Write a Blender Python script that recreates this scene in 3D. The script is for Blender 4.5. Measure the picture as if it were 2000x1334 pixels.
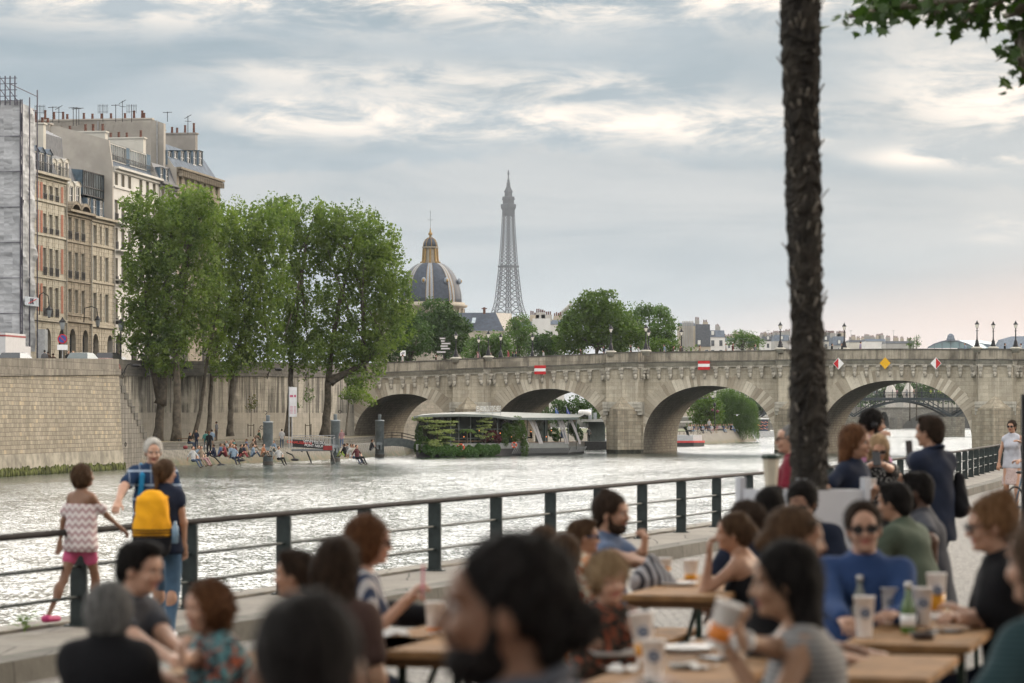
import bpy, bmesh, math, random
import numpy as np
from mathutils import Vector, Matrix
random.seed(7); np.random.seed(7)
for o in list(bpy.data.objects): bpy.data.objects.remove(o)
SC = bpy.context.scene; COL = SC.collection
CZ = 4.2; F = 5833.0; HY = 812.0
cam = bpy.data.cameras.new('camera'); cam_o = bpy.data.objects.new('camera', cam); COL.objects.link(cam_o)
cam_o.location = (0, 0, CZ); cam_o.rotation_euler = (math.radians(90), 0, 0)
cam.sensor_width = 36; cam.lens = F/2000*36; cam.shift_y = (HY-667)/2000; cam.clip_end = 20000; cam.clip_start = 0.1
cam.dof.use_dof = True; cam.dof.focus_distance = 250; cam.dof.aperture_fstop = 3.6; cam.dof.aperture_blades = 9
SC.camera = cam_o
SC.view_settings.view_transform = 'Standard'; SC.view_settings.look = 'None'
SC.view_settings.exposure = 0.0; SC.view_settings.gamma = 1
SC.cycles.max_bounces = 6; SC.cycles.volume_bounces = 0; SC.cycles.transparent_max_bounces = 12
SC.cycles.use_denoising = True; SC.cycles.caustics_reflective = False; SC.cycles.caustics_refractive = False
SC.cycles.sample_clamp_indirect = 6
def W(px, py, D): return Vector(((px-1000)/F*D, D, CZ+(HY-py)/F*D))
def XX(px, D): return (px-1000)/F*D
def ZZ(py, D): return CZ+(HY-py)/F*D
class NT:
 def __init__(s, tree): s.t = tree; s.n = tree.nodes; s.l = tree.links
 def set(s, sock, v):
  if isinstance(v, bpy.types.NodeSocket): s.l.new(v, sock)
  elif v is not None:
   if hasattr(sock.default_value, '__len__') and hasattr(v, '__len__') and len(sock.default_value) == 4 and len(v) == 3: v = (*v, 1)
   sock.default_value = v
 def m(s, op, a, b=None, c=None, clamp=False):
  n = s.n.new('ShaderNodeMath'); n.operation = op; n.use_clamp = clamp
  s.set(n.inputs[0], a)
  if b is not None: s.set(n.inputs[1], b)
  if c is not None: s.set(n.inputs[2], c)
  return n.outputs[0]
 def mix(s, f, a, b, mode='MIX'):
  n = s.n.new('ShaderNodeMix'); n.data_type = 'RGBA'; n.blend_type = mode; n.clamp_factor = True
  s.set(n.inputs[0], f); s.set(n.inputs[6], a); s.set(n.inputs[7], b); return n.outputs[2]
 def noise(s, vec, scale, detail=4, rough=.55, dist=0, col=False):
  n = s.n.new('ShaderNodeTexNoise'); s.set(n.inputs['Vector'], vec); s.set(n.inputs['Scale'], scale)
  n.inputs['Detail'].default_value = detail; n.inputs['Roughness'].default_value = rough; n.inputs['Distortion'].default_value = dist
  return n.outputs['Color' if col else 'Fac']
 def ramp(s, f, stops):
  n = s.n.new('ShaderNodeValToRGB'); e = n.color_ramp.elements
  while len(e) < len(stops): e.new(.5)
  for el, (p, c) in zip(e, stops): el.position = p; el.color = (*c, 1) if len(c) == 3 else c
  s.set(n.inputs[0], f); return n.outputs[0]
 def smooth(s, v, lo, hi):
  n = s.n.new('ShaderNodeMapRange'); n.interpolation_type = 'SMOOTHSTEP'; s.set(n.inputs[0], v)
  n.inputs[1].default_value = lo; n.inputs[2].default_value = hi; return n.outputs[0]
 def comb(s, x, y, z):
  n = s.n.new('ShaderNodeCombineXYZ'); s.set(n.inputs[0], x); s.set(n.inputs[1], y); s.set(n.inputs[2], z); return n.outputs[0]
 def sep(s, v):
  n = s.n.new('ShaderNodeSeparateXYZ'); s.set(n.inputs[0], v); return n.outputs
 def map(s, v, scale=(1,1,1), loc=(0,0,0), rot=(0,0,0)):
  n = s.n.new('ShaderNodeMapping'); s.set(n.inputs[0], v); n.inputs[1].default_value = loc
  n.inputs[2].default_value = rot; n.inputs[3].default_value = scale; return n.outputs[0]
 def tc(s, k='Object'): return s.n.new('ShaderNodeTexCoord').outputs[k]
 def geo(s, k): return s.n.new('ShaderNodeNewGeometry').outputs[k]
SUN_EL, SUN_AZ = math.radians(19), math.radians(52)
world = bpy.data.worlds.new('World'); SC.world = world; world.use_nodes = True
t = NT(world.node_tree); t.n.clear()
out = t.n.new('ShaderNodeOutputWorld'); bg = t.n.new('ShaderNodeBackground'); t.l.new(bg.outputs[0], out.inputs[0])
sky = t.n.new('ShaderNodeTexSky'); sky.sky_type = 'NISHITA'; sky.sun_disc = False
sky.sun_elevation = SUN_EL; sky.sun_rotation = SUN_AZ; sky.air_density = 1.2; sky.dust_density = 3
d = t.sep(t.tc('Generated')); dx, dy, dz = d[0], d[1], d[2]
az = t.m('ARCTAN2', dx, dy); el = t.m('ARCSINE', dz)
v1 = t.comb(t.m('MULTIPLY', az, 7.0), t.m('MULTIPLY', el, 38.0), 0.0)
n1 = t.noise(v1, 1.0, 5, .55, .35)
v2 = t.comb(t.m('MULTIPLY', az, 26.0), t.m('MULTIPLY', el, 88.0), 3.7)
n2 = t.noise(v2, 1.0, 7, .6, .35)
v3 = t.comb(t.m('MULTIPLY', az, 38.0), t.m('MULTIPLY', el, 60.0), 9.1)
n3 = t.noise(v3, 1.0, 6, .55, .5)
def band(c, w, slope=0.0):
 e = t.m('SUBTRACT', el, t.m('ADD', t.m('MULTIPLY', az, slope), c))
 e = t.m('DIVIDE', e, w); return t.m('POWER', 2.718, t.m('MULTIPLY', t.m('MULTIPLY', e, e), -1.0))
def window(lo, hi, soft=.03):
 return t.m('MULTIPLY', t.smooth(az, lo-soft, lo+soft), t.m('SUBTRACT', 1.0, t.smooth(az, hi-soft, hi+soft)))
streak = t.m('MULTIPLY', band(.0985, .0075, -.02), window(-.095, .105, .02))
streak = t.m('ADD', streak, t.m('MULTIPLY', t.m('MULTIPLY', band(.112, .005, -.03), window(-.10, .06)), .55))
streak = t.m('ADD', streak, t.m('MULTIPLY', band(.139, .010, .0), window(-.17, .20)))
streak = t.m('ADD', streak, t.m('MULTIPLY', band(.121, .016, -.10), t.smooth(az, .095, .16)))
streak = t.m('ADD', streak, t.m('MULTIPLY', t.m('MULTIPLY', band(.083, .0035, .02), t.smooth(az, .10, .14)), .9))
streak = t.m('ADD', streak, t.m('MULTIPLY', t.m('MULTIPLY', band(.062, .0035, .0), t.smooth(az, .145, .16)), .8))
streak = t.m('MULTIPLY', streak, t.smooth(n2, .36, .62))
base = t.mix(t.smooth(n1, .3, .7), (.30, .395, .465), (.48, .55, .60))
base = t.mix(t.m('MULTIPLY', t.smooth(az, .02, .2), .45), base, (.60, .59, .565))
cum = t.m('MULTIPLY', t.smooth(t.m('SUBTRACT', t.m('ADD', .083, t.m('MULTIPLY', n3, .016)), t.m('ADD', el, t.m('MULTIPLY', t.m('ABSOLUTE', t.m('ADD', az, -.01)), .10))), 0.0, .004), t.smooth(n1, .2, .6))
base = t.mix(t.m('MULTIPLY', cum, t.m('MULTIPLY', t.smooth(el, .04, .07), .42)), base, (.68, .655, .63))
hz = t.m('MULTIPLY', t.m('SUBTRACT', 1.0, t.smooth(t.m('SUBTRACT', el, t.m('MULTIPLY', t.m('SUBTRACT', az, .09), .16)), .014, .046)), t.smooth(az, -.03, .11))
base = t.mix(t.m('MULTIPLY', hz, .95), base, (.86, .60, .49))
low = t.m('SUBTRACT', 1.0, t.smooth(el, .0, .07))
base = t.mix(t.m('MULTIPLY', low, .35), base, (.58, .60, .60))
c = t.mix(t.m('MULTIPLY', streak, 1.0, None, True), base, (1.25, 1.10, .95))
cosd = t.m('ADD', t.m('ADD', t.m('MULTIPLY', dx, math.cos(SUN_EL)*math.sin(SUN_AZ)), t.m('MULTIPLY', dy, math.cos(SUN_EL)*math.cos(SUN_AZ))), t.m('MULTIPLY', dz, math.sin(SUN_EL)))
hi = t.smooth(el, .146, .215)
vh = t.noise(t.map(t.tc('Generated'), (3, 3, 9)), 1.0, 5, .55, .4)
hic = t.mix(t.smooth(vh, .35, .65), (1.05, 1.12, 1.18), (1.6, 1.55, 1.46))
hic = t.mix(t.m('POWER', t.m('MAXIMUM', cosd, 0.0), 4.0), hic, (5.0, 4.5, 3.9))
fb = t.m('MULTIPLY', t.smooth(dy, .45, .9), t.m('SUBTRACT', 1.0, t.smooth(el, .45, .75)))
hic = t.mix(t.m('MULTIPLY', fb, .8), hic, (7.0, 6.7, 6.2))  # brighter band in the unseen sky ahead, added to whiten the river
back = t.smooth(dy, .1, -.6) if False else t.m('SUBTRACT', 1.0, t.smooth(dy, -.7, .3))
hic = t.mix(t.m('MULTIPLY', back, .85), hic, (2.6, 2.5, 2.35))  # unseen sky behind the camera raised to light surfaces facing it
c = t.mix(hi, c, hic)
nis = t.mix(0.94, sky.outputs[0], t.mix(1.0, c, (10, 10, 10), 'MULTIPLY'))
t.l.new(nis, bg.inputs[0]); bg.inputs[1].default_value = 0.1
sl = bpy.data.lights.new('sun', 'SUN'); sl.energy = 1.5; sl.angle = math.radians(11); sl.color = (1.0, .80, .58)
so = bpy.data.objects.new('sun', sl); COL.objects.link(so); so.location = (60, 100, 80)
sd = Vector((math.cos(SUN_EL)*math.sin(SUN_AZ), math.cos(SUN_EL)*math.cos(SUN_AZ), math.sin(SUN_EL)))
so.rotation_euler = sd.to_track_quat('Z', 'Y').to_euler()
MATS = {}
def newmat(name):
 m = bpy.data.materials.new(name); m.use_nodes = True; t = NT(m.node_tree)
 return m, t, t.n['Principled BSDF']
def mat(name, col, rough=.7, metal=0, var=.18, scale=3.0, bump=0.0, bscale=20, spec=.3, coord='Object', emit=None, alpha=None):
 """plain surface with mottled colour"""
 if name in MATS: return MATS[name]
 m, t, p = newmat(name); tc = t.tc(coord)
 n = t.noise(tc, scale, 5, .6)
 lo = tuple(max(0, c*(1-var)) for c in col); hi = tuple(min(1, c*(1+var)) for c in col)
 t.l.new(t.mix(t.smooth(n, .3, .7), lo, hi), p.inputs['Base Color'])
 p.inputs['Roughness'].default_value = rough; p.inputs['Metallic'].default_value = metal
 p.inputs['Specular IOR Level'].default_value = spec
 if bump:
  b = t.n.new('ShaderNodeBump'); b.inputs['Strength'].default_value = bump; b.inputs['Distance'].default_value = .02
  t.l.new(t.noise(tc, bscale, 4), b.inputs['Height']); t.l.new(b.outputs[0], p.inputs['Normal'])
 if emit: p.inputs['Emission Color'].default_value = (*emit[0], 1); p.inputs['Emission Strength'].default_value = emit[1]
 MATS[name] = m; return m
def stone(name, c1, c2, bw=.8, bh=.4, mortar=.012, mcol=None, stain=.5, stcol=(.05, .045, .04), streaky=0.0, patch=.5, rough=.85, offset=.5, odd=None):
 """masonry blocks in UV metres with per-block tone, grime and vertical run-off streaks (stains that belong to the stone)"""
 if name in MATS: return MATS[name]
 m, t, p = newmat(name); uv = t.tc('UV')
 wob = t.noise(uv, .7, 3, .5, 0, True)
 uvw = t.n.new('ShaderNodeVectorMath'); uvw.operation = 'MULTIPLY_ADD'; t.l.new(wob, uvw.inputs[0]); uvw.inputs[1].default_value = (.20, .08, 0); t.l.new(uv, uvw.inputs[2])
 b = t.n.new('ShaderNodeTexBrick'); t.l.new(uvw.outputs[0], b.inputs['Vector']); b.offset = offset
 b.inputs['Scale'].default_value = 1; b.inputs['Brick Width'].default_value = bw; b.inputs['Row Height'].default_value = bh
 b.inputs['Mortar Size'].default_value = mortar; b.inputs['Mortar Smooth'].default_value = .2
 b.inputs['Color1'].default_value = (0, 0, 0, 1); b.inputs['Color2'].default_value = (1, 1, 1, 1)
 mc = mcol or tuple(x*.45 for x in c1); b.inputs['Mortar'].default_value = (.5, .5, .5, 1)
 tone = t.mix(b.outputs['Color'], c1, c2)
 n = t.noise(uv, 1.7, 6, .62); col = t.mix(t.m('MULTIPLY', t.smooth(n, .35, .75), patch), tone, tuple(x*.62 for x in c1))
 if odd:
  ob = t.n.new('ShaderNodeTexBrick'); t.l.new(uvw.outputs[0], ob.inputs['Vector']); ob.offset = offset
  ob.inputs['Scale'].default_value = 1; ob.inputs['Brick Width'].default_value = bw; ob.inputs['Row Height'].default_value = bh; ob.inputs['Mortar Size'].default_value = 0
  ob.inputs['Bias'].default_value = -.25
  ob.inputs['Color1'].default_value = (0, 0, 0, 1); ob.inputs['Color2'].default_value = (1, 1, 1, 1)
  col = t.mix(t.m('MULTIPLY', t.smooth(ob.outputs['Color'], .62, .8), .8), col, odd)
 col = t.mix(b.outputs['Fac'], col, mc)
 fine = t.noise(uv, 9, 4, .65); col = t.mix(.35, col, t.mix(1.0, col, t.ramp(fine, [(.3, (.55,)*3), (.7, (1.25,)*3)]), 'MULTIPLY'))
 st = t.noise(t.map(uv, (1, .35, 1)), .5, 6, .65)
 col = t.mix(t.m('MULTIPLY', t.smooth(st, .48, .75), stain), col, stcol)
 if streaky:
  sn = t.noise(t.map(uv, (1.15, .06, 1)), 1.0, 8, .75, .3); ms_ = t.noise(t.map(uv, (.22, .30, 1), (5, 2, 0)), 1.0, 3, .5)
  col = t.mix(t.m('MULTIPLY', t.m('MULTIPLY', t.smooth(sn, .42, .58), t.smooth(ms_, .30, .50)), streaky), col, stcol)
 t.l.new(col, p.inputs['Base Color']); p.inputs['Roughness'].default_value = rough; p.inputs['Specular IOR Level'].default_value = .2
 bp = t.n.new('ShaderNodeBump'); bp.inputs['Strength'].default_value = .6; bp.inputs['Distance'].default_value = .03
 hh = t.m('ADD', t.m('MULTIPLY', b.outputs['Fac'], -1.0), t.m('MULTIPLY', fine, .5)); t.l.new(hh, bp.inputs['Height']); t.l.new(bp.outputs[0], p.inputs['Normal'])
 MATS[name] = m; return m
def leafmat(name, c1, c2, c3=None, trans=.35):
 if name in MATS: return MATS[name]
 m, t, p = newmat(name); r = t.geo('Random Per Island')
 n = t.noise(t.tc('Object'), .55, 3)
 col = t.mix(r, c1, c2)
 col = t.mix(t.m('MULTIPLY', t.smooth(n, .42, .6), .7), col, c3 or c2)
 col = t.mix(t.m('MULTIPLY', t.m('SUBTRACT', 1.0, t.smooth(n, .36, .5)), .45), col, tuple(x*.6 for x in c1))
 t.l.new(col, p.inputs['Base Color']); p.inputs['Roughness'].default_value = .55; p.inputs['Specular IOR Level'].default_value = .25
 tr = t.n.new('ShaderNodeBsdfTranslucent'); t.l.new(t.mix(1.0, col, (1.3, 1.5, .7), 'MULTIPLY'), tr.inputs[0])
 ms = t.n.new('ShaderNodeMixShader'); ms.inputs[0].default_value = trans; t.l.new(p.outputs[0], ms.inputs[1]); t.l.new(tr.outputs[0], ms.inputs[2])
 t.l.new(ms.outputs[0], t.n['Material Output'].inputs[0]); MATS[name] = m; return m
def island(name, c1, c2, rough=.8, bump=.4, stain=.3):
 """each loose block its own tone"""
 if name in MATS: return MATS[name]
 m, t, p = newmat(name); r = t.geo('Random Per Island'); tc = t.tc('Object')
 col = t.mix(r, c1, c2); n = t.noise(tc, .8, 6, .65)
 col = t.mix(t.m('MULTIPLY', t.smooth(n, .42, .75), stain), col, tuple(x*.4 for x in c1))
 f = t.noise(tc, 7, 4, .6); col = t.mix(.3, col, t.mix(1.0, col, t.ramp(f, [(.3, (.6,)*3), (.7, (1.2,)*3)]), 'MULTIPLY'))
 t.l.new(col, p.inputs['Base Color']); p.inputs['Roughness'].default_value = rough; p.inputs['Specular IOR Level'].default_value = .2
 MATS[name] = m; return m
def glass(name, col=(.03, .035, .04), rough=.08):
 if name in MATS: return MATS[name]
 m, t, p = newmat(name); n = t.noise(t.tc('Object'), .6, 2)
 t.l.new(t.mix(t.smooth(n, .4, .6), col, tuple(x*2.2 for x in col)), p.inputs['Base Color'])
 p.inputs['Roughness'].default_value = rough; p.inputs['Specular IOR Level'].default_value = .7; MATS[name] = m; return m
class MB:
 def __init__(s): s.v = []; s.f = []; s.mi = []; s.mats = []; s.cur = 0
 def use(s, m):
  if m not in s.mats: s.mats.append(m)
  s.cur = s.mats.index(m); return s
 def add(s, vs, fs):
  o = len(s.v); s.v.extend([tuple(v) for v in vs]); s.f.extend([tuple(i+o for i in f) for f in fs]); s.mi.extend([s.cur]*len(fs)); return s
 def quad(s, a, b, c, d): return s.add([a, b, c, d], [(0, 1, 2, 3)])
 def box(s, lo, hi, M=None):
  x0, y0, z0 = lo; x1, y1, z1 = hi
  vs = [(x0,y0,z0),(x1,y0,z0),(x1,y1,z0),(x0,y1,z0),(x0,y0,z1),(x1,y0,z1),(x1,y1,z1),(x0,y1,z1)]
  if M is not None: vs = [M @ Vector(v) for v in vs]
  return s.add(vs, [(0,3,2,1),(4,5,6,7),(0,1,5,4),(1,2,6,5),(2,3,7,6),(3,0,4,7)])
 def bar(s, a, b, w, h=None, up=(0, 0, 1)):
  a = Vector(a); b = Vector(b); h = h or w; z = (b-a); L = z.length
  if L < 1e-6: return s
  z /= L; x = Vector(up).cross(z)
  if x.length < 1e-3: x = Vector((1, 0, 0)).cross(z)
  x.normalize(); y = z.cross(x); M = Matrix((x, y, z)).transposed().to_4x4(); M.translation = a
  return s.box((-w/2, -h/2, 0), (w/2, h/2, L), M)
 def tube(s, pts, r, n=8, caps=True):
  pts = [Vector(p) for p in pts]; rs = r if hasattr(r, '__len__') else [r]*len(pts); vs = []; fs = []
  ref = None
  for i, p in enumerate(pts):
   tdir = (pts[min(i+1, len(pts)-1)]-pts[max(i-1, 0)]).normalized()
   if ref is None: ref = Vector((0, 0, 1)) if abs(tdir.z) < .9 else Vector((1, 0, 0))
   x = (ref - tdir*ref.dot(tdir)).normalized(); ref = x; y = tdir.cross(x)
   for k in range(n): a = 2*math.pi*k/n; vs.append(p+x*math.cos(a)*rs[i]+y*math.sin(a)*rs[i])
  for i in range(len(pts)-1):
   for k in range(n): fs.append((i*n+k, i*n+(k+1) % n, (i+1)*n+(k+1) % n, (i+1)*n+k))
  if caps: fs.append(tuple(range(n-1, -1, -1))); fs.append(tuple(range((len(pts)-1)*n, len(pts)*n)))
  return s.add(vs, fs)
 def lathe(s, prof, n=16, loc=(0, 0, 0), sq=None, rot0=0):
  vs = []; fs = []; lx, ly, lz = loc
  for r, z in prof:
   for k in range(n): a = 2*math.pi*k/n+rot0; vs.append((lx+r*math.cos(a), ly+r*math.sin(a), lz+z))
  for i in range(len(prof)-1):
   for k in range(n): fs.append((i*n+k, i*n+(k+1) % n, (i+1)*n+(k+1) % n, (i+1)*n+k))
  fs.append(tuple(range(n-1, -1, -1))); fs.append(tuple(range((len(prof)-1)*n, len(prof)*n)))
  return s.add(vs, fs)
 def prism(s, poly, z0, z1):
  n = len(poly); vs = [(x, y, z0) for x, y in poly]+[(x, y, z1) for x, y in poly]
  return s.add(vs, [tuple(range(n-1, -1, -1)), tuple(range(n, 2*n))]+[(i, (i+1) % n, n+(i+1) % n, n+i) for i in range(n)])
 def ball(s, c, r, n=10, m=6):
  rx, ry, rz = r if hasattr(r, '__len__') else (r, r, r)
  prof = [(max(1e-4, math.sin(math.pi*i/m)), -math.cos(math.pi*i/m)) for i in range(m+1)]; vs = []; fs = []
  for q, z in prof:
   for k in range(n): a = 2*math.pi*k/n; vs.append((c[0]+rx*q*math.cos(a), c[1]+ry*q*math.sin(a), c[2]+rz*z))
  for i in range(m):
   for k in range(n): fs.append((i*n+k, i*n+(k+1) % n, (i+1)*n+(k+1) % n, (i+1)*n+k))
  return s.add(vs, fs)
 def xf(s, M, start=0):
  for i in range(start, len(s.v)): s.v[i] = tuple(M @ Vector(s.v[i]))
  return s
 def build(s, name, m=None, parent=None, smooth=False, loc=None, rz=0):
  me = bpy.data.meshes.new(name); me.from_pydata(s.v, [], s.f)
  for mm in ([m] if m is not None else s.mats): me.materials.append(mm)
  if m is None and s.mi: me.polygons.foreach_set('material_index', s.mi)
  me.update(); add_uv(me)
  if smooth: me.polygons.foreach_set('use_smooth', [True]*len(me.polygons))
  return link(name, me, parent, loc, rz)
def add_uv(me):
 nl = len(me.loops)
 if not nl: return
 co = np.empty(len(me.vertices)*3, 'f'); me.vertices.foreach_get('co', co); co = co.reshape(-1, 3)
 vi = np.empty(nl, 'i'); me.loops.foreach_get('vertex_index', vi)
 nr = np.empty(len(me.polygons)*3, 'f'); me.polygons.foreach_get('normal', nr); nr = nr.reshape(-1, 3)
 tot = np.empty(len(me.polygons), 'i'); me.polygons.foreach_get('loop_total', tot)
 ln = np.repeat(nr, tot, 0); p = co[vi]; flat = np.abs(ln[:, 2]) > .75
 tx = -ln[:, 1]; ty = ln[:, 0]; L = np.hypot(tx, ty)+1e-9; u = (p[:, 0]*tx+p[:, 1]*ty)/L; v = p[:, 2].copy()
 u[flat] = p[flat, 0]; v[flat] = p[flat, 1]
 l = me.uv_layers.new(name='uv'); l.data.foreach_set('uv', np.stack([u, v], 1).ravel())
def link(name, me, parent=None, loc=None, rz=0):
 o = bpy.data.objects.new(name, me); COL.objects.link(o)
 if parent is not None: o.parent = parent
 if loc is not None: o.location = loc
 if rz: o.rotation_euler = (0, 0, rz)
 return o
def tag(o, label=None, cat=None, group=None, kind=None):
 if label: o['label'] = label
 if cat: o['category'] = cat
 if group: o['group'] = group
 if kind: o['kind'] = kind
 return o
def thing(name, label, cat, loc=(0, 0, 0), rz=0, group=None):
 o = bpy.data.objects.new(name, None); COL.objects.link(o); o.location = loc; o.rotation_euler = (0, 0, rz); o.empty_display_size = .2
 return tag(o, label, cat, group)
CH = {}
def copy_tree(o, parent=None):
 c = o.copy(); COL.objects.link(c)
 if parent is not None: c.parent = parent
 for ch in [x for x in o.children]: copy_tree(ch, c)
 return c
def structure(name, mb, m=None, smooth=False):
 return tag(mb.build(name, m, None, smooth), kind='structure')
def text_mesh(name, s, m, parent, size, loc, rot, extrude=.02, align='CENTER', sx=1.0, bold=0):
 cu = bpy.data.curves.new(name, 'FONT'); cu.body = s; cu.size = size; cu.extrude = extrude; cu.align_x = align; cu.align_y = 'CENTER'; cu.offset = bold
 o = bpy.data.objects.new(name, cu); COL.objects.link(o); dg = bpy.context.evaluated_depsgraph_get()
 me = bpy.data.meshes.new_from_object(o.evaluated_get(dg)); bpy.data.objects.remove(o); me.materials.clear(); me.materials.append(m); me.name = name
 q = link(name, me, parent); q.location = loc; q.rotation_euler = rot; q.scale = (sx, 1, 1); return q
# ================================================================ SETTING
WA = (.14, .38, 1.15)
wm, t, p = newmat('river_water')
tc = t.tc('Object'); g = t.map(tc, (1, 1, 1))
p.inputs['Base Color'].default_value = (.028, .042, .034, 1); p.inputs['Roughness'].default_value = .13; p.inputs['IOR'].default_value = 2.0
p.inputs['Specular IOR Level'].default_value = .5
def tiltn(sc_, loc, amp, det=2, aniso=.6):
 n_ = t.noise(t.map(tc, (sc_, sc_*aniso, 1), loc, (0, 0, .2)), 1.0, det, .5, .4, True); v = t.n.new('ShaderNodeVectorMath'); v.operation = 'SUBTRACT'; t.l.new(n_, v.inputs[0]); v.inputs[1].default_value = (.5, .5, .5)
 w = t.n.new('ShaderNodeVectorMath'); w.operation = 'MULTIPLY'; t.l.new(v.outputs[0], w.inputs[0]); w.inputs[1].default_value = (amp*.7, amp, 0); return w.outputs[0]
def vadd(a, b): v = t.n.new('ShaderNodeVectorMath'); v.operation = 'ADD'; t.set(v.inputs[0], a); t.set(v.inputs[1], b); return v.outputs[0]
sl_ = vadd(vadd(tiltn(.55, (0, 0, 0), WA[0]), tiltn(2.2, (5, 2, 0), WA[1])), tiltn(10.0, (1, 7, 0), WA[2], 2, .8))
a3 = t.noise(t.map(tc, (.10, .035, 1)), 1.0, 3, .55); calm = t.m('ADD', .55, t.m('MULTIPLY', t.smooth(a3, .35, .65), .65))
v = t.n.new('ShaderNodeVectorMath'); v.operation = 'SCALE'; t.l.new(sl_, v.inputs[0]); t.l.new(calm, v.inputs['Scale'])
v2_ = t.n.new('ShaderNodeVectorMath'); v2_.operation = 'NORMALIZE'; t.l.new(vadd(v.outputs[0], (0, 0, 1)), v2_.inputs[0]); t.l.new(v2_.outputs[0], p.inputs['Normal'])
mb = MB(); mb.quad((-700, -60, 0), (1500, -60, 0), (1500, 1400, 0), (-700, 1400, 0)); structure('river_water', mb, wm)
soil = mat('soil', (.12, .11, .08), .95, scale=.2)
mb = MB(); mb.quad((-9000, -3000, -2.5), (9000, -3000, -2.5), (9000, 12000, -2.5), (-9000, 12000, -2.5)); structure('riverbed_ground', mb, soil)
farg = mat('far_ground', (.14, .14, .12), .95, scale=.01)
mb = MB(); mb.add([(-9000, 1080, -2), (9000, 1080, -2), (9000, 12000, 5), (-9000, 12000, 5), (-9000, 1080, 3.6), (9000, 1080, 3.6)], [(0, 1, 5, 4), (4, 5, 2, 3)]); structure('far_ground', mb, farg)
RAILP = [(-17.6, -18.6), (6.295, 59.05), (12.7, 85.0), (17.0, 104.0), (27.0, 150.0), (47.0, 240.0)]
def railx(Y):
 for (x0, y0), (x1, y1) in zip(RAILP, RAILP[1:]):
  if Y <= y1: return x0+(x1-x0)*(Y-y0)/(y1-y0)
 return RAILP[-1][0]
PAVZ = CZ-1.85
def ground_z(X, Y):
 s = (X-railx(Y))*.955-1.15
 return PAVZ if s < 0 else PAVZ-.17+min(s, 8)*.04
cob, t, p = newmat('cobbles'); tc = t.tc('UV'); vo = t.n.new('ShaderNodeTexVoronoi'); vo.feature = 'DISTANCE_TO_EDGE'; t.l.new(tc, vo.inputs['Vector']); vo.inputs['Scale'].default_value = 11; vo.inputs['Randomness'].default_value = .6
vc = t.n.new('ShaderNodeTexVoronoi'); t.l.new(tc, vc.inputs['Vector']); vc.inputs['Scale'].default_value = 11; vc.inputs['Randomness'].default_value = .6
edge = t.smooth(vo.outputs['Distance'], .02, .09); rnd = t.sep(vc.outputs['Color'])[0]
colr = t.mix(rnd, (.125, .112, .094), (.18, .162, .138)); big = t.noise(tc, .5, 4)
colr = t.mix(t.m('MULTIPLY', t.smooth(big, .4, .7), .4), colr, (.15, .14, .125))
t.l.new(t.mix(edge, (.08, .07, .058), colr), p.inputs['Base Color']); p.inputs['Roughness'].default_value = .75
bp = t.n.new('ShaderNodeBump'); bp.inputs['Distance'].default_value = .02; t.l.new(edge, bp.inputs['Height']); t.l.new(bp.outputs[0], p.inputs['Normal'])
Ys = [-18, 0, 10, 20, 30, 40, 50, 59.05, 72, 85, 104, 127, 150, 195, 240]
mb = MB()
for a, b in zip(Ys, Ys[1:]):
 for s0, s1 in ((1.15, 9.15), (9.15, 90)):
  za = PAVZ-.17+(s0-1.15)*.04; zb = PAVZ-.17+(min(s1, 9.15)-1.15)*.04
  q = 1/.955
  mb.quad((railx(a)+s0*q, a, za), (railx(a)+s1*q, a, zb), (railx(b)+s1*q, b, zb), (railx(b)+s0*q, b, za))
structure('cobbled_road', mb, cob)
pave = stone('pavement_stone', (.17, .155, .135), (.235, .215, .185), 1.1, 1.6, .012, stain=.35, patch=.4)
kerbm = stone('kerb_stone', (.10, .094, .08), (.155, .145, .125), 1.0, .5, .012, stain=.6, patch=.5)
quaym = stone('quay_wall_stone', (.22, .20, .17), (.3, .28, .24), .9, .4, .015, stain=.6)
def strip(mb, s0, s1, z0, z1):
 q = 1/.955
 for a, b in zip(Ys, Ys[1:]): mb.quad((railx(a)+s0*q, a, z0), (railx(a)+s1*q, a, z1), (railx(b)+s1*q, b, z1), (railx(b)+s0*q, b, z0))
mb = MB(); strip(mb, -.18, .82, PAVZ, PAVZ); structure('pavement', mb, pave)
mb = MB(); strip(mb, .82, 1.15, PAVZ+.004, PAVZ+.004); strip(mb, 1.15, 1.17, PAVZ+.004, PAVZ-.25); structure('kerb', mb, kerbm)
mb = MB(); strip(mb, -.50, -.18, PAVZ+.03, PAVZ+.03); strip(mb, -.18, -.16, PAVZ+.03, PAVZ-.1); strip(mb, -.75, -.50, -2.4, PAVZ+.03); structure('quay_edge', mb, quaym)
rm = mat('railing_paint', (.028, .036, .036), .45, .3, .25, 6); rt = mat('railing_top_paint', (.03, .027, .025), .7, .0, .25, 6, spec=.15)
rl = thing('quay_railing', 'long dark metal railing with square posts along the river edge', 'railing')
def along(d):
 for (x0, y0), (x1, y1) in zip(RAILP, RAILP[1:]):
  L = math.hypot(x1-x0, y1-y0)
  if d <= L: return Vector((x0+(x1-x0)*d/L, y0+(y1-y0)*d/L, PAVZ)), Vector(((x1-x0)/L, (y1-y0)/L, 0))
  d -= L
 return None, None
d0 = math.hypot(-.92+17.6, 35.6+18.6) % 2.45
pm = MB(); pm.box((-.018, -.078, 0), (.018, .078, .81)); pm.box((-.06, -.12, 0), (.06, .12, .015))
pm.box((-.027, -.085, -.0), (.027, .085, .03))
pmesh = None; d = d0
while True:
 P, T = along(d)
 if P is None or P.y > 150: break
 rz = math.atan2(T.y, T.x)
 if pmesh is None: o = pm.build('railing_post', rm, rl); pmesh = o.data
 else: o = link('railing_post', pmesh, rl)
 o.location = P; o.rotation_euler = (0, 0, rz); d += 2.45
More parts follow.
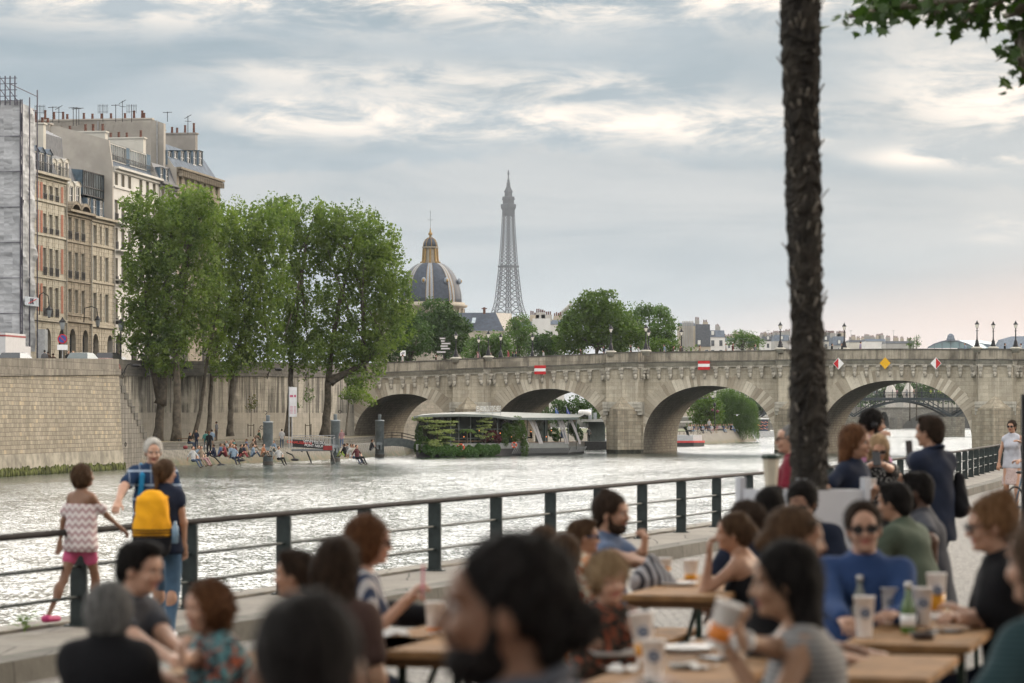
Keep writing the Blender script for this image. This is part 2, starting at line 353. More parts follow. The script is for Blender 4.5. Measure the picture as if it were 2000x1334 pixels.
for z, r, m_ in ((.835, .030, rt), (.53, .017, rm), (.26, .017, rm)):
 MB().tube([(x, y, PAVZ+z) for x, y in RAILP[:5]], r, 10).build('rail', m_, rl, True)
def poly(pts): return [(XX(px, D), D) for px, D in pts]
wallA = stone('bastion_stone', (.27, .24, .185), (.40, .355, .28), .58, .31, .02, mcol=(.14, .125, .1), stain=.42, streaky=.25, odd=(.46, .37, .24), patch=.45, stcol=(.075, .068, .055))
wallB = stone('recessed_stone', (.34, .32, .27), (.40, .375, .32), 1.3, .36, .008, mcol=(.24, .22, .185), stain=.6, streaky=1.0, patch=.4, stcol=(.06, .056, .048))
plinthm = stone('plinth_stone', (.29, .27, .23), (.35, .325, .275), 2.2, .5, .006, mcol=(.21, .195, .165), stain=.4, streaky=.25, patch=.4, stcol=(.11, .1, .085))
copem = stone('coping_stone', (.22, .20, .165), (.30, .275, .23), 1.3, .55, .015, stain=.65, streaky=.45, patch=.5, stcol=(.06, .055, .047))
darkcope = stone('dark_coping_stone', (.10, .095, .085), (.16, .15, .13), 1.1, .35, .012, stain=.6, streaky=.3, stcol=(.04, .04, .036))
mossm = mat('river_moss', (.075, .085, .025), .95, var=.7, scale=1.8, bump=.8)
renderm = mat('old_render', (.26, .24, .195), .9, var=.35, scale=.8, bump=.5, bscale=4)
A0 = Vector((-40.0, 179, 0)); A1 = Vector((-30.98, 235.3, 0)); At = (A1-A0).normalized(); An = Vector((At.y, -At.x, 0))
def azt(D): return 8.21+(D-207)*(.47/28.3)
bw = thing('bastion_wall', 'tan block-stone quay wall with mossy foot at the left', 'wall')
def aband(name, m, lo, hi, out_lo, out_hi, n=8, ret=1.2):
 mb = MB();
 def pt(i, which):
  P = A0.lerp(A1, i/n); z = (lo if which == 0 else hi)(P.y); o = out_lo if which == 0 else out_hi
  return Vector((P.x+An.x*o, P.y+An.y*o, z))
 for i in range(n): mb.quad(pt(i, 0), pt(i+1, 0), pt(i+1, 1), pt(i, 1)); mb.quad(pt(i, 1), pt(i+1, 1), pt(i+1, 1)-An*(.6+out_hi), pt(i, 1)-An*(.6+out_hi))
 a, b = pt(n, 0), pt(n, 1); e = Vector((-An.x, -An.y, 0))*6
 mb.quad(a, a+e, b+e, b)
 return mb.build(name, m, bw)
aband('wall_face', wallA, lambda D: 1.5, lambda D: azt(D)-1.25, .30, .02)
aband('rendered_foot', renderm, lambda D: .45, lambda D: 1.5, .42, .33)
aband('string_course', copem, lambda D: azt(D)-1.25, lambda D: azt(D)-.80, .16, .16)
aband('parapet', copem, lambda D: azt(D)-.80, lambda D: azt(D), .0, .0)
mm = MB(); rr = random.Random(3)
for i in range(700):
 P = A0.lerp(A1, i/700*1.0); h = .36+rr.uniform(-.16, .16)
 mm.ball((P.x+An.x*(.46+rr.uniform(-.03, .08)), P.y+An.y*.46, h/2-.05+rr.uniform(-.05, .12)), (rr.uniform(.06, .12), rr.uniform(.1, .25), h*.8), 5, 4)
mm.build('moss_band', mossm, bw, True)
ironm = mat('dark_iron', (.03, .03, .032), .55, .5, .3)
def ring_part(parent, c, r, nrm, th=.03):
 x = Vector((0, 0, 1)); y = Vector(nrm).cross(x); pts = [Vector(c)+x*math.cos(a)*r+y*math.sin(a)*r for a in np.linspace(0, 2*math.pi, 15)]
 return MB().tube(pts, th, 5, False).build('mooring_ring', ironm, parent, True)
ring_part(bw, W(232, 868, 233.4)+An*.55, .17, An)
wp = MB(); rr = random.Random(5)
for i in range(60):
 c = W(109, 772, 220.2)+Vector((rr.gauss(0, .12), -.1+rr.uniform(-.1, .1), rr.gauss(0, .25))); a = rr.uniform(0, 6)
 wp.add([c, c+Vector((.1*math.cos(a), 0, .1*math.sin(a))), c+Vector((.1*math.cos(a+1), -.08, .1*math.sin(a+1)))], [(0, 1, 2)])
wpo = wp.build('wall_plant', leafmat('weed', (.06, .09, .02), (.09, .12, .03))); tag(wpo, 'small green weed rooted in the face of the block stone wall', 'plant')
st = thing('quay_stair', 'stepped stone stair flank between the block wall and the tree-lined berge', 'stairs')
S0 = Vector((XX(231, 236.2), 236.2, 0)); S1 = Vector((XX(296, 254), 254, 0)); sn = Vector(((S1-S0).y, -(S1-S0).x, 0)).normalized()
N = 11
mb = MB().use(stone('stair_stone', (.19, .18, .155), (.27, .25, .215), .8, .4, .015, stain=.5, streaky=.5)); cap = MB()
for i in range(N):
 P = S0.lerp(S1, i/N); Q = S0.lerp(S1, (i+1)/N); z = 7.3-(7.3-1.35)*(i+.5)/N;
 M = [P+sn*0, Q+sn*0, Q-sn*2.6, P-sn*2.6]
 mb.add([(*v.xy, .0) for v in M]+[(*v.xy, z) for v in M], [(0, 1, 5, 4), (1, 2, 6, 5), (2, 3, 7, 6), (3, 0, 4, 7), (4, 5, 6, 7)])
 M = [P+sn*.07-At*.1, Q+sn*.07+At*.1, Q-sn*.3, P-sn*.3]
 cap.add([(*v.xy, z-.45) for v in M]+[(*v.xy, z+.12) for v in M], [(0, 1, 5, 4), (1, 2, 6, 5), (2, 3, 7, 6), (3, 0, 4, 7), (4, 5, 6, 7)])
mb.build('stair_flank', None, st); cap.build('stepped_coping', darkcope, st)
toe = poly([(232, 238), (270, 245), (400, 255), (560, 269), (740, 300), (800, 314), (815, 345), (835, 385)])
edg = poly([(232, 243), (270, 248.5), (400, 259.5), (560, 275.5), (735, 308), (785, 322), (800, 345), (822, 385)])
stp = poly([(232, 250), (285, 257), (400, 266), (560, 283), (690, 312), (725, 328), (745, 345), (770, 385)])
wbp = poly([(232, 262), (300, 276), (450, 290), (560, 303), (640, 320), (692, 343.2)])
wbz = [9.15, 9.25, 9.5, 9.62, 9.75, 10.15]
bergem = stone('berge_setts', (.13, .125, .11), (.19, .18, .155), .35, .22, .02, stain=.45, patch=.5)
slopem, t, p = newmat('sloped_bank'); uv = t.tc('Object'); zz = t.sep(uv)[2]
b = t.n.new('ShaderNodeTexBrick'); t.l.new(t.map(uv, (1, 1.0, 1)), b.inputs['Vector']); b.inputs['Scale'].default_value = 1; b.inputs['Brick Width'].default_value = .35; b.inputs['Row Height'].default_value = .3; b.inputs['Mortar Size'].default_value = .03
b.inputs['Color1'].default_value = (.12, .11, .09, 1); b.inputs['Color2'].default_value = (.18, .165, .135, 1); b.inputs['Mortar'].default_value = (.06, .055, .045, 1)
nn = t.noise(uv, 1.2, 5, .6); wet = t.m('SUBTRACT', 1.0, t.smooth(t.m('ADD', zz, t.m('MULTIPLY', nn, .5)), .25, 1.15))
cc = t.mix(wet, b.outputs['Color'], t.mix(t.smooth(nn, .4, .6), (.11, .085, .045), (.05, .06, .022)))
t.l.new(cc, p.inputs['Base Color']); p.inputs['Roughness'].default_value = .8
berge = MB().use(slopem)
def ribbon(mb, a, b, za, zb):
 for i in range(len(a)-1): mb.quad((*a[i], za), (*a[i+1], za), (*b[i+1], zb), (*b[i], zb))
ribbon(berge, toe, edg, -1.2, 1.28); berge.use(bergem)
ribbon(berge, edg, stp, 1.28, 1.30)
s1 = [(x-.02*0, y) for x, y in stp]
up = lambda L, k: [(x-.25*k, y+.5*k) for x, y in L]
ribbon(berge, up(stp, 0), up(stp, .02), 1.30, 1.50); ribbon(berge, up(stp, .02), up(stp, 1), 1.50, 1.50)
ribbon(berge, up(stp, 1), up(stp, 1.02), 1.50, 1.70); ribbon(berge, up(stp, 1.02), up(stp, 2), 1.70, 1.70)
ribbon(berge, up(stp, 2), up(stp, 2.02), 1.70, 1.90)
structure('berge_paving', berge)
dirtm = mat('dry_earth', (.15, .13, .085), .95, var=.35, scale=.5)
mb = MB(); U = up(stp, 2.02); Wb = wbp+poly([(700, 366), (705, 385)])
ribbon(mb, U, Wb, 1.90, 1.92); structure('berge_earth', mb, dirtm)
rw = thing('recessed_quay_wall', 'streaky grey plastered quay wall behind the riverside trees', 'wall')
def wband(name, m, lo, hi, out):
 mb = MB()
 for i in range(len(wbp)-1):
  a = Vector((*wbp[i], 0)); b = Vector((*wbp[i+1], 0));
  n = 5
  for k in range(n):
   p0 = a.lerp(b, k/n); p1 = a.lerp(b, (k+1)/n); z0 = wbz[i]+(wbz[i+1]-wbz[i])*k/n; z1 = wbz[i]+(wbz[i+1]-wbz[i])*(k+1)/n
   nn = Vector((.45, -.9, 0)); p0 = p0+nn*out; p1 = p1+nn*out
   l0, h0, l1, h1 = lo(z0), hi(z0), lo(z1), hi(z1)
   mb.quad((p0.x, p0.y, l0), (p1.x, p1.y, l1), (p1.x, p1.y, h1), (p0.x, p0.y, h0))
   w = nn*(out+.45); mb.quad((p0.x, p0.y, h0), (p1.x, p1.y, h1), (p1.x-w.x, p1.y-w.y, h1), (p0.x-w.x, p0.y-w.y, h0))
   if out > .1: mb.quad((p1.x, p1.y, l1), (p0.x, p0.y, l0), (p0.x-w.x, p0.y-w.y, l0), (p1.x-w.x, p1.y-w.y, l1))
 return mb.build(name, m, rw)
wband('plinth', plinthm, lambda z: 1.5, lambda z: 4.5, .08)
wband('wall_face', wallB, lambda z: 4.5, lambda z: z-1.45, 0)
wband('string_course', darkcope, lambda z: z-1.45, lambda z: z-1.15, .22)
wband('parapet', darkcope, lambda z: z-1.15, lambda z: z, .04)
stm = mat('asphalt', (.06, .06, .06), .9, var=.2, scale=.5)
mb = MB(); edge_ = [(A0.x-.5, A0.y, azt(A0.y)-1.05), (A1.x-.5, A1.y, azt(A1.y)-1.05), (wbp[0][0]-.3, wbp[0][1], 8.1)]+[(x-.3, y+.3, z-1.05) for (x, y), z in zip(wbp[1:], wbz[1:])]+[(-19.5, 372, 9.2), (-19.5, 620, 7.5)]
for a, b in zip(edge_, edge_[1:]): mb.quad(a, b, (-400, b[1], b[2]), (-400, a[1], a[2]))
structure('quay_street', mb, stm)
mb = MB(); mb.quad((-19.5, 366, -1), (-4, 392, -1), (-4, 392, 9.0), (-19.5, 366, 10.2)); mb.quad((-4, 392, -1), (-4, 620, -1), (-4, 620, 8.6), (-4, 392, 9.0)); mb.quad((-19.5, 620, -1), (-400, 620, -1), (-400, 620, 7.5), (-19.5, 620, 7.5))
qw2 = mb.build('far_quay_wall', stone('arch_end_wall', (.27, .25, .21), (.34, .31, .26), .9, .4, .012, stain=.4)); tag(qw2, 'pale quay wall glimpsed through the first arch of the stone bridge', 'wall')
isl = poly([(770, 372), (1000, 378), (1200, 398), (1385, 440), (1488, 490), (1470, 520), (1200, 560), (770, 560)])
ise = poly([(765, 378), (1000, 385), (1200, 406), (1370, 446), (1462, 490), (1445, 512), (1200, 550), (765, 550)])
mb = MB().use(slopem); ribbon(mb, isl, ise, -1.2, 1.9); mb.use(mat('park_ground', (.12, .13, .07), .95, scale=.3)); mb.add([(*q, 1.9) for q in ise], [tuple(range(len(ise)))])
structure('island_garden_ground', mb)
rr = random.Random(9); mb = MB(); base = Vector((XX(48, 25.1), 25.1, PAVZ+.03))
for i in range(46):
 a = rr.uniform(0, 6.28); r = rr.uniform(.01, .11); c = base+Vector((r*math.cos(a), r*math.sin(a), rr.uniform(.03, .16))); q = Vector((math.cos(a), math.sin(a), rr.uniform(-.2, .5)))*.07; w = Vector((-math.sin(a), math.cos(a), 0))*.028
 mb.add([c, c+q*.5+w, c+q, c+q*.5-w], [(0, 1, 2, 3)])
for i in range(6): a = rr.uniform(0, 6.28); mb.tube([base, base+Vector((.05*math.cos(a), .05*math.sin(a), .15))], .003, 4)
tag(mb.build('weed_plant', leafmat('weed_near', (.10, .17, .03), (.15, .23, .05))), 'small bright green weed on the quay edge near the walking girl', 'plant')
# ================================================================ STONE BRIDGE
BO = Vector((12.66, 335.6, 0)); BU = Vector((.9724, -.2334, 0)); BN = Vector((.2334, .9724, 0)); BW = 21.0
def B(s, d, z): v = BO+BU*s+BN*d; return Vector((v.x, v.y, z))
def S(px): k = (px-1000)/F; D = 338.6/(1+.24*k); return (k*D-12.66)/.9724
_zt = [(S(a), b) for a, b in ((500, 9.8), (690, 10.2), (850, 10.55), (1220, 11.33), (1530, 11.53), (1750, 11.6), (2000, 11.45), (2400, 11.0), (3000, 9.5))]
def zt(s): return float(np.interp(s, [a for a, b in _zt], [b for a, b in _zt]))
ARCH = [(S(691), S(885), 6.7), (S(960), S(1186), 7.25), (S(1257), S(1513), 7.55), (S(1600), S(1898), 8.08), (S(1995), S(2290), 7.95), (S(2390), S(2670), 7.3)]
SPR = 1.5
def intr(s, a):
 l, r, c = a; m = (l+r)/2; q = (s-m)/((r-l)/2); q = max(-1, min(1, q)); return SPR+(c-SPR)*max(0, 1-abs(q)**2.15)**.5
S0b, S1b = S(560), S(2900)
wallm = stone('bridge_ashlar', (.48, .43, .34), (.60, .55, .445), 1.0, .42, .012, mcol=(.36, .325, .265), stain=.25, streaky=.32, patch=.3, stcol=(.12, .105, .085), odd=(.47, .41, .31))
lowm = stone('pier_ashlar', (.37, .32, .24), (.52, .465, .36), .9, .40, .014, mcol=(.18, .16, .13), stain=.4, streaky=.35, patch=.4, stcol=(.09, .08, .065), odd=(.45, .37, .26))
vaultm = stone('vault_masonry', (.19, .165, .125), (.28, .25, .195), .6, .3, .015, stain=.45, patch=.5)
vousm = island('voussoir_stone', (.33, .285, .22), (.66, .61, .51), stain=.25)
cornm = stone('cornice_stone', (.50, .475, .41), (.60, .57, .50), 1.5, 3.0, .01, stain=.35, streaky=.3, stcol=(.10, .095, .08))
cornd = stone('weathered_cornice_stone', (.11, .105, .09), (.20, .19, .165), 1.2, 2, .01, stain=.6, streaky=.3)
parm = stone('parapet_stone', (.36, .325, .26), (.50, .455, .37), 1.6, 1.3, .012, stain=.8, streaky=.55, stcol=(.05, .045, .038), patch=.5)
corbm = mat('corbel_stone', (.46, .43, .37), .85, var=.3, scale=2.0, bump=.4, bscale=6)
br = thing('stone_bridge', 'long pale stone arch bridge with round bays and carved corbels across the river', 'bridge')
def smap(a, b, step): n = max(1, int(math.ceil((b-a)/step))); return [a+(b-a)*i/n for i in range(n+1)]
for side in (0, BW):
 mb = MB(); flip = side > 0
 edges = [(S0b, ARCH[0][0])]+[(ARCH[i][1], ARCH[i+1][0]) for i in range(len(ARCH)-1)]+[(ARCH[-1][1], S1b)]
 for a, b in edges:
  for p, q in zip(smap(a, b, 2), smap(a, b, 2)[1:]):
   f = [B(p, side, -2), B(q, side, -2), B(q, side, zt(q)-1.8), B(p, side, zt(p)-1.8)]; mb.quad(*(f[::-1] if flip else f))
 for A in ARCH:
  m = (A[0]+A[1])/2; h = (A[1]-A[0])/2; ss = [m-h*math.cos(math.pi*i/40) for i in range(41)]
  for p, q in zip(ss, ss[1:]):
   f = [B(p, side, intr(p, A)), B(q, side, intr(q, A)), B(q, side, zt(q)-1.8), B(p, side, zt(p)-1.8)]; mb.quad(*(f[::-1] if flip else f))
 mb.build('spandrel_wall', wallm, br)
for A in ARCH:
 mb = MB(); m = (A[0]+A[1])/2; h = (A[1]-A[0])/2; ss = [m-h*math.cos(math.pi*i/40) for i in range(41)]; pts = [(A[0], -2)]+[(s, intr(s, A)) for s in ss]+[(A[1], -2)]
 vs = []; acc = 0
 for (p, zp), (q, zq) in zip(pts, pts[1:]):
  for k in range(4): d0_, d1_ = BW*k/4, BW*(k+1)/4; mb.quad(B(p, d0_, zp), B(p, d1_, zp), B(q, d1_, zq), B(q, d0_, zq))
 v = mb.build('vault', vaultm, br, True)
 uvl = v.data.uv_layers[0].data; acc = [0]
 for (p, zp), (q, zq) in zip(pts, pts[1:]): acc.append(acc[-1]+math.hypot(q-p, zq-zp))
 for fi in range(len(v.data.polygons)):
  i = fi//4; k = fi % 4
  for li, (uu, vv) in zip(range(fi*4, fi*4+4), ((k, acc[i]), (k+1, acc[i]), (k+1, acc[i+1]), (k, acc[i+1]))): uvl[li].uv = (uu*BW/4, vv)
 mb = MB(); rr = random.Random(int(A[2]*100)); L = [0]
 fine = [m-h*math.cos(math.pi*i/400) for i in range(401)]; P = [(s, intr(s, A)) for s in fine]; cum = [0]
 for a, b in zip(P, P[1:]): cum.append(cum[-1]+math.hypot(b[0]-a[0], b[1]-a[1]))
 N = int(cum[-1]/.36);
 def at(dd): return (float(np.interp(dd, cum, [q[0] for q in P])), float(np.interp(dd, cum, [q[1] for q in P])))
 for i in range(N):
  a = at(cum[-1]*(i+.02)/N); b = at(cum[-1]*(i+.98)/N); mid = ((a[0]+b[0])/2, (a[1]+b[1])/2)
  tx, tz = b[0]-a[0], b[1]-a[1]; l = math.hypot(tx, tz); nx, nz = -tz/l, tx/l
  cen = abs(i/N-.5)*2; th = 1.15+.55*cen**1.5+(rr.choice((0, .12, .28)) if cen > .2 else 0)
  fan = 1+.06;
  oa = (a[0]+nx*th-(tx/l)*.02*th*0, a[1]+nz*th); ob = (b[0]+nx*th, b[1]+nz*th)
  cx, cz = m, SPR-1.0; wa = 1+th/10.5; hw = l/2*wa
  oc = (mid[0]+nx*th, mid[1]+nz*th); oa = (oc[0]-tx/l*hw, oc[1]-tz/l*hw); ob = (oc[0]+tx/l*hw, oc[1]+tz/l*hw)
  pr = -.05-rr.uniform(0, .035)
  fr = [B(q[0], pr, q[1]) for q in (a, b, ob, oa)]; bk = [B(q[0], .02, q[1]) for q in (a, b, ob, oa)]
  mb.add(fr+bk, [(0, 1, 2, 3), (1, 0, 4, 5), (2, 1, 5, 6), (3, 2, 6, 7), (0, 3, 7, 4)])
 mb.build('arch_ring', vousm, br)
piers = [(ARCH[i][1], ARCH[i+1][0]) for i in range(len(ARCH)-1)]
BAY = [((a+b)/2-2.15, (a+b)/2+2.15) for a, b in piers]
PROJ = 1.9
def bridge_path(pr):
 pts = [(S0b, -pr)]
 for l, r in BAY:
  pts += [(s, -pr) for s in smap(pts[-1][0], l-pr*.5, 2)[1:]]
  pts += [(l+.35-pr*.35, -PROJ-pr), ((l+r)/2, -PROJ-pr-.12), (r-.35+pr*.35, -PROJ-pr), (r+pr*.5, -pr)]
 pts += [(s, -pr) for s in smap(pts[-1][0], S1b, 2)[1:]]
 return pts
def tier(name, m, z0, z1, pr, depth, tilt=0):
 mb = MB(); pts = bridge_path(pr)
 for (a, da), (b, db) in zip(pts, pts[1:]):
  za, zb = zt(a), zt(b)
  mb.quad(B(a, da, za+z0), B(b, db, zb+z0), B(b, db-tilt, zb+z1), B(a, da-tilt, za+z1))
  mb.quad(B(a, da-tilt, za+z1), B(b, db-tilt, zb+z1), B(b, db+depth, zb+z1), B(a, da+depth, za+z1))
  mb.quad(B(b, db, zb+z0), B(a, da, za+z0), B(a, da+depth, za+z0), B(b, db+depth, zb+z0))
  if depth < 1.5: mb.quad(B(b, db+depth, zb+z0), B(a, da+depth, za+z0), B(a, da+depth, za+z1), B(b, db+depth, zb+z1))
 return mb.build(name, m, br)
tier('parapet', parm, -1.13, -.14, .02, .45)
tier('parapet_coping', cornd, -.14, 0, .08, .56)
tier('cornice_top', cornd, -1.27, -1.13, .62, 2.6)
tier('cornice', cornm, -1.62, -1.27, .30, 2.6, .28)
tier('cornice_bed', cornm, -1.84, -1.62, .20, 2.6)
mb = MB()
for a, b in zip(smap(S0b, S1b, 3), smap(S0b, S1b, 3)[1:]):
 mb.add([B(a, BW-.3, zt(a)-1.3), B(b, BW-.3, zt(b)-1.3), B(b, BW-.3, zt(b)-.15), B(a, BW-.3, zt(a)-.15), B(a, BW+.2, zt(a)-1.9), B(b, BW+.2, zt(b)-1.9), B(b, BW+.2, zt(b)-.15), B(a, BW+.2, zt(a)-.15)], [(0, 1, 2, 3), (3, 2, 6, 7), (5, 4, 7, 6)])
mb.build('far_parapet', parm, br)
mb = MB()
for a, b in zip(smap(S0b, S1b, 3), smap(S0b, S1b, 3)[1:]): mb.quad(B(a, 0, zt(a)-1.2), B(b, 0, zt(b)-1.2), B(b, BW, zt(b)-1.2), B(a, BW, zt(a)-1.2))
mb.build('deck', stm, br)
for (l, r), (pl, pr_) in zip(BAY, piers):
 mb = MB(); pl_ = [(l, 0), (l+.35, -PROJ), ((l+r)/2, -PROJ-.12), (r-.35, -PROJ), (r, 0)]; zb = 5.75
 for (a, da), (b, db) in zip(pl_, pl_[1:]): mb.quad(B(a, da, zb), B(b, db, zb), B(b, db, zt(b)-1.8), B(a, da, zt(a)-1.8))
 mb.add([B(a, d_, zb) for a, d_ in pl_][::-1], [(0, 1, 2, 3, 4)]); mb.build('bay', wallm, br)
 mb = MB()
 for sc, sg in ((l, 1), (r, -1)):
  for k, (w, z0, z1, dd) in enumerate(((1.55, 5.45, 5.75, .10), (1.3, 5.1, 5.45, .03), (.8, 4.7, 5.1, -.10), (.45, 4.3, 4.7, -.3))):
   a, b = sorted((sc-sg*.06, sc+sg*w)); mb.prism([tuple(B(a, -PROJ-dd, 0).xy), tuple(B(b, -PROJ-dd, 0).xy), tuple(B(b, .0, 0).xy), tuple(B(a, 0, 0).xy)], z0, z1)
 mb.build('bay_bracket', cornm, br)
 mb = MB(); c = (pl+pr_)/2; tip = (c, -4.3); L_ = (pl, 0); R_ = (pr_, 0); L2 = (pl+.1, -.9); R2 = (pr_-.1, -.9); zt_ = 5.0
 ring = [L_, L2, tip, R2, R_]
 for (a, da), (b, db) in zip(ring, ring[1:]): mb.quad(B(a, da, -2), B(b, db, -2), B(b, db, zt_ if db else zt_), B(a, da, zt_))
 top = B(c, -PROJ+.2, 6.6); tl = B(pl+.9, 0, 6.6)
 mb.add([B(*L2, zt_), B(*tip, zt_-.25), top, B(*R2, zt_), B(c-1.0, -.02, 6.3), B(c+1.0, -.02, 6.3), B(pl, 0, zt_), B(pr_, 0, zt_)], [(0, 1, 2), (1, 3, 2), (0, 2, 4), (2, 3, 5), (6, 0, 4), (3, 7, 5)])
 mb.build('starling', lowm, br)
 mb = MB()
 for (a, da), (b, db) in zip(ring, ring[1:]): mb.quad(B(a, da-.03, -.5), B(b, db-.03, -.5), B(b, db-.03, .42), B(a, da-.03, .42))
 mb.build('waterline_band', mat('damp_stone', (.045, .045, .032), .6, var=.5, scale=1.5), br)
cb = MB(); cb.box((-.24, -.56, -.22), (.24, 0, 0)); cb.box((-.2, -.46, -.55), (.2, 0, -.22)); cb.box((-.17, -.32, -.85), (.17, 0, -.55)); cb.ball((0, -.26, -.86), (.2, .2, .3), 8, 6); cb.ball((0, -.45, -.86), (.05, .06, .09), 6, 4); cb.ball((0, -.36, -1.08), (.1, .1, .13), 6, 4); cb.box((-.14, -.12, -1.3), (.14, 0, -.9))
cmesh = None; n_c = 0
def corbel(s, d, ang=0):
 global cmesh, n_c
 if cmesh is None: o = cb.build('corbel', corbm, br); cmesh = o.data
 else: o = link('corbel', cmesh, br)
 o.location = B(s, d, zt(s)-1.84); o.rotation_euler = (0, 0, math.atan2(BU.y, BU.x)+ang); n_c += 1
spans = [(S(735), BAY[0][0])]+[(BAY[i][1], BAY[i+1][0]) for i in range(3)]
for a, b in spans:
 n = int((b-a-.5)/1.3)
 for i in range(n+1): corbel(a+.45+(b-a-.9)*i/n, 0)
corbel(BAY[3][1]+.5, 0)
for l, r in BAY[:4]:
 for f in (.14, .5, .86): corbel(l+(r-l)*f, -PROJ+(0 if f == .5 else .05))
 corbel(l+.12, -PROJ*.55, -1.3); corbel(r-.12, -PROJ*.55, 1.3)
red = mat('sign_red', (.50, .02, .025), .5, var=.08); whi = mat('sign_white', (.80, .80, .80), .5, var=.05); yel = mat('sign_yellow', (.75, .42, .02), .5, var=.05); gal = mat('galvanised', (.35, .36, .37), .45, .7, .15)
def board(px, kind, label):
 s = S(px); z = zt(s)-1.62; t_ = thing('navigation_sign', label, 'sign', B(s, -1.05, z), math.atan2(BU.y, BU.x))
 if kind == 'stripe':
  MB().box((-.66, -.03, -.5), (.66, 0, .5)).build('sign_plate', red, t_); MB().box((-.66, -.036, -.17), (.66, -.031, .17)).build('white_stripe', whi, t_)
 else:
  MB().add([(-.6, 0, 0), (0, 0, -.66), (.6, 0, 0), (0, 0, .66), (-.6, -.03, 0), (0, -.03, -.66), (.6, -.03, 0), (0, -.03, .66)], [(3, 2, 1, 0), (4, 5, 6, 7), (0, 1, 5, 4), (1, 2, 6, 5), (2, 3, 7, 6), (3, 0, 4, 7)]).build('sign_plate', yel if kind == 'y' else whi, t_)
  if kind in 'lr':
   e = -1 if kind == 'l' else 1; pts = [(e*.54, -.036, 0), (0, -.036, -.6), (0, -.036, .6)]
   MB().add(pts, [(0, 1, 2) if e < 0 else (0, 2, 1)]).build('red_half', red, t_)
 MB().bar((0, 0, -.2), (0, .55, -.2), .06).bar((0, 0, .2), (0, .55, .2), .06).build('sign_bracket', gal, t_)
board(1059, 'stripe', 'red and white striped navigation board above the second arch, left one')
board(1378, 'stripe', 'red and white striped navigation board above the third arch')
board(1640, 'l', 'red and white diamond board with its left half red, beside the palm trunk')
board(1731, 'y', 'plain yellow diamond board above the middle of the fourth arch')
board(1830, 'r', 'red and white diamond board with its right half red')
lampm = mat('lamp_iron', (.022, .022, .026), .5, .4, .2); lglass = mat('lamp_glass', (.78, .75, .68), .25, var=.1, scale=3, emit=((1, .9, .75), .25))
def make_lamp(ped=True):
 r = thing('street_lamp', 'ornate black lamp post', 'street lamp')
 if ped: MB().lathe([(.42, -.42), (.45, -.1), (.62, 0), (.62, .1), (.5, .16), (.36, .2)], 12).build('stone_pedestal', cornm, r, True)
 MB().lathe([(.3, .2), (.33, .3), (.24, .42), (.26, .5), (.19, .62), (.21, .72), (.12, .95), (.09, 1.0), (.075, 1.1), (.06, 1.9), (.075, 1.98), (.05, 2.02), (.05, 2.18), (.11, 2.22)], 10).build('post', lampm, r, True)
 MB().box((-.16, -.03, 1.92), (.16, .03, 1.97)).build('ladder_bar', lampm, r)
 l = MB().lathe([(.10, 2.24), (.20, 2.62)], 8).build('lantern_glass', lglass, r)
 m_ = MB().lathe([(.25, 2.62), (.26, 2.67), (.17, 2.78), (.10, 2.84), (.12, 2.9), (.05, 2.95), (.02, 3.08)], 8)
 for k in range(8): a = k*math.pi/4; m_.bar((.10*math.cos(a), .10*math.sin(a), 2.22), (.205*math.cos(a), .205*math.sin(a), 2.63), .018)
 m_.build('lantern_cap', lampm, r); return r
lamp0 = None
def lamp(s, d, zoff=0, sc=1.0):
 global lamp0
 if lamp0 is None: o = lamp0 = make_lamp()
 else: o = copy_tree(lamp0)
 o.location = B(s, d, zt(s)-.0+zoff); o.scale = (sc,)*3; o['group'] = 'lamp posts along the stone bridge'; return o
LL = [(890, -2.2, 'black lamp post on the bridge bay beside the signpost, far left'), (953, -2.2, 'black lamp post on the right end of the first bridge bay'), (1191, -2.2, 'black lamp post before the big chestnut tree, left end of a bay'), (1259, -2.2, 'black lamp post on the right end of the second bridge bay'), (1520, -2.2, 'black lamp post just left of the palm trunk'), (1902, -2.2, 'black lamp post on the last bay, left end'), (1977, -2.2, 'rightmost black lamp post on the bridge')]
for px, d_, lb in LL: lamp(S(px)+(.5 if d_ < 0 else 0), d_+.4, 0)['label'] = lb
def lamp_at(px, top, D, lb):
 o = copy_tree(lamp0); o.location = (XX(px, D), D, ZZ(top, D)-3.08); o['label'] = lb
 for ch in o.children:
  if ch.name.startswith('stone_pedestal'): pass
for px, top, lb in ((978, 651, 'smaller black lamp post on the far side, between two nearer ones left'), (1040, 651, 'lone black lamp post on the far parapet before dark trees'), (1267, 642, 'black lamp post on the far parapet just behind a nearer one'), (1331, 641, 'black lamp post in front of the grey chimney house'), (1649, 630, 'lone black lamp post right of the palm trunk'), (1940, 627, 'black lamp post on the far parapet between two taller ones right')):
 lamp_at(px, top, 356-(px-1000)*.02, lb)
lamp_at(935, 656, 372, 'lantern post half hidden behind the bridge parapet near the signpost')
# ================================================================ HOUSES ALONG THE QUAY
HT = Vector((.154, 1, 0)); HTn = HT.normalized(); HO = Vector((1, -.154, 0)).normalized()
def HP(t_, out, z): v = Vector((-43.8, 275, 0))+HT*t_+HO*out; return Vector((v.x, v.y, z))
def ht(px): k = (px-1000)/F; return (43.8+275*k)/(.154-k)
def hz(py, px): return ZZ(py, 275+ht(px))
slate = mat('slate_roof', (.065, .072, .085), .6, var=.3, scale=2, bump=.3, bscale=8)
zinc = mat('zinc_roof', (.13, .155, .19), .95, 0, .2, 1.5, spec=.08)
gable = mat('gable_render', (.36, .335, .30), .9, var=.16, scale=.35, bump=.1)
gable2 = mat('cream_render', (.48, .46, .41), .9, var=.10, scale=.4)
ggrey = mat('grey_render', (.27, .25, .225), .9, var=.2, scale=.35)
pot = mat('chimney_pot', (.11, .048, .034), .8, var=.35, scale=4)
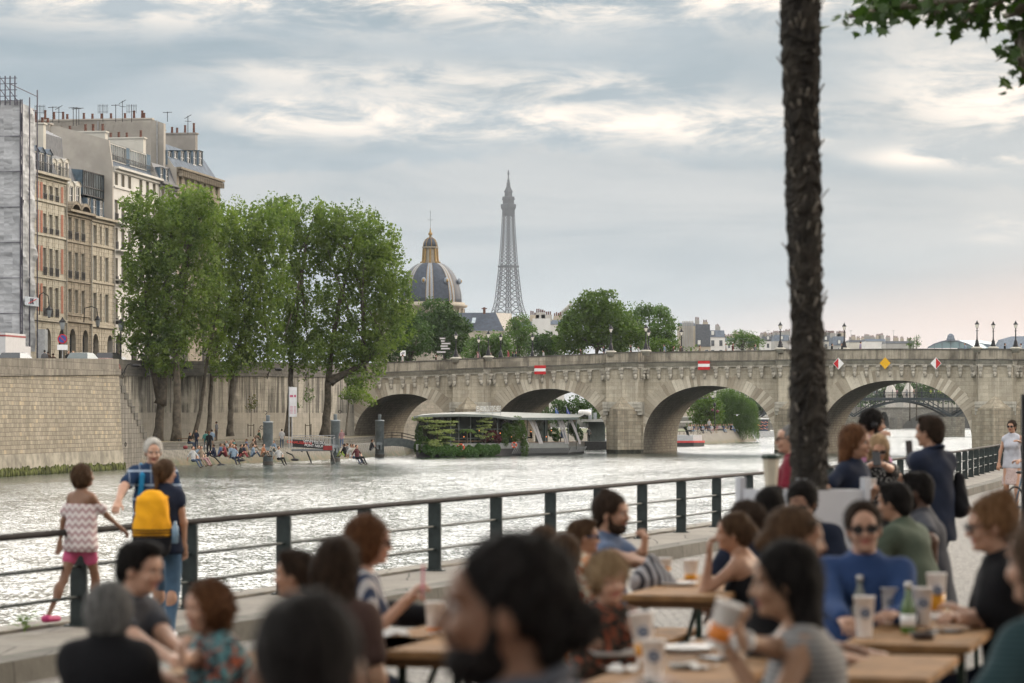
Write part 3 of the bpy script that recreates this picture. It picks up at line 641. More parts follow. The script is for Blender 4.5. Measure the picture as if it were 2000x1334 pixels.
wframe = mat('window_white', (.58, .58, .55), .5, var=.08); wglass = glass('window_glass', (.035, .042, .05))
wreveal = mat('window_reveal', (.30, .27, .22), .85, var=.15)
dkmetal = mat('black_railing', (.025, .025, .028), .5, .4)
bluezinc = mat('blue_zinc', (.11, .155, .20), .95, 0, .2, 2, spec=.08)
def win_part(parent, t0, t1, z0, z1, arch=False, rail=True, frame=wframe, deep=.28, door=None):
 """window set back in its opening: frame part with pane sub-part, railing in front"""
 w = .09; mb = MB(); a, b = t0, t1
 def bx(ta, tb, za, zb, o0=-deep-.05, o1=-deep+.02):
  vs = [HP(ta, o0, za), HP(tb, o0, za), HP(tb, o1, za), HP(ta, o1, za), HP(ta, o0, zb), HP(tb, o0, zb), HP(tb, o1, zb), HP(ta, o1, zb)]
  mb.add(vs, [(0,1,2,3),(4,7,6,5),(0,4,5,1),(1,5,6,2),(2,6,7,3),(3,7,4,0)])
 bx(a, a+w, z0, z1); bx(b-w, b, z0, z1); bx(a+w, b-w, z1-w, z1); bx(a+w, b-w, z0, z0+w)
 if not door: bx((a+b)/2-w*.6, (a+b)/2+w*.6, z0+w, z1-w)
 n = 3 if z1-z0 > 2.2 else 2
 for k in range(1, n): zz = z0+(z1-z0)*k/n; bx(a+w, b-w, zz-.02, zz+.02, -deep-.05, -deep+.01)
 f = mb.build('window', frame, parent)
 MB().quad(HP(a, -deep-.03, z0), HP(b, -deep-.03, z0), HP(b, -deep-.03, z1), HP(a, -deep-.03, z1)).build('pane', door or wglass, f)
 if rail:
  r = MB(); h = .75 if z1-z0 > 2.0 else .5
  r.bar(HP(a, .08, z0+h), HP(b, .08, z0+h), .05); r.bar(HP(a, .08, z0+.08), HP(b, .08, z0+.08), .04)
  for k in range(9): tt = a+(b-a)*k/8; r.bar(HP(tt, .08, z0), HP(tt, .08, z0+h), .025)
  for k in range(4): tt = a+(b-a)*(k+.5)/4; r.bar(HP(tt, .08, z0+.15), HP(tt+.12, .08, z0+h-.08), .03)
  r.build('window_railing', dkmetal, f)
 return f
def facade(parent, m, t0, t1, z0, z1, wins, out=0.0, arches=(), rev=wreveal, name='wall'):
 """wall plane with true openings; wins = (ta, tb, za, zb)"""
 allw = list(wins)+[(a, b, z0, zt_) for a, b, zt_ in arches]
 ts = sorted(set([t0, t1]+[w[0] for w in allw]+[w[1] for w in allw])); zs = sorted(set([z0, z1]+[w[2] for w in allw]+[w[3] for w in allw]))
 ts = [x for x in ts if t0 <= x <= t1]; zs = [x for x in zs if z0 <= x <= z1]
 mb = MB().use(m)
 for a, b in zip(ts, ts[1:]):
  for c, d in zip(zs, zs[1:]):
   mt, mz = (a+b)/2, (c+d)/2
   if any(w[0] < mt < w[1] and w[2] < mz < w[3] for w in allw): continue
   mb.quad(HP(a, out, c), HP(b, out, c), HP(b, out, d), HP(a, out, d))
 mb.use(rev)
 for a, b, c, d in wins:
  for (p, q, r, s) in (((a, c), (a, d), 0, 0), ((b, d), (b, c), 0, 0), ((a, d), (b, d), 0, 0), ((b, c), (a, c), 0, 0)):
   mb.quad(HP(p[0], out, p[1]), HP(q[0], out, q[1]), HP(q[0], out-.34, q[1]), HP(p[0], out-.34, p[1]))
 for a, b, zt_ in arches:
  mb.use(m); c = (a+b)/2; r = (b-a)/2; zc = zt_-r; n = 8
  for k in range(n):
   a0, a1 = math.pi*k/n, math.pi*(k+1)/n; x0, x1 = c-r*math.cos(a0), c-r*math.cos(a1); y0, y1 = zc+r*math.sin(a0), zc+r*math.sin(a1)
   mb.quad(HP(x0, out, y0), HP(x1, out, y1), HP(x1, out, zt_), HP(x0, out, zt_))
   mb.use(rev); mb.quad(HP(x0, out, y0), HP(x1, out, y1), HP(x1, out-.5, y1), HP(x0, out-.5, y0)); mb.use(m)
  mb.use(rev); mb.quad(HP(a, out, z0), HP(a, out, zc), HP(a, out-.5, zc), HP(a, out-.5, z0)); mb.quad(HP(b, out, z0), HP(b, out, zc), HP(b, out-.5, zc), HP(b, out-.5, z0))
 return mb.build(name, None, parent)
def ledge(mb, t0, t1, z, h, o, out=0):
 vs = [HP(t0, out, z), HP(t1, out, z), HP(t1, out+o, z+h*.25), HP(t0, out+o, z+h*.25), HP(t0, out, z+h), HP(t1, out, z+h), HP(t1, out+o, z+h), HP(t0, out+o, z+h)]
 mb.add(vs, [(0,3,2,1),(4,5,6,7),(3,7,6,2),(1,2,6,5),(0,4,7,3)])
def section(parent, t0, t1, pts, mats_, gm, name='roof', g0=True):
 """extrude a cross-section (out, z) along the street; end faces take the gable material"""
 mb = MB()
 for (a, b), m_ in zip(zip(pts, pts[1:]), mats_):
  if m_ is None: continue
  mb.use(m_); mb.quad(HP(t0, a[0], a[1]), HP(t1, a[0], a[1]), HP(t1, b[0], b[1]), HP(t0, b[0], b[1]))
 mb.use(gm); mb.add([HP(t0, o, z) for o, z in pts], [tuple(range(len(pts)))]); mb.add([HP(t1, o, z) for o, z in pts], [tuple(range(len(pts)-1, -1, -1))])
 return mb.build(name, None, parent)
def chim(parent, t0, t1, o0, o1, z0, z1, m_, npots, seed=0, h=.75):
 mb = MB().use(m_); vs = lambda a, b, c, d, z, y: [HP(a, c, z), HP(b, c, z), HP(b, d, z), HP(a, d, z), HP(a, c, y), HP(b, c, y), HP(b, d, y), HP(a, d, y)]
 fc = [(0,3,2,1),(4,5,6,7),(0,1,5,4),(1,2,6,5),(2,3,7,6),(3,0,4,7)]
 mb.add(vs(t0, t1, o0, o1, z0, z1), fc); mb.add(vs(t0-.1, t1+.1, o0-.12, o1+.12, z1, z1+.16), fc)
 c = mb.build('chimney', None, parent); rr = random.Random(seed+int(t0*10)); long_o = abs(o1-o0) > abs(t1-t0)
 for i in range(npots):
  f = (i+.5)/npots+rr.uniform(-.02, .02); tt = (t0+t1)/2 if long_o else t0+(t1-t0)*f; oo = o0+(o1-o0)*f if long_o else (o0+o1)/2
  if rr.random() < .12: continue
  hh = h*rr.choice((.7, .8, 1, 1.25)); p_ = HP(tt, oo, z1+.16); MB().tube([p_, p_+Vector((0, 0, hh*.85)), p_+Vector((0, 0, hh*.86)), p_+Vector((0, 0, hh))], [.15, .12, .15, .14], 7).build('chimney_pot', pot, c)
 return c
def dormer(parent, tc_, w, z0, z1, out, depth, m_, arched=False, gab=True, frame=wframe):
 a, b = tc_-w/2, tc_+w/2; mb = MB().use(m_); h = w*.28
 fw = .16 if not arched else .3
 mb.quad(HP(a, out, z0), HP(a+fw, out, z0), HP(a+fw, out, z1), HP(a, out, z1)); mb.quad(HP(b-fw, out, z0), HP(b, out, z0), HP(b, out, z1), HP(b-fw, out, z1));
 mb.quad(HP(a, out, z0), HP(a, out, z1), HP(a, out-depth, z1), HP(a, out-depth, z0)); mb.quad(HP(b, out, z1), HP(b, out, z0), HP(b, out-depth, z0), HP(b, out-depth, z1))
 if arched:
  pr = [(tc_-w/2*math.cos(math.pi*k/6)*1.08, z1+h*math.sin(math.pi*k/6)) for k in range(7)]
 else: pr = [(a-.1, z1), (tc_, z1+h if gab else z1+.02), (b+.1, z1)]
 for (p, zp), (q, zq) in zip(pr, pr[1:]): mb.quad(HP(p, out+.12, zp), HP(q, out+.12, zq), HP(q, out-depth-.6, zq), HP(p, out-depth-.6, zp))
 mb.add([HP(p, out+.02, zp) for p, zp in pr], [tuple(range(len(pr)))])
 d_ = mb.build('dormer', None, parent)
 f = MB(); w_ = .10
 for (p, q, r, s) in ((a+fw, a+fw+w_, z0, z1), (b-fw-w_, b-fw, z0, z1), (a+fw, b-fw, z1-w_, z1), (a+fw, b-fw, z0, z0+w_), (tc_-.05, tc_+.05, z0, z1), (a+fw, b-fw, (z0+z1)/2, (z0+z1)/2+.05)):
  f.quad(HP(p, out-.06, r), HP(q, out-.06, r), HP(q, out-.06, s), HP(p, out-.06, s))
 f.build('dormer_frame', frame, d_); MB().quad(HP(a+fw, out-.1, z0), HP(b-fw, out-.1, z0), HP(b-fw, out-.1, z1), HP(a+fw, out-.1, z1)).build('dormer_pane', wglass, d_)
def house_facade(parent, m, px0, px1, ycor, floors, cols, ground, arch_px, cw=1.15, rail=True, frame=wframe, quoin=None, band=None, brickm=None):
 t0, t1 = ht(px0), ht(px1); rp = (px0+px1)/2; zc = hz(ycor, rp)
 wins = []
 for (ya, yb, r) in floors:
  for i, c in enumerate(cols):
   w = cw[i] if hasattr(cw, '__len__') else cw; tt = ht(c); wins.append((tt-w/2, tt+w/2, hz(yb, rp), hz(ya, rp), r))
 ar = [(ht(c)-w/2, ht(c)+w/2, hz(ground, rp)) for c, w in arch_px]
 facade(parent, m, t0, t1, 7.6, zc, [w[:4] for w in wins], 0, ar)
 for a, b, c, d, r in wins: win_part(parent, a, b, c, d, rail=r, frame=frame)
 for i, (a, b, z) in enumerate(ar):
  win_part(parent, a, b, 7.7, z, rail=False, frame=mat('door_frame', (.05, .045, .04), .5), deep=.45, door=None)
 if quoin is not None:
  q = MB().use(quoin)
  sides = sorted({(round(w[0], 2), 0) for w in wins} | {(round(w[1], 2), 1) for w in wins} | {(t0+.0, 1), (t1, 0)})
  z = 7.7; k = 0; fl = [w[2:4] for w in wins]
  while z < zc-.6:
   for (tt, right) in sides:
    L = .34 if k % 2 else .2; a, b = (tt, tt+L) if right else (tt-L, tt)
    a = max(a, t0); b = min(b, t1)
    if b-a < .1: continue
    if any(w[0]+.01 < (a+b)/2 < w[1]-.01 for w in wins): continue
    if z < hz(ground, rp)+.4 and any(A[0]-.05 < (a+b)/2 < A[1]+.05 for A in ar): continue
    q.quad(HP(a, .035, z), HP(b, .035, z), HP(b, .035, z+.34), HP(a, .035, z+.34)); q.quad(HP(a, 0, z+.34), HP(a, .035, z+.34), HP(b, .035, z+.34), HP(b, 0, z+.34)); q.quad(HP(b, .035, z), HP(b, 0, z), HP(b, 0, z+.34), HP(b, .035, z+.34)); q.quad(HP(a, 0, z), HP(a, .035, z), HP(a, .035, z+.34), HP(a, 0, z+.34))
   z += .40; k += 1
  q.build('stone_quoins', None, parent)
 L = MB().use(band or quoin or m)
 for ya, yb, r in floors:
  ledge(L, t0, t1, hz(yb, rp)-.35, .22, .14)
 ledge(L, t0, t1, hz(ground, rp)+.55, .35, .22)
 L.build('string_courses', None, parent)
 C = MB().use(band or quoin or m); ledge(C, t0-.05, t1+.05, zc-.55, .3, .2); ledge(C, t0-.05, t1+.05, zc-.25, .3, .55); C.build('cornice', None, parent)
 return t0, t1, zc
stoneB1 = stone('house_stone_light', (.37, .34, .275), (.47, .435, .36), .7, .40, .012, stain=.25, patch=.25)
brick1 = stone('house_brick', (.33, .11, .07), (.42, .16, .10), .24, .08, .008, mcol=(.35, .28, .22), stain=.25, patch=.4)
stoneB2 = stone('house_stone_brown', (.24, .205, .155), (.34, .295, .23), .7, .40, .015, stain=.5, patch=.5)
stoneB3 = stone('house_stone_tan', (.34, .30, .235), (.44, .40, .32), .7, .40, .015, stain=.3, patch=.3)
whitew = mat('white_facade', (.52, .51, .48), .85, var=.10, scale=.3)
stoneB6 = stone('house_stone_dark', (.24, .205, .155), (.31, .27, .21), .9, .45, .012, stain=.5, patch=.4)
ZB = -8
h1 = thing('brick_house', 'brick and pale stone house with three grey dormers beside the shrouded scaffold', 'house', (0, 0, 0))
t0, t1, zc = house_facade(h1, stoneB1, 58, 128, 341, [(362, 390, True), (418, 456, True), (485, 538, True), (560, 618, True)], (87, 99, 110.5), 641, ((93, 2.1), (121, 2.0)), cw=1.05, quoin=stoneB1, band=stoneB1)
bk = MB()
for ya, yb in ((360, 392), (415, 458), (483, 532), (556, 610)):
 for a, b in ((71, 75), (78.2, 82.6), (118.5, 123)): bk.quad(HP(ht(a), .045, hz(yb, 99)), HP(ht(b), .045, hz(yb, 99)), HP(ht(b), .045, hz(ya, 99)), HP(ht(a), .045, hz(ya, 99)))
bk.build('brick_panels', brick1, h1)
section(h1, t0, t1, [(0, 7.6), (0, zc-.02), (-.6, zc+.1), (-1.7, hz(290, 99)), (-4.5, hz(272, 99)), (-11, hz(272, 99)), (-11, 7.6)], [None, zinc, slate, slate, slate, gable], gable)
for c in (79, 92, 106): dormer(h1, ht(c), 1.9, zc+.25, hz(300, 99), -.5, 1.5, zinc)
R_ = MB()
R_.bar(HP(t0, .35, zc+.95), HP(t1, .35, zc+.95), .05); R_.bar(HP(t0, .35, zc+.1), HP(t1, .35, zc+.1), .04)
for k in range(70): tt = t0+(t1-t0)*k/69; R_.bar(HP(tt, .35, zc), HP(tt, .35, zc+.95), .02)
R_.build('roof_railing', dkmetal, h1)
chim(h1, t1-.9, t1-.1, -11, -1.9, zc-1, hz(238, 110), gable2, 12, 1)
h2 = thing('brown_house', 'narrow brown stone house with curved pediments and two rows of round-topped dormers', 'house')
t0, t1, zc = house_facade(h2, stoneB2, 128, 177, 414, [(428, 470, True), (494, 546, True), (567, 612, False)], (136, 149, 161.5), 643, ((142, 2.0), (167, 1.9)), cw=1.1, quoin=stoneB2)
section(h2, t0, t1, [(0, 7.6), (0, zc-.02), (-.5, zc+.1), (-1.3, hz(352, 145)), (-2.4, hz(300, 145)), (-11, hz(298, 145)), (-11, 7.6)], [None, zinc, slate, slate, slate, gable], gable)
for c in (133, 146, 159): dormer(h2, ht(c), 1.75, hz(400, c), hz(364, c), -.35, 1.2, gable2, True)
for c in (124.5, 136, 149): dormer(h2, ht(c+6), 1.45, hz(346, c), hz(316, c), -1.3, 1.0, gable2, True)
section(h2, t0+1.2, t1-1.2, [(-2.4, hz(300, 145)), (-2.5, hz(262, 145)), (-4, hz(246, 145)), (-10, hz(246, 145)), (-10, hz(300, 145))], [slate]*4, slate, 'roof_block')
pd = MB().use(stoneB2)
for c in (142, 161):
 tt = ht(c); pts = [(tt-1.5*math.cos(math.pi*k/8), zc+.9*math.sin(math.pi*k/8)) for k in range(9)]
 for (p, z), (q, y) in zip(pts, pts[1:]): pd.quad(HP(p, .45, z), HP(q, .45, y), HP(q, -.6, y), HP(p, -.6, z)); pd.quad(HP(p, .42, z-.3), HP(q, .42, y-.3), HP(q, .42, y), HP(p, .42, z))
pd.build('pediments', None, h2)
h3 = thing('tan_house', 'tan stone house with a glazed studio above its dormers', 'house')
t0, t1, zc = house_facade(h3, stoneB3, 177, 222, 427, [(443, 478, False), (502, 549, False), (574, 629, False)], (185, 196.5, 208), 653, ((187, 1.9), (215, 1.9)), cw=(1.2, .6, 1.2), quoin=stoneB3)
section(h3, t0, t1, [(0, 7.6), (0, zc-.02), (-.6, zc+.1), (-1.7, hz(384, 200)), (-11, hz(340, 200)), (-11, 7.6)], [None, zinc, slate, zinc, gable], gable)
for c in (183, 194, 207): dormer(h3, ht(c), 1.5, zc+.25, hz(390, 200), -.45, 1.3, bluezinc, gab=False)
section(h3, t0+.3, t1-.5, [(-.9, hz(384, 200)), (-.9, hz(337, 200)), (-4.5, hz(330, 200)), (-4.5, hz(384, 200))], [None, zinc, zinc], bluezinc, 'studio_roof')
g_ = MB(); ta, tb = t0+.3, t1-.5
for k in range(13): tt = ta+(tb-ta)*k/12; g_.bar(HP(tt, -.87, hz(384, 200)), HP(tt, -.87, hz(338, 200)), .07)
for y in (384, 368, 338): g_.bar(HP(ta, -.87, hz(y, 200)), HP(tb, -.87, hz(y, 200)), .1)
sg = g_.build('studio_window', dkmetal, h3); MB().quad(HP(ta, -.93, hz(384, 200)), HP(tb, -.93, hz(384, 200)), HP(tb, -.93, hz(338, 200)), HP(ta, -.93, hz(338, 200))).build('studio_pane', glass('studio_glass', (.10, .12, .13), .12), sg)
h4 = thing('white_house', 'white house with a long glazed studio under its roof, left of the poplars', 'house')
t0, t1, zc = house_facade(h4, whitew, 222, 310, 338, [(349, 372, False), (400, 440, True), (453, 494, True), (511, 560, True), (588, 640, True)], (227, 240, 253, 275, 288, 301), 655, ((232, 2), (262, 2), (290, 2)), cw=1.15, quoin=None)
section(h4, t0, t1, [(0, 7.6), (0, zc-.02), (-.5, zc+.05), (-.9, hz(322, 262)), (-.9, hz(288, 262)), (-6.5, hz(255, 262)), (-11, hz(250, 262)), (-11, 7.6)], [None, zinc, zinc, None, zinc, zinc, gable], gable)
ta, tb = t0+.2, t1-.3
def seg(a, b):
 g_ = MB(); g_.bar(HP(a, -.86, hz(321, 262)), HP(b, -.86, hz(321, 262)), .08); g_.bar(HP(a, -.86, hz(290, 262)), HP(b, -.86, hz(290, 262)), .08)
 for k in range(11): tt = a+(b-a)*k/10; g_.bar(HP(tt, -.86, hz(322, 262)), HP(tt, -.86, hz(289, 262)), .06)
 return g_.build('studio_window', whitew, h4)
sg = seg(ta+.2, ta+7); seg(ta+8.4, tb-1.5); MB().quad(HP(ta, -.93, hz(322, 262)), HP(tb, -.93, hz(322, 262)), HP(tb, -.93, hz(288, 262)), HP(ta, -.93, hz(288, 262))).build('studio_pane', glass('studio_glass', (.10, .12, .13), .12), sg)
p4 = MB()
for a, b in ((ta-.1, ta+.2), (ta+7, ta+8.4), (tb-1.5, tb+.1)): p4.quad(HP(a, -.84, hz(322, 262)), HP(b, -.84, hz(322, 262)), HP(b, -.84, hz(288, 262)), HP(a, -.84, hz(288, 262)))
p4.build('studio_panels', bluezinc, h4)
rb = MB(); rb.bar(HP(ta, -.5, hz(312, 262)), HP(tb, -.5, hz(312, 262)), .06); rb.bar(HP(ta, -.5, hz(320, 262)), HP(tb, -.5, hz(320, 262)), .04)
for k in range(60): tt = ta+(tb-ta)*k/59; rb.bar(HP(tt, -.5, hz(322, 262)), HP(tt+.1, -.5, hz(312, 262)), .025)
rb.build('studio_railing', dkmetal, h4)
section(h4, t0-.4, t0, [(0, 7.6), (0, zc-.2), (-.4, hz(275, 225)), (-5.5, hz(247, 225)), (-11.5, hz(245, 225)), (-11.5, 7.6)], [gable]*5, gable, 'gable_wall')
chim(h4, t0-.6, t0+.3, -11.5, -6.5, zc, hz(243, 225), gable, 9, 3)
chim(h4, t0+6, t0+7, -8, -2.7, zc, hz(256, 250), gable2, 6, 4); chim(h4, t1-1, t1, -8, -1.4, zc, hz(270, 305), gable2, 8, 5)
bl = MB();
for y in (455, 512, 590, 402):
 bl.bar(HP(ht(223), .35, hz(y+36, 240)-.05), HP(ht(246), .35, hz(y+36, 240)-.05), .7, .12)
bl.build('balcony_slab', whitew, h4)
h5 = thing('slate_link_house', 'low slate-clad house with two dormers against a tall grey party wall', 'house')
t0, t1, zc = house_facade(h5, mat('slate_cladding', (.16, .16, .165), .8, var=.2), 310, 345, 360, [(372, 396, False), (420, 450, False)], (318, 330), 655, (), cw=1.1)
section(h5, t0, t1, [(0, 7.6), (0, zc), (-.8, hz(322, 327)), (-6, hz(300, 327)), (-11, hz(300, 327)), (-11, 7.6)], [None, slate, zinc, zinc, gable], gable)
for c in (315, 325): dormer(h5, ht(c+3), 1.5, zc+.1, hz(330, 327), -.1, 1.5, bluezinc, gab=False)
h6 = thing('corner_house', 'brown stone corner house with blue-grey dormers and a heavy bracketed cornice', 'house')
t0, t1, zc = house_facade(h6, stoneB6, 345, 430, 340, [(348, 372, False), (400, 440, True), (470, 520, True), (545, 600, True)], (352, 364, 376, 388, 400, 412, 423), 640, ((362, 2.2), (400, 2.2)), cw=1.2, quoin=None, frame=gable2)
section(h6, t0, t1, [(0, 7.6), (0, zc), (-.3, zc+.1), (-2.2, hz(290, 388)), (-3.4, hz(288, 388)), (-11, hz(275, 388)), (-11, 7.6)], [None, zinc, zinc, zinc, zinc, gable], gable)
for c in (349, 361, 374, 386, 398, 409): dormer(h6, ht(c), 1.9, hz(322, c-2), hz(294, c-2), -1.0, 1.6, bluezinc, gab=False)
for k in range(24): tt = t0+(t1-t0)*(k+.5)/24; MB().bar(HP(tt, .3, zc-.9), HP(tt, .3, zc-.3), .28, .55).build('cornice_bracket', stoneB6, h6)
chim(h6, t1-1.2, t1-.2, -9.5, -2.6, zc, hz(259, 420), ggrey, 8, 6, .9); chim(h6, t0+4.5, t0+5.5, -6.5, -2.8, zc, hz(256, 372), ggrey, 4, 7)
h7 = thing('tall_back_house', 'tall blank grey party wall with pipes and chimney pots rising behind the row of houses', 'house')
section(h7, ht(345)-.9, ht(345)-.1, [(-1.2, 7.6), (-1.2, hz(242, 345)), (-2.5, hz(234, 345)), (-24, hz(232, 345)), (-24, 7.6)], [gable]*4, mat('party_wall', (.30, .28, .25), .95, var=.22, scale=.25), 'party_wall')
chim(h7, ht(345)-.9, ht(345)-.1, -24, -2.6, 20, hz(234, 345), gable, 22, 8, .85)
pp = MB();
for o in (-1.9, -8.5, -13.7): pp.tube([HP(ht(345)-1.0, o, 22), HP(ht(345)-1.0, o, hz(236, 345))], .07, 6)
pp.build('drain_pipes', gal, h7)
for hh, px, y0 in ((h1, 128, 341), (h2, 177, 420), (h3, 222, 430), (h4, 310, 352)):
 MB().tube([HP(ht(px)-.12, .16, 7.8), HP(ht(px)-.12, .16, hz(y0, px)-.7)], .07, 6).build('drain_pipe', mat('pipe_paint', (.33, .31, .27), .6), hh)
def antenna(px, y0, y1, D, k, lb):
 t_ = thing('roof_antenna', lb, 'antenna', (XX(px, D), D, ZZ(y0, D))); h = ZZ(y1, D)-ZZ(y0, D)
 MB().tube([(0, 0, -.3), (0, 0, h)], .035, 5).build('mast', dkmetal, t_); m_ = MB()
 if k == 0:
  m_.bar((-.45, 0, h-.1), (.45, 0, h-.05), .05)
  for q in range(6): m_.bar((-.4+q*.16, -.3, h-.08), (-.4+q*.16, .3, h-.08), .025)
 elif k == 1:
  for s_ in (-1, 1):
   for q in range(3): m_.bar((s_*(.2+q*.14), 0, h-.9), (s_*(.2+q*.14), 0, h), .03)
   m_.bar((0, 0, h-.15), (s_*.5, 0, h-.15), .03); m_.bar((0, 0, h-.75), (s_*.5, 0, h-.75), .03)
 else:
  m_.bar((-.35, 0, h-.3), (.35, 0, h+.1), .05); m_.bar((-.3, 0, h-.55), (.35, 0, h-.6), .04)
 m_.build('aerial', dkmetal, t_)
for i, (px, y0, y1, k) in enumerate(((78, 238, 205, 1), (103, 232, 208, 0), (115, 234, 208, 2), (143, 240, 209, 0), (149, 240, 211, 0), (154, 238, 210, 0), (201, 232, 204, 1), (226, 233, 204, 0), (239, 232, 197, 2), (257, 233, 204, 1), (327, 232, 218, 0), (367, 256, 226, 2))):
 antenna(px, y0, y1, 288+i*1.5, k, 'thin television aerial standing on the rooftops');
netm, t, p = newmat('scaffold_netting'); uv = t.tc('UV'); w_ = t.n.new('ShaderNodeTexWave'); w_.inputs['Scale'].default_value = .55; w_.inputs['Distortion'].default_value = 9; w_.inputs['Detail'].default_value = 4; w_.bands_direction = 'Y'; t.l.new(uv, w_.inputs[0])
n_ = t.noise(t.map(uv, (.6, .25, 1)), 1, 5, .6); cc = t.mix(t.smooth(n_, .3, .7), (.33, .34, .36), (.42, .43, .45)); cc = t.mix(t.m('MULTIPLY', t.m('SUBTRACT', 1.0, w_.outputs['Fac']), .3), cc, (.27, .28, .30))
t.l.new(cc, p.inputs['Base Color']); p.inputs['Roughness'].default_value = .7
bp = t.n.new('ShaderNodeBump'); bp.inputs['Strength'].default_value = .5; bp.inputs['Distance'].default_value = .05; t.l.new(t.m('ADD', w_.outputs['Fac'], t.noise(uv, 1.2, 4)), bp.inputs['Height']); t.l.new(bp.outputs[0], p.inputs['Normal'])
sc = thing('shrouded_scaffold', 'tall scaffold tower wrapped in grey-white netting at the left edge', 'scaffold')
ts0, ts1, so_ = -9.0, -4.9, 1.5; zt0 = ZZ(197, 266); zb0 = ZZ(652, 266)
def wrinkled(a, b, z0, z1, nx, nz, nrm, seed, slope=0):
 mb = MB(); rr = np.random.RandomState(seed); g = rr.normal(0, .06, (nz+1, nx+1));
 P = [[Vector((*(Vector(a).lerp(Vector(b), i/nx)).xy, 0))+Vector(nrm)*float(g[j, i]+.12*math.sin(j*.9+i)) for i in range(nx+1)] for j in range(nz+1)]
 for j in range(nz):
  for i in range(nx):
   zz = lambda jj, ii: z0+(z1-slope*ii/nx-z0)*jj/nz
   mb.quad((P[j][i].x, P[j][i].y, zz(j, i)), (P[j][i+1].x, P[j][i+1].y, zz(j, i+1)), (P[j+1][i+1].x, P[j+1][i+1].y, zz(j+1, i+1)), (P[j+1][i].x, P[j+1][i].y, zz(j+1, i)))
 return mb
fr_a = HP(ts0, so_-11, 0); fr_b = HP(ts0, so_, 0); sd_b = HP(ts1, so_, 0)
wrinkled(fr_a, fr_b, zb0, zt0, 14, 40, -HTn, 1).build('netting_front', netm, sc, True)
wrinkled(fr_b, sd_b, zb0-1.5, zt0, 6, 40, HO, 2, .6).build('netting_side', netm, sc, True)
tb = MB(); steel = mat('scaffold_steel', (.09, .085, .11), .5, .6)
for o in (-8.5, -6, -3.5, -1.9, -1.4, -.95, -.5, -.3, 0.0):
 tb.tube([HP(ts0-.15, so_+o, 7 if o > -.1 or o < -3 else zt0-.4), HP(ts0-.15, so_+o, zt0+(2.2 if o < -.4 else .1))], .06, 6)
for k, tt in enumerate((ts0-.1, ts0+2, ts1+.1)): tb.tube([HP(tt, so_+.15, 7), HP(tt, so_+.15, zt0+(.1, .5, 1.4)[k])], .06, 6)
for zz in (zt0+.4, zt0+.95, zt0+1.5, zt0+2.0): tb.bar(HP(ts0-.15, so_-11, zz), HP(ts0-.15, so_-.3, zz), .06)
for o in (-8.5, -6, -2.6, -1.8): tb.bar(HP(ts0-.15, so_+o, zt0+2.0), HP(ts0-.15, so_+o+1.5, zt0), .06)
for zz in (zt0-.1, zt0+1.3): tb.bar(HP(ts0-.1, so_-1, zz+.2), HP(ts1, so_+.15, zz-.5), .06)
for k in range(9): z = 7+(zt0-7)*k/8; tb.bar(HP(ts0-.15, so_-11, z), HP(ts0-.15, so_+.1, z), .05)
for k in range(4): tb.bar(HP(ts0-.4, so_-9+k*.9, 8.4+k*.55), HP(ts0-.4, so_-8.2+k*.9, 8.4+k*.55), .5, .06)
tb.build('scaffold_tubes', steel, sc)
MB().prism([tuple(HP(ts0+.1, so_-11, 0).xy), tuple(HP(ts0+.1, so_-.1, 0).xy), tuple(HP(ts1, so_-.1, 0).xy), tuple(HP(ts1, so_-11, 0).xy)], 10, zt0-.3).build('wrapped_core', netm, sc)
MB().box((XX(71, 270), 270, 7.2), (XX(88, 270), 271.5, ZZ(643, 270))).build('site_cabin', mat('site_panel', (.42, .43, .44), .7), sc)
bn = MB().quad(HP(ts0+.1, so_+.32, hz(600, 45)), HP(ts1, so_+.32, hz(600, 45)), HP(ts1, so_+.32, hz(583, 45)), HP(ts0+.1, so_+.32, hz(583, 45))).build('banner', mat('banner_pale', (.55, .60, .66), .6), sc)
az_h = math.atan2(HTn.y, HTn.x)
text_mesh('banner_lettering', 'DK', mat('logo_dark', (.08, .06, .10), .6), sc, .75, HP((ts0+ts1)/2, so_+.36, hz(591.5, 45)), (math.radians(90), 0, az_h))
MB().bar(HP(ts0+1.1, so_+.36, hz(596, 45)), HP(ts1-.8, so_+.36, hz(586, 45)), .06).build('banner_stroke', mat('logo_red', (.45, .05, .05), .6), sc)
def wall_lantern(px, py, D, lb):
 t_ = thing('wall_lantern', lb, 'lantern', (XX(px, D), D, ZZ(py, D))); MB().lathe([(.13, -.45), (.27, .2)], 6).build('lantern_glass', mat('lantern_glass', (.25, .27, .28), .3), t_)
 MB().lathe([(.3, .2), (.3, .25), (.12, .5), (.03, .65)], 6).lathe([(.1, -.5), (.14, -.44)], 6).build('lantern_cap', dkmetal, t_); return t_
w1 = wall_lantern(122, 634, 262, 'square lantern on a post above the no-parking sign'); MB().tube([(0, 0, -5), (0, 0, -.4)], .06, 6).build('lamp_post', dkmetal, w1)
w2 = wall_lantern(191, 629, 283, 'black lantern on a curled bracket fixed to the tan stone house'); MB().tube([(0, 0, .6), (-.1, .1, 1.3), (-.7, .6, 1.5), (-1.4, 1.1, 1.35), (-1.5, 1.2, .0)], .045, 6).build('bracket', dkmetal, w2, True)
w3 = wall_lantern(96, 610, 270, 'black lantern on a curled bracket fixed to the brick house'); MB().tube([(0, 0, .6), (-.1, .1, 1.5), (-.6, .4, 1.8), (-1.0, .7, 1.6), (-1.0, .7, -.2)], .045, 6).build('bracket', dkmetal, w3, True)
w4 = wall_lantern(236, 636, 272, 'black lantern on a post in front of the white house'); MB().tube([(0, 0, -6), (0, 0, -.4)], .07, 6).build('lamp_post', dkmetal, w4)
blue = mat('sign_blue', (.03, .07, .28), .5, var=.05)
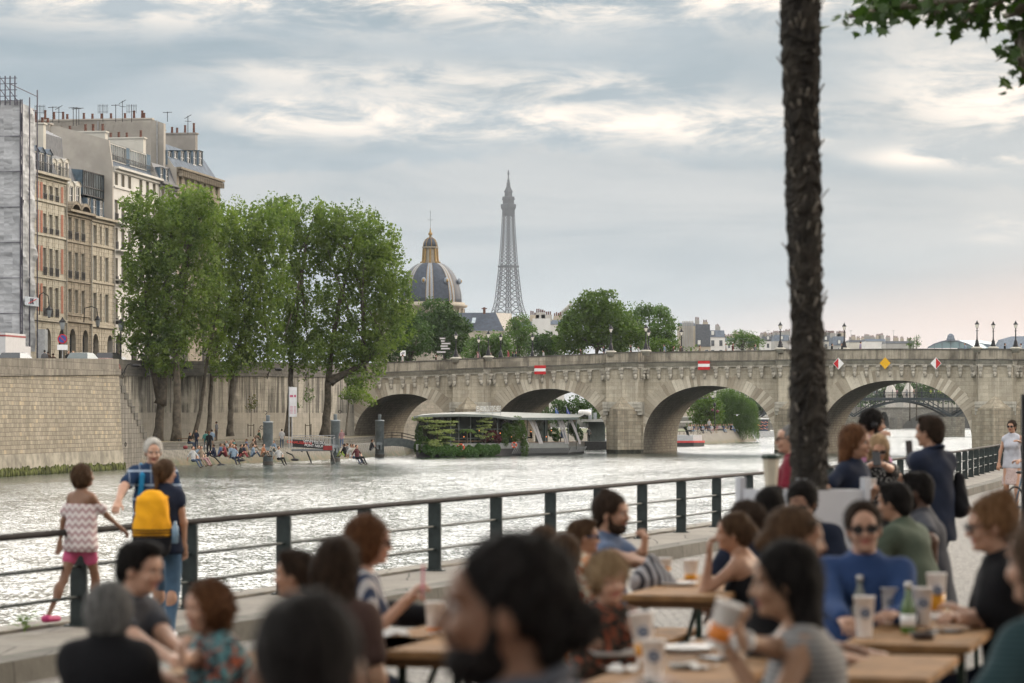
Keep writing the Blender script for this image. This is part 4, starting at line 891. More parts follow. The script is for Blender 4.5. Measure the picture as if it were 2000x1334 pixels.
def nopark(px, py, D, lb, r=.42):
 t_ = thing('parking_sign', lb, 'sign', (XX(px, D), D, ZZ(py, D)))
 def disc(r, y, m_, nm): MB().add([(0, y, 0)]+[(r*math.cos(a), y, r*math.sin(a)) for a in np.linspace(0, 2*math.pi, 25)[:-1]], [(0, 1+(i+1) % 24, 1+i) for i in range(24)][::1]).build(nm, m_, t_)
 disc(r, -.05, red, 'sign_rim'); disc(r*.78, -.056, blue, 'sign_face'); MB().bar((-r*.55, -.062, r*.55), (r*.55, -.062, -r*.55), r*.2, .004, (0, 1, 0)).build('red_bar', red, t_)
 MB().tube([(0, 0, -3), (0, 0, r)], .04, 6).build('sign_post', gal, t_); return t_
s_ = nopark(122, 662, 258, 'round blue no-parking sign with white plate beneath, beside the brick house'); MB().box((-.45, -.05, -.95), (.45, -.02, -.5)).build('sign_plate', whi, s_)
nopark(1, 659, 254, 'round blue no-parking sign at the left edge above the white truck')
def car(px, D, body_col, lb, L=4.3, H=1.5, Wd=1.75, z=None, rz=0):
 t_ = thing('parked_car', lb, 'car', (XX(px, D), D, azt(min(D, 236))-1.05 if z is None else z), az_h+rz)
 pf = [(-L/2, .35), (-L/2, .8), (-L/2+.35, .95), (-L/2+.9, H-.02), (-L/2+1.4, H+.02), (.3, H), (.85, H-.12), (1.35, .98), (L/2-.25, .85), (L/2, .62), (L/2, .3)]
 m_ = MB(); n = len(pf)
 vs = [(x, -Wd/2+(.18 if z_ > 1 else 0), z_) for x, z_ in pf]+[(x, Wd/2-(.18 if z_ > 1 else 0), z_) for x, z_ in pf]
 m_.add(vs, [tuple(range(n-1, -1, -1)), tuple(range(n, 2*n))]+[(i, (i+1) % n, n+(i+1) % n, n+i) for i in range(n)]); m_.build('body', mat('paint_%.2f_%.2f_%.2f' % body_col, body_col, .25, .1, .05, spec=.6), t_)
 w_ = MB(); zt_, zb_ = H-.1, 1.0
 for s2 in (-1, 1):
  yy = s2*(Wd/2-.10); q = [(-L/2+.95, yy+s2*.06, zb_), (1.2, yy+s2*.06, zb_), (.75, yy-s2*.06, zt_), (-L/2+1.3, yy-s2*.06, zt_)]; w_.add(q, [(0, 1, 2, 3) if s2 < 0 else (3, 2, 1, 0)])
 w_.add([(1.38, -.7, 1.0), (1.38, .7, 1.0), (.9, .62, H-.1), (.9, -.62, H-.1), (-L/2+.5, -.68, 1.0), (-L/2+.5, .68, 1.0), (-L/2+.92, .6, H-.1), (-L/2+.92, -.6, H-.1)], [(0, 1, 2, 3), (5, 4, 7, 6)]); w_.build('windows', glass('car_glass', (.02, .022, .025), .1), t_)
 for x in (-L/2+.8, L/2-.85):
  for s2 in (-1, 1): MB().lathe([(.32, -.1), (.34, 0), (.32, .1)], 14).xf(Matrix.Translation((x, s2*(Wd/2-.08), .33)) @ Matrix.Rotation(math.pi/2, 4, 'X')).build('wheel', mat('tyre', (.02, .02, .02), .8), t_)
 return t_
truck = thing('white_truck', 'white box truck with a red stripe at the left end of the quay', 'truck', (XX(8, 226), 226, 7.3), az_h)
MB().box((-3, -1.1, .6), (1.8, 1.1, 3.1)).box((1.9, -1.0, .5), (3.4, 1.0, 2.2)).build('cargo_body', mat('truck_white', (.50, .50, .51), .45, var=.05), truck)
MB().box((-3.02, -1.12, 2.82), (1.82, 1.12, 2.95)).build('red_stripe', mat('dull_red', (.25, .06, .06)), truck); MB().box((-3.02, -.02, 1.1), (-3.01, .02, 2.6)).build('rear_door_gap', dkmetal, truck)
for x in (-2, 2.5):
 for s2 in (-1, 1): MB().lathe([(.4, -.12), (.4, .12)], 14).xf(Matrix.Translation((x, s2*.95, .4)) @ Matrix.Rotation(math.pi/2, 4, 'X')).build('wheel', MATS['tyre'] if 'tyre' in MATS else mat('tyre', (.02, .02, .02), .8), truck)
car(33, 219, (.05, .055, .06), 'dark grey car parked behind the parapet in front of the white truck', 4.6, 1.45)
car(163, 232, (.12, .14, .14), 'small grey-green car behind the couple leaning on the parapet')
car(202, 243, (.16, .06, .05), 'low reddish car roof above the parapet near the wall corner', 4.2, 1.32, z=7.55)
car(214, 264, (.03, .03, .035), 'black people carrier parked left of the poplars', 4.7, 1.75, z=8.0)
car(226, 274, (.05, .05, .05), 'dark car partly hidden by the first poplar', 4.4, 1.5, z=8.1)
# ================================================================ FAR LANDMARKS
ET = thing('lattice_tower', 'tall grey iron lattice tower fading in the haze on the skyline', 'tower', (XX(993, 3800), 3800, 4), math.radians(45)); ET.scale = (1, 1, .963)
em = mat('tower_iron', (.034, .042, .054), .8, .1, .1, .01)
def ew(z): return float(np.interp(z, [0, 57, 115, 150, 197, 240, 276, 300], [62, 36, 20, 12.4, 8.7, 6.5, 5.2, 4.6]))
def legw(z): return float(np.interp(z, [0, 57, 115, 150, 190, 276], [12.5, 8.5, 6.5, 4.6, 3.6, 2.1]))
zs = [57];
while zs[-1] < 270: zs.append(zs[-1]+max(4.6, ew(zs[-1])*.62))
zs[-1] = 272; M_ = MB()
for z0, z1 in zip(zs, zs[1:]):
 w0, w1, l0, l1 = ew(z0), ew(z1), legw(z0), legw(z1); th = .85 if z0 < 190 else .65
 for sx in (-1, 1):
  for sy in (-1, 1):
   c0 = [Vector((sx*(w0-a*l0), sy*(w0-b*l0), z0)) for a, b in ((0, 0), (1, 0), (1, 1), (0, 1))]; c1 = [Vector((sx*(w1-a*l1), sy*(w1-b*l1), z1)) for a, b in ((0, 0), (1, 0), (1, 1), (0, 1))]
   for i in range(4):
    j = (i+1) % 4; M_.bar(c0[i], c1[i], th); M_.bar(c0[i], c1[j], th*.5); M_.bar(c0[j], c1[i], th*.5); M_.bar(c1[i], c1[j], th*.55)
 for k in range(4):
  R = Matrix.Rotation(k*math.pi/2, 3, 'Z'); q0 = w0-l0; q1 = w1-l1
  if q0 > .8:
   M_.bar(R @ Vector((-q0, w0, z0)), R @ Vector((q1, w1, z1)), th*.55); M_.bar(R @ Vector((q0, w0, z0)), R @ Vector((-q1, w1, z1)), th*.55); M_.bar(R @ Vector((-q1, w1, z1)), R @ Vector((q1, w1, z1)), th*.6)
M_.build('lattice_shaft', em, ET)
MB().box((-2.2, -2.2, 115), (2.2, 2.2, 118)).build('lift_frame', em, ET)
M_ = MB(); M_.box((-9.5, -9.5, 196), (9.5, 9.5, 198.6)); M_.build('middle_platform', em, ET)
M_ = MB(); M_.lathe([(7.0, 264), (7.6, 271), (9.6, 275), (9.8, 279.5), (7.2, 280.2), (7.2, 285), (8.2, 285.5), (7.6, 289), (4.8, 290), (4.8, 295), (5.8, 296), (3.2, 301), (2.4, 304), (2.4, 308)], 4, rot0=math.pi/4)
for k in range(12): a = k*math.pi/6; M_.bar((7*math.cos(a), 7*math.sin(a), 280), (7*math.cos(a), 7*math.sin(a), 290), .6)
M_.build('top_platform', em, ET)
MB().tube([(0, 0, 304), (0, 0, 312), (0, 0, 313), (0, 0, 318), (0, 0, 320), (0, 0, 325)], [1.9, 1.5, .9, .8, 1.3, .5], 8).bar((-1.8, -1.8, 319), (1.8, 1.8, 319), .6).build('mast', em, ET)
DD = 700; dm = thing('domed_institute', 'dark slate dome with pale gilded ribs and lantern on a domed stone building', 'domed building', (XX(840.5, DD), DD, 0))
sl_ = mat('dome_slate', (.042, .053, .075), .6, var=.25, scale=1.2); rib = mat('dome_rib_lead', (.23, .26, .30), .6, .1, .12); gold = mat('gilding', (.26, .17, .06), .5, .3, .2); dst = mat('dome_stone', (.36, .32, .26), .85)
z0 = ZZ(592, DD); z1 = ZZ(522, DD); Hd = z1-z0; Rb = 7.35
prof = [(Rb*math.cos(a)**.82, z0+(Hd+1.3)*math.sin(a)) for a in np.linspace(0, math.radians(74), 14)]
MB().lathe(prof, 48).build('dome', sl_, dm, True)
for k in range(16):
 a0 = k*math.pi/8+(.13 if k % 2 else -.13)+.2; m_ = MB(); g_ = MB()
 for (r, z), (r2, z2) in zip(prof, prof[1:]):
  for mm_, wd, o, dp in ((m_, .30, 0, .10), (g_, .06, .36, .12), (g_, .06, -.36, .12)):
   w1_, w2_ = wd*(.35+.65*r/Rb), wd*(.35+.65*r2/Rb); o1, o2 = o*(.35+.65*r/Rb), o*(.35+.65*r2/Rb)
   f = lambda rr_, zz_, tt: Vector(((rr_+dp)*math.cos(a0)-tt*math.sin(a0), (rr_+dp)*math.sin(a0)+tt*math.cos(a0), zz_))
   mm_.quad(f(r, z, o1-w1_), f(r, z, o1+w1_), f(r2, z2, o2+w2_), f(r2, z2, o2-w2_))
 q = m_.build('dome_rib', rib, dm); g_.build('gilt_edge', gold, q)
for k in range(8):
 a = k*math.pi/4+.59; c = Vector((6.95*math.cos(a), 6.95*math.sin(a), z0+Hd*.60)); mw = MB().use(rib).ball(c, (.55, .55, .75), 8, 5).use(gold).ball(c+Vector((.25*math.cos(a), .25*math.sin(a), 0)), (.38, .38, .5), 8, 5); mw.build('round_window', None, dm, True)
MB().lathe([(7.6, z0-8), (7.6, z0-1.3), (8.6, z0-1.0), (8.8, z0-.5), (8.1, z0-.4), (8.1, z0+.05), (7.7, z0+.1)], 48).build('drum', dst, dm, True)
for k in range(24): a = k*math.pi/12; MB().box((-.3, -.25, z0-7), (.3, .25, z0-1.4)).xf(Matrix.Rotation(a, 4, 'Z') @ Matrix.Translation((7.8, 0, 0))).build('pilaster', dst, dm)
zl = z1-.3; lan = MB().use(dst).lathe([(2.3, zl-.6), (2.4, zl+.5), (2.6, zl+.6), (2.6, zl+.85), (1.9, zl+.9), (1.3, zl+1.2), (1.3, zl+4.6), (1.9, zl+4.8), (2.0, zl+5.1), (1.6, zl+5.15)], 16)
lan.build('lantern', None, dm)
lc = MB().use(gold)
for k in range(8): a = k*math.pi/4; c = Vector((math.cos(a), math.sin(a), 0)); lc.tube([c*2.05+Vector((0, 0, zl+.85)), c*1.75+Vector((0, 0, zl+2)), c*1.6+Vector((0, 0, zl+4.7))], .24, 6); lc.tube([c*2.2+Vector((0, 0, zl+.7)), c*2.2+Vector((0, 0, zl+1.6))], .2, 6)
lc.build('gilded_buttress', None, dm)
MB().use(sl_).lathe([(1.65, zl+5.15), (1.55, zl+6), (1.1, zl+6.8), (.5, zl+7.2), (.3, zl+7.3)], 16).build('lantern_dome', None, dm, True)
gb = MB().use(gold)
for k in range(8):
 a = k*math.pi/4+.2
 for (r, z), (r2, z2) in zip([(1.7, 5.15), (1.6, 6), (1.15, 6.8), (.5, 7.25)], [(1.6, 6), (1.15, 6.8), (.5, 7.25)]): gb.bar((r*math.cos(a), r*math.sin(a), zl+z), (r2*math.cos(a), r2*math.sin(a), zl+z2), .14)
gb.lathe([(.2, zl+7.2), (.35, zl+7.5), (.15, zl+7.7)], 8).ball((0, 0, zl+8.1), .5, 8, 6); gb.tube([(0, 0, zl+8.5), (0, 0, zl+9.6)], [.25, .06], 6); gb.build('gilt_finial', None, dm)
MB().tube([(0, 0, zl+9.4), (0, 0, zl+13.6)], .07, 5).bar((-.7, 0, zl+11.4), (.7, 0, zl+11.4), .08).build('spire_mast', rib, dm)
bb = MB().use(dst).box((-13, -3, 6), (13, 12, ZZ(612, DD))); bb.build('wing', None, dm)
pv = thing('slate_pavilion', 'long dark slate hipped roof with a skylight between the dome and the lattice tower', 'building', (0, 0, 0))
D = 660; xa, xb, xc = XX(905, D), XX(968, D), XX(992, D); zr, ze = ZZ(609, D), ZZ(646, D)
MB().use(sl_).quad((xa-8, D, ze), (xc-.8, D, ze), (xb, D+6, zr), (xa-8, D+6, zr)).build('roof', None, pv)
MB().use(mat('lead_hip', (.33, .30, .26), .7)).quad((xc-.8, D, ze), (xc+1.5, D+14, ze), (xb+3.5, D+10, zr), (xb, D+6, zr)).build('hip_roof', None, pv)
MB().use(dst).box((xa-8, D+.2, 5), (xc-.9, D+14, ze-.05)).build('wall', None, pv); MB().box((XX(943, D), D+4, zr-.3), (XX(948, D), D+5, ZZ(599, D))).box((XX(940, D), D+3.9, ZZ(602, D)), (XX(951, D), D+5.1, ZZ(600.5, D))).build('chimney', pot, pv)
MB().add([W(921, 632, D+1.6), W(928, 632, D+1.6), W(930, 622, D+3.0), W(923, 622, D+3.0)], [(0, 1, 2, 3)]).xf(Matrix.Translation((0, -.7, .15))).build('skylight', mat('skylight_glass', (.35, .40, .44), .3), pv)
wallsM = [mat('far_wall_cream', (.45, .43, .38), .9, var=.1, scale=.2), mat('far_wall_grey', (.33, .32, .30), .9, var=.15, scale=.2), mat('far_wall_white', (.60, .59, .57), .9, var=.08, scale=.2), mat('far_wall_stone', (.38, .33, .26), .9, var=.15, scale=.2)]
def fhouse(px0, px1, ytop, D, wi, lb, roof=zinc, mans=3.0, nch=2, depth=14, seed=0, zb=4, cols=None, blank=False, cat='building', name='town_house'):
 rr = random.Random(seed+px0); x0, x1 = XX(px0, D), XX(px1, D); zt_ = ZZ(ytop, D); ze = zt_-mans
 o = thing(name, lb, cat, (0, 0, 0)); w = x1-x0
 MB().box((x0, D, zb), (x1, D+depth, ze)).build('wall', wallsM[wi], o)
 if mans > 0:
  i_ = min(1.2, w*.2); MB().add([(x0, D-.2, ze+.03), (x1, D-.2, ze+.03), (x1, D+depth, ze+.03), (x0, D+depth, ze+.03), (x0+.2, D+i_, zt_), (x1-.2, D+i_, zt_), (x1-.2, D+depth-i_, zt_), (x0+.2, D+depth-i_, zt_)], [(0,1,5,4),(1,2,6,5),(2,3,7,6),(3,0,4,7),(4,5,6,7)]).build('roof', roof, o)
 n = cols or max(1, int(w/3.2))
 if not blank:
  wm_ = MB(); pm_ = MB()
  for i in range(n):
   cx = x0+w*(i+.5)/n; z = ze-2.9
   while z > max(zb, ze-13):
    f = MB().box((cx-.62, D-.10, z), (cx+.62, D-.02, z+2.0)).build('window', wframe, o); MB().box((cx-.5, D-.13, z+.1), (cx+.5, D-.105, z+1.9)).build('pane', wglass, f); z -= 3.1
   if mans > 1.8 and i % 2 == 0:
    f = MB().box((cx-.7, D-.15, ze+.5), (cx+.7, D+1.2, ze+2.2)).build('dormer', roof, o); MB().box((cx-.45, D-.2, ze+.7), (cx+.45, D-.16, ze+2.0)).build('dormer_pane', wframe, f)
 for k in range(nch):
  cx = x0+w*(k+.5)/max(1, nch)+rr.uniform(-.5, .5); cw = rr.uniform(1.2, 2.6); h = rr.uniform(.6, 1.6)
  c = MB().box((cx-cw/2, D+2, zt_-.5), (cx+cw/2, D+2.9, zt_+h)).build('chimney', wallsM[rr.choice((1, 3))], o); q = MB()
  for j in range(int(cw/.42)): q.tube([(cx-cw/2+.25+j*.42, D+2.45, zt_+h), (cx-cw/2+.25+j*.42, D+2.45, zt_+h+rr.uniform(.5, .9))], .15, 6)
  q.build('chimney_pots', pot, c)
 return o
fhouse(1040, 1075, 622, 640, 2, 'white far house with red chimney pots right of the lattice tower', mans=0, nch=3, blank=True)
fhouse(1072, 1102, 625, 655, 2, 'plain white far house below the slanted steel frame', mans=1, nch=1, blank=True)
ft = thing('slanted_roof_frame', 'slanted pale steel lattice roof frame poking above the white far houses', 'structure', (0, 0, 0)); m_ = MB(); D = 760
for i in range(7):
 for j in range(5):
  a = W(1075+i*6-j*1.5, 628-i*5.5+j*2.3, D+j*1.2); b = W(1075+(i+1)*6-j*1.5, 628-(i+1)*5.5+j*2.3, D+j*1.2); c_ = W(1075+i*6-(j+1)*1.5+5, 628-i*5.5+(j+1)*2.3+2, D+(j+1)*1.2); m_.bar(a, b, .2); m_.bar(a, c_, .14); m_.bar(b, c_, .14)
m_.build('lattice', mat('pale_steel', (.50, .49, .46), .6), ft)
ch = fhouse(1326, 1358, 630, 900, 3, 'grey-brown house with a row of tall chimney flues behind the bridge', mans=1.0, nch=0, blank=True, depth=10)
m_ = MB()
for k in range(7): x = XX(1334+k*3.2, 898); m_.tube([(x, 898.5, 10), (x, 898.5, ZZ(627, 898))], .18, 6)
m_.build('chimney_flues', wallsM[1], ch)
fhouse(1358, 1388, 633, 925, 3, 'slate mansard house with dormers right of the chimney flues', roof=slate, mans=7, nch=2, cols=2)
fhouse(1384, 1416, 645, 950, 2, 'low white house with tall windows beyond the bridge parapet', mans=2.2, nch=1, cols=2)
row = [(1412, 1436, 660, 980, 2, 1.5), (1436, 1462, 655, 1040, 1, 2), (1462, 1490, 663, 1000, 3, 1.5), (1488, 1512, 657, 960, 2, 2), (1512, 1542, 654, 930, 1, 2.5), (1600, 1626, 655, 900, 0, 2.5), (1626, 1652, 657, 880, 1, 3.5), (1658, 1690, 664, 950, 0, 1), (1690, 1730, 662, 930, 2, 1), (1730, 1786, 666, 900, 1, 1), (1540, 1600, 659, 940, 1, 2), (1560, 1600, 655, 1040, 0, 2), (985, 1042, 628, 900, 0, 2)]
LBL = ['pale', 'grey', 'buff', 'white', 'grey-roofed', 'cream', 'brown-grey', 'long cream', 'blank white', 'long low grey', 'plain grey', 'second-row cream', 'cream']
for i, (a, b, y, D, wi, mn) in enumerate(row):
 if i in (10, 11): continue
 fhouse(a, b, y, D+290, wi, '%s far house with crowded chimney pots on the skyline' % LBL[i], roof=(zinc, slate)[i % 2], mans=mn, nch=4, seed=i, blank=(i in (7, 8, 9)), zb=0)
for px in (1745, 1662, 1500): antenna(px, 665, 645, 900, 0, 'thin television aerial standing on the far skyline')
gh = thing('glazed_hall', 'blue-grey arched glass hall roof with a small domed crest at the far right', 'hall', (0, 0, 0)); D = 1250
m_ = MB(); pts = [(1812, 680), (1825, 673), (1840, 668), (1857, 665), (1874, 668), (1890, 673), (1902, 680)]
for (a, ya), (b, yb) in zip(pts, pts[1:]): m_.quad(W(a, ya, D), W(b, yb, D), W(b+60, yb, D+60), W(a+60, ya, D+60));
m_.add([W(a, y, D) for a, y in pts], [tuple(range(len(pts)))]); m_.build('glass_vault', mat('hall_glass', (.16, .24, .26), .4), gh)
m_ = MB()
for (a, ya), (b, yb) in zip(pts, pts[1:]): m_.bar(W(a, ya-1, D), W(b, yb-1, D), .5)
for a, y in pts: m_.bar(W(a, y, D-.2), W(a, 682, D-.2), .25)
m_.build('vault_frame', zinc, gh); MB().lathe([(1.8, 0), (1.8, 1), (1.5, 1.3), (1.4, 2.2), (.8, 2.9), (.2, 3.1)], 10, tuple(W(1857, 666, D))).build('crest', zinc, gh)
MB().box((XX(1780, D), D+3, 0), (XX(1990, D), D+20, ZZ(681, D))).build('wall', wallsM[0], gh)
MB().add([W(1870, 664, D+30), W(1960, 676, D+30), W(1960, 684, D+30), W(1870, 684, D+30)], [(3, 2, 1, 0)]).build('side_roof', zinc, gh)
g2 = thing('zinc_mansard_block', 'long blue-grey mansard roof cut by the right edge above the bridge', 'building', (0, 0, 0)); D = 1200
MB().add([W(1950, 681, D), W(2080, 681, D), W(2080, 662, D+8), W(1962, 664, D+8), W(1940, 681, D+25), W(1950, 664, D+25), W(1975, 657, D+12), W(2080, 655, D+12)], [(0, 1, 2, 3), (4, 0, 3, 5), (3, 2, 7, 6), (5, 3, 6)]).build('roof', zinc, g2)
MB().box((XX(1950, D), D+.2, 0), (XX(2080, D), D+20, ZZ(681, D))).build('wall', wallsM[0], g2)
D = 612; fb = thing('iron_footbridge', 'dark iron arched footbridge on stone piers seen through the bridge arches', 'bridge', (0, 0, 0))
imt = mat('footbridge_iron', (.035, .045, .05), .6, .3, .2, .5); zd = ZZ(779, D); PX = [1292, 1482, 1672, 1862, 2052]
m_ = MB(); m_.box((XX(1200, D), D, zd-.35), (XX(2150, D), D+9, zd+.25)); m_.build('deck', imt, fb)
for yy in (D+.3, D+8.6):
 m_ = MB()
 for a, b in zip(PX, PX[1:]):
  xa, xb = XX(a, D), XX(b, D); n = 20
  arc = lambda f: ZZ(818, D)+(zd-.5-ZZ(818, D))*math.sin(math.pi*f)**.8
  P = [Vector((xa+(xb-xa)*k/n, yy, arc(k/n))) for k in range(n+1)]
  for p_, q_ in zip(P, P[1:]): m_.bar(p_, q_, .22, .35)
  for k in range(1, n): m_.bar(P[k], (P[k].x, yy, zd-.3), .12)
  m_.bar((xa, yy, ZZ(812, D)), (xa+5, yy, zd-.4), .18); m_.bar((xb, yy, ZZ(812, D)), (xb-5, yy, zd-.4), .18)
 m_.build('iron_arches', imt, fb)
m_ = MB();
for k in range(330): x = XX(1200, D)+k*.302; m_.bar((x, D+.1, zd+.2), (x, D+.1, zd+1.3), .05)
m_.bar((XX(1200, D), D+.1, zd+1.3), (XX(2150, D), D+.1, zd+1.3), .10)
for k in range(34): x = XX(1200, D)+k*3.0; m_.bar((x, D+.15, zd+.2), (x, D+.15, zd+1.9), .14)
m_.build('railing', imt, fb)
pierm = stone('footbridge_pier', (.20, .185, .15), (.30, .28, .23), .9, .4, .02, stain=.6)
for a in PX: MB().prism([(XX(a, D)-2.2, D-1), (XX(a, D), D-3.2), (XX(a, D)+2.2, D-1), (XX(a, D)+2.2, D+10), (XX(a, D)-2.2, D+10)], -1, ZZ(814, D)).build('stone_pier', pierm, fb)
D = 942; cbm = stone('far_bridge_stone', (.20, .19, .165), (.27, .255, .225), 1.2, .5, .02, stain=.4)
c2 = thing('far_stone_bridge', 'pale low stone bridge behind the iron footbridge', 'bridge', (0, 0, 0)); zt_ = ZZ(795, D)
def arch_wall(mb, xa, xb, zs_, zc_, zt_, y, n=24):
 m = (xa+xb)/2; h = (xb-xa)/2
 ss = [m-h*math.cos(math.pi*i/n) for i in range(n+1)]; f = lambda x: zs_+(zc_-zs_)*max(0, 1-abs((x-m)/h)**2.1)**.5
 for p_, q_ in zip(ss, ss[1:]):
  mb.quad((p_, y, f(p_)), (q_, y, f(q_)), (q_, y, zt_), (p_, y, zt_)); mb.quad((p_, y, f(p_)), (p_, y+28, f(p_)), (q_, y+28, f(q_)), (q_, y, f(q_)))
m_ = MB().use(cbm); xs = [XX(v, D) for v in (1716, 1737, 1763, 1990, 2030)]
m_.quad((XX(1560, D), D, -1), (xs[0], D, -1), (xs[0], D, zt_), (XX(1560, D), D, zt_)); arch_wall(m_, xs[0], xs[1], .6, ZZ(804, D), zt_, D); m_.quad((xs[1], D, -1), (xs[2], D, -1), (xs[2], D, zt_), (xs[1], D, zt_))
arch_wall(m_, xs[2], xs[3], .3, ZZ(801, D), zt_, D); m_.quad((xs[3], D, -1), (xs[4], D, -1), (xs[4], D, zt_), (xs[3], D, zt_)); arch_wall(m_, xs[4], xs[4]+36, .3, ZZ(801, D), zt_, D)
m_.quad((XX(1560, D), D, zt_), (xs[4]+50, D, zt_), (xs[4]+50, D+28, zt_), (XX(1560, D), D+28, zt_)); m_.build('arched_wall', None, c2)
MB().box((XX(1560, D), D-.4, zt_-.35), (xs[4]+50, D-.02, zt_)).build('cornice', cbm, c2); MB().prism([(XX(1738, D), D-.1), (XX(1750, D), D-4), (XX(1762, D), D-.1)], -1, ZZ(815, D)).build('cutwater', cbm, c2)
m_ = MB()
for k in range(12): m_.box((XX(1800, D+20)+k*2.4, D+60, 0), (XX(1800, D+20)+k*2.4+.5, D+60.5, ZZ(806, D+60)))
m_.box((XX(1560, D), D+60.6, 0), (XX(2100, D), D+62, ZZ(800, D+60)))
w_ = m_.build('far_embankment', mat('embankment_dark', (.09, .088, .08), .9)); tag(w_, 'pillared stone embankment far behind the low stone bridge', 'wall')
m_ = MB(); m_.quad((XX(1150, 1000), 860, -1), (XX(1640, 900), 905, -1), (XX(1640, 900), 905, 2.2), (XX(1150, 1000), 860, 2.2)); m_.quad((XX(1150, 1000), 860, 2.2), (XX(1640, 900), 905, 2.2), (XX(1640, 900), 1100, 2.2), (XX(1150, 1000), 1100, 2.2))
w_ = m_.build('far_quay', cbm); tag(w_, 'low stone quay far upstream left of the pale bridge', 'wall')
stat = mat('statue_stone', (.42, .40, .37), .8)
for px in (1765, 1801):
 t_ = thing('bridge_statue', 'pale seated stone statue group on a tall pedestal above the iron footbridge', 'statue', (XX(px, 930), 962, 0)); MB().box((-1.5, -1.5, 6), (1.5, 1.5, ZZ(771, 930))).build('pedestal', stat, t_)
 z = ZZ(771, 930); MB().lathe([(2.0, 0), (2.2, .8), (1.6, 1.8), (1.2, 2.8), (.7, 3.3), (.65, 3.9), (.2, 4.4)], 9, (0, 0, z)).ball((1.0, -.2, z+1.1), (.7, .7, 1.0)).ball((-.8, -.4, z+1.7), (.5, .6, .9)).ball((.05, -.1, z+4.3), (.45, .45, .55)).build('figure', stat, t_, True)
# ================================================================ TREES
barkm = mat('bark', (.085, .072, .055), .95, var=.45, scale=2.5, bump=.9, bscale=9)
barkl = mat('bark_light', (.16, .14, .11), .95, var=.35, scale=2.5, bump=.8, bscale=9)
LM_pop = leafmat('poplar_leaves', (.062, .108, .024), (.135, .19, .048), (.16, .212, .052), .40)
LM_pop2 = leafmat('poplar_leaves_light', (.075, .122, .027), (.155, .212, .052), (.18, .235, .056), .40)
LM_dk = leafmat('chestnut_leaves', (.028, .062, .014), (.06, .115, .026), (.045, .085, .018), .25)
LM_che = leafmat('chestnut_leaves_mid', (.045, .09, .012), (.11, .17, .028), (.07, .12, .018), .3)
LM_wil = leafmat('willow_leaves', (.06, .115, .03), (.115, .18, .055), (.08, .14, .035), .35)
LM_aca = leafmat('acacia_leaves', (.055, .105, .022), (.10, .165, .045), (.075, .13, .03), .35)
def leaf_mesh(cen, nrm_bias, size, seed, aspect=.62, droop=0.0, tips=None):
 """folded diamond leaves, one island each"""
 rs = np.random.RandomState(seed); n = len(cen)
 d = rs.normal(size=(n, 3)); d[:, 2] -= droop; d /= np.linalg.norm(d, axis=1)[:, None]
 e = rs.normal(size=(n, 3)) + nrm_bias; e -= d*(e*d).sum(1)[:, None]; e /= np.linalg.norm(e, axis=1)[:, None]+1e-9
 f = np.cross(d, e); s = (size*rs.uniform(.65, 1.35, n))[:, None]
 a = cen-d*s*.5; b = cen+d*s*.5; l = cen+f*s*aspect*.5+e*s*.10; r = cen-f*s*aspect*.5+e*s*.10
 V = np.stack([a, l, b, r], 1).reshape(-1, 3); Fc = np.arange(n*4).reshape(-1, 4); return V, Fc
def np_mesh(name, V, Fc, m, parent=None):
 me = bpy.data.meshes.new(name); k = Fc.shape[1]; me.vertices.add(len(V)); me.vertices.foreach_set('co', V.astype('f').ravel())
 me.loops.add(Fc.size); me.loops.foreach_set('vertex_index', Fc.astype('i').ravel()); me.polygons.add(len(Fc)); me.polygons.foreach_set('loop_start', np.arange(0, Fc.size, k, dtype='i'))
 me.materials.append(m); me.update(calc_edges=True); me.validate(); return link(name, me, parent)
def in_ells(P, E):
 best = np.full(len(P), 9.0)
 for c, r in E: best = np.minimum(best, np.linalg.norm((P-np.array(c))/np.array(r), axis=1))
 return best
def crown_points(E, nclump, per, rc, seed, shell=.45, vz=.75):
 rs = np.random.RandomState(seed); vols = np.array([r[0]*r[1]*r[2] for c, r in E]); out = []; C = []
 idx = rs.choice(len(E), nclump, p=vols/vols.sum())
 for i in idx:
  c, r = E[i]; u = rs.normal(size=3); u /= np.linalg.norm(u); C.append(np.array(c)+u*np.array(r)*rs.uniform(shell, 1.0)**.6)
 C = np.array(C); k = rs.poisson(per, nclump)+3; big = rs.uniform(.5, 1.5, nclump)*rc
 for c, n, rr_ in zip(C, k, big):
  u = rs.normal(size=(n, 3)); u /= np.linalg.norm(u, axis=1)[:, None]; q = u*rs.uniform(.35, 1, n)[:, None]**.5*rr_; q[:, 2] *= vz; out.append(c+q)
 return np.concatenate(out), C
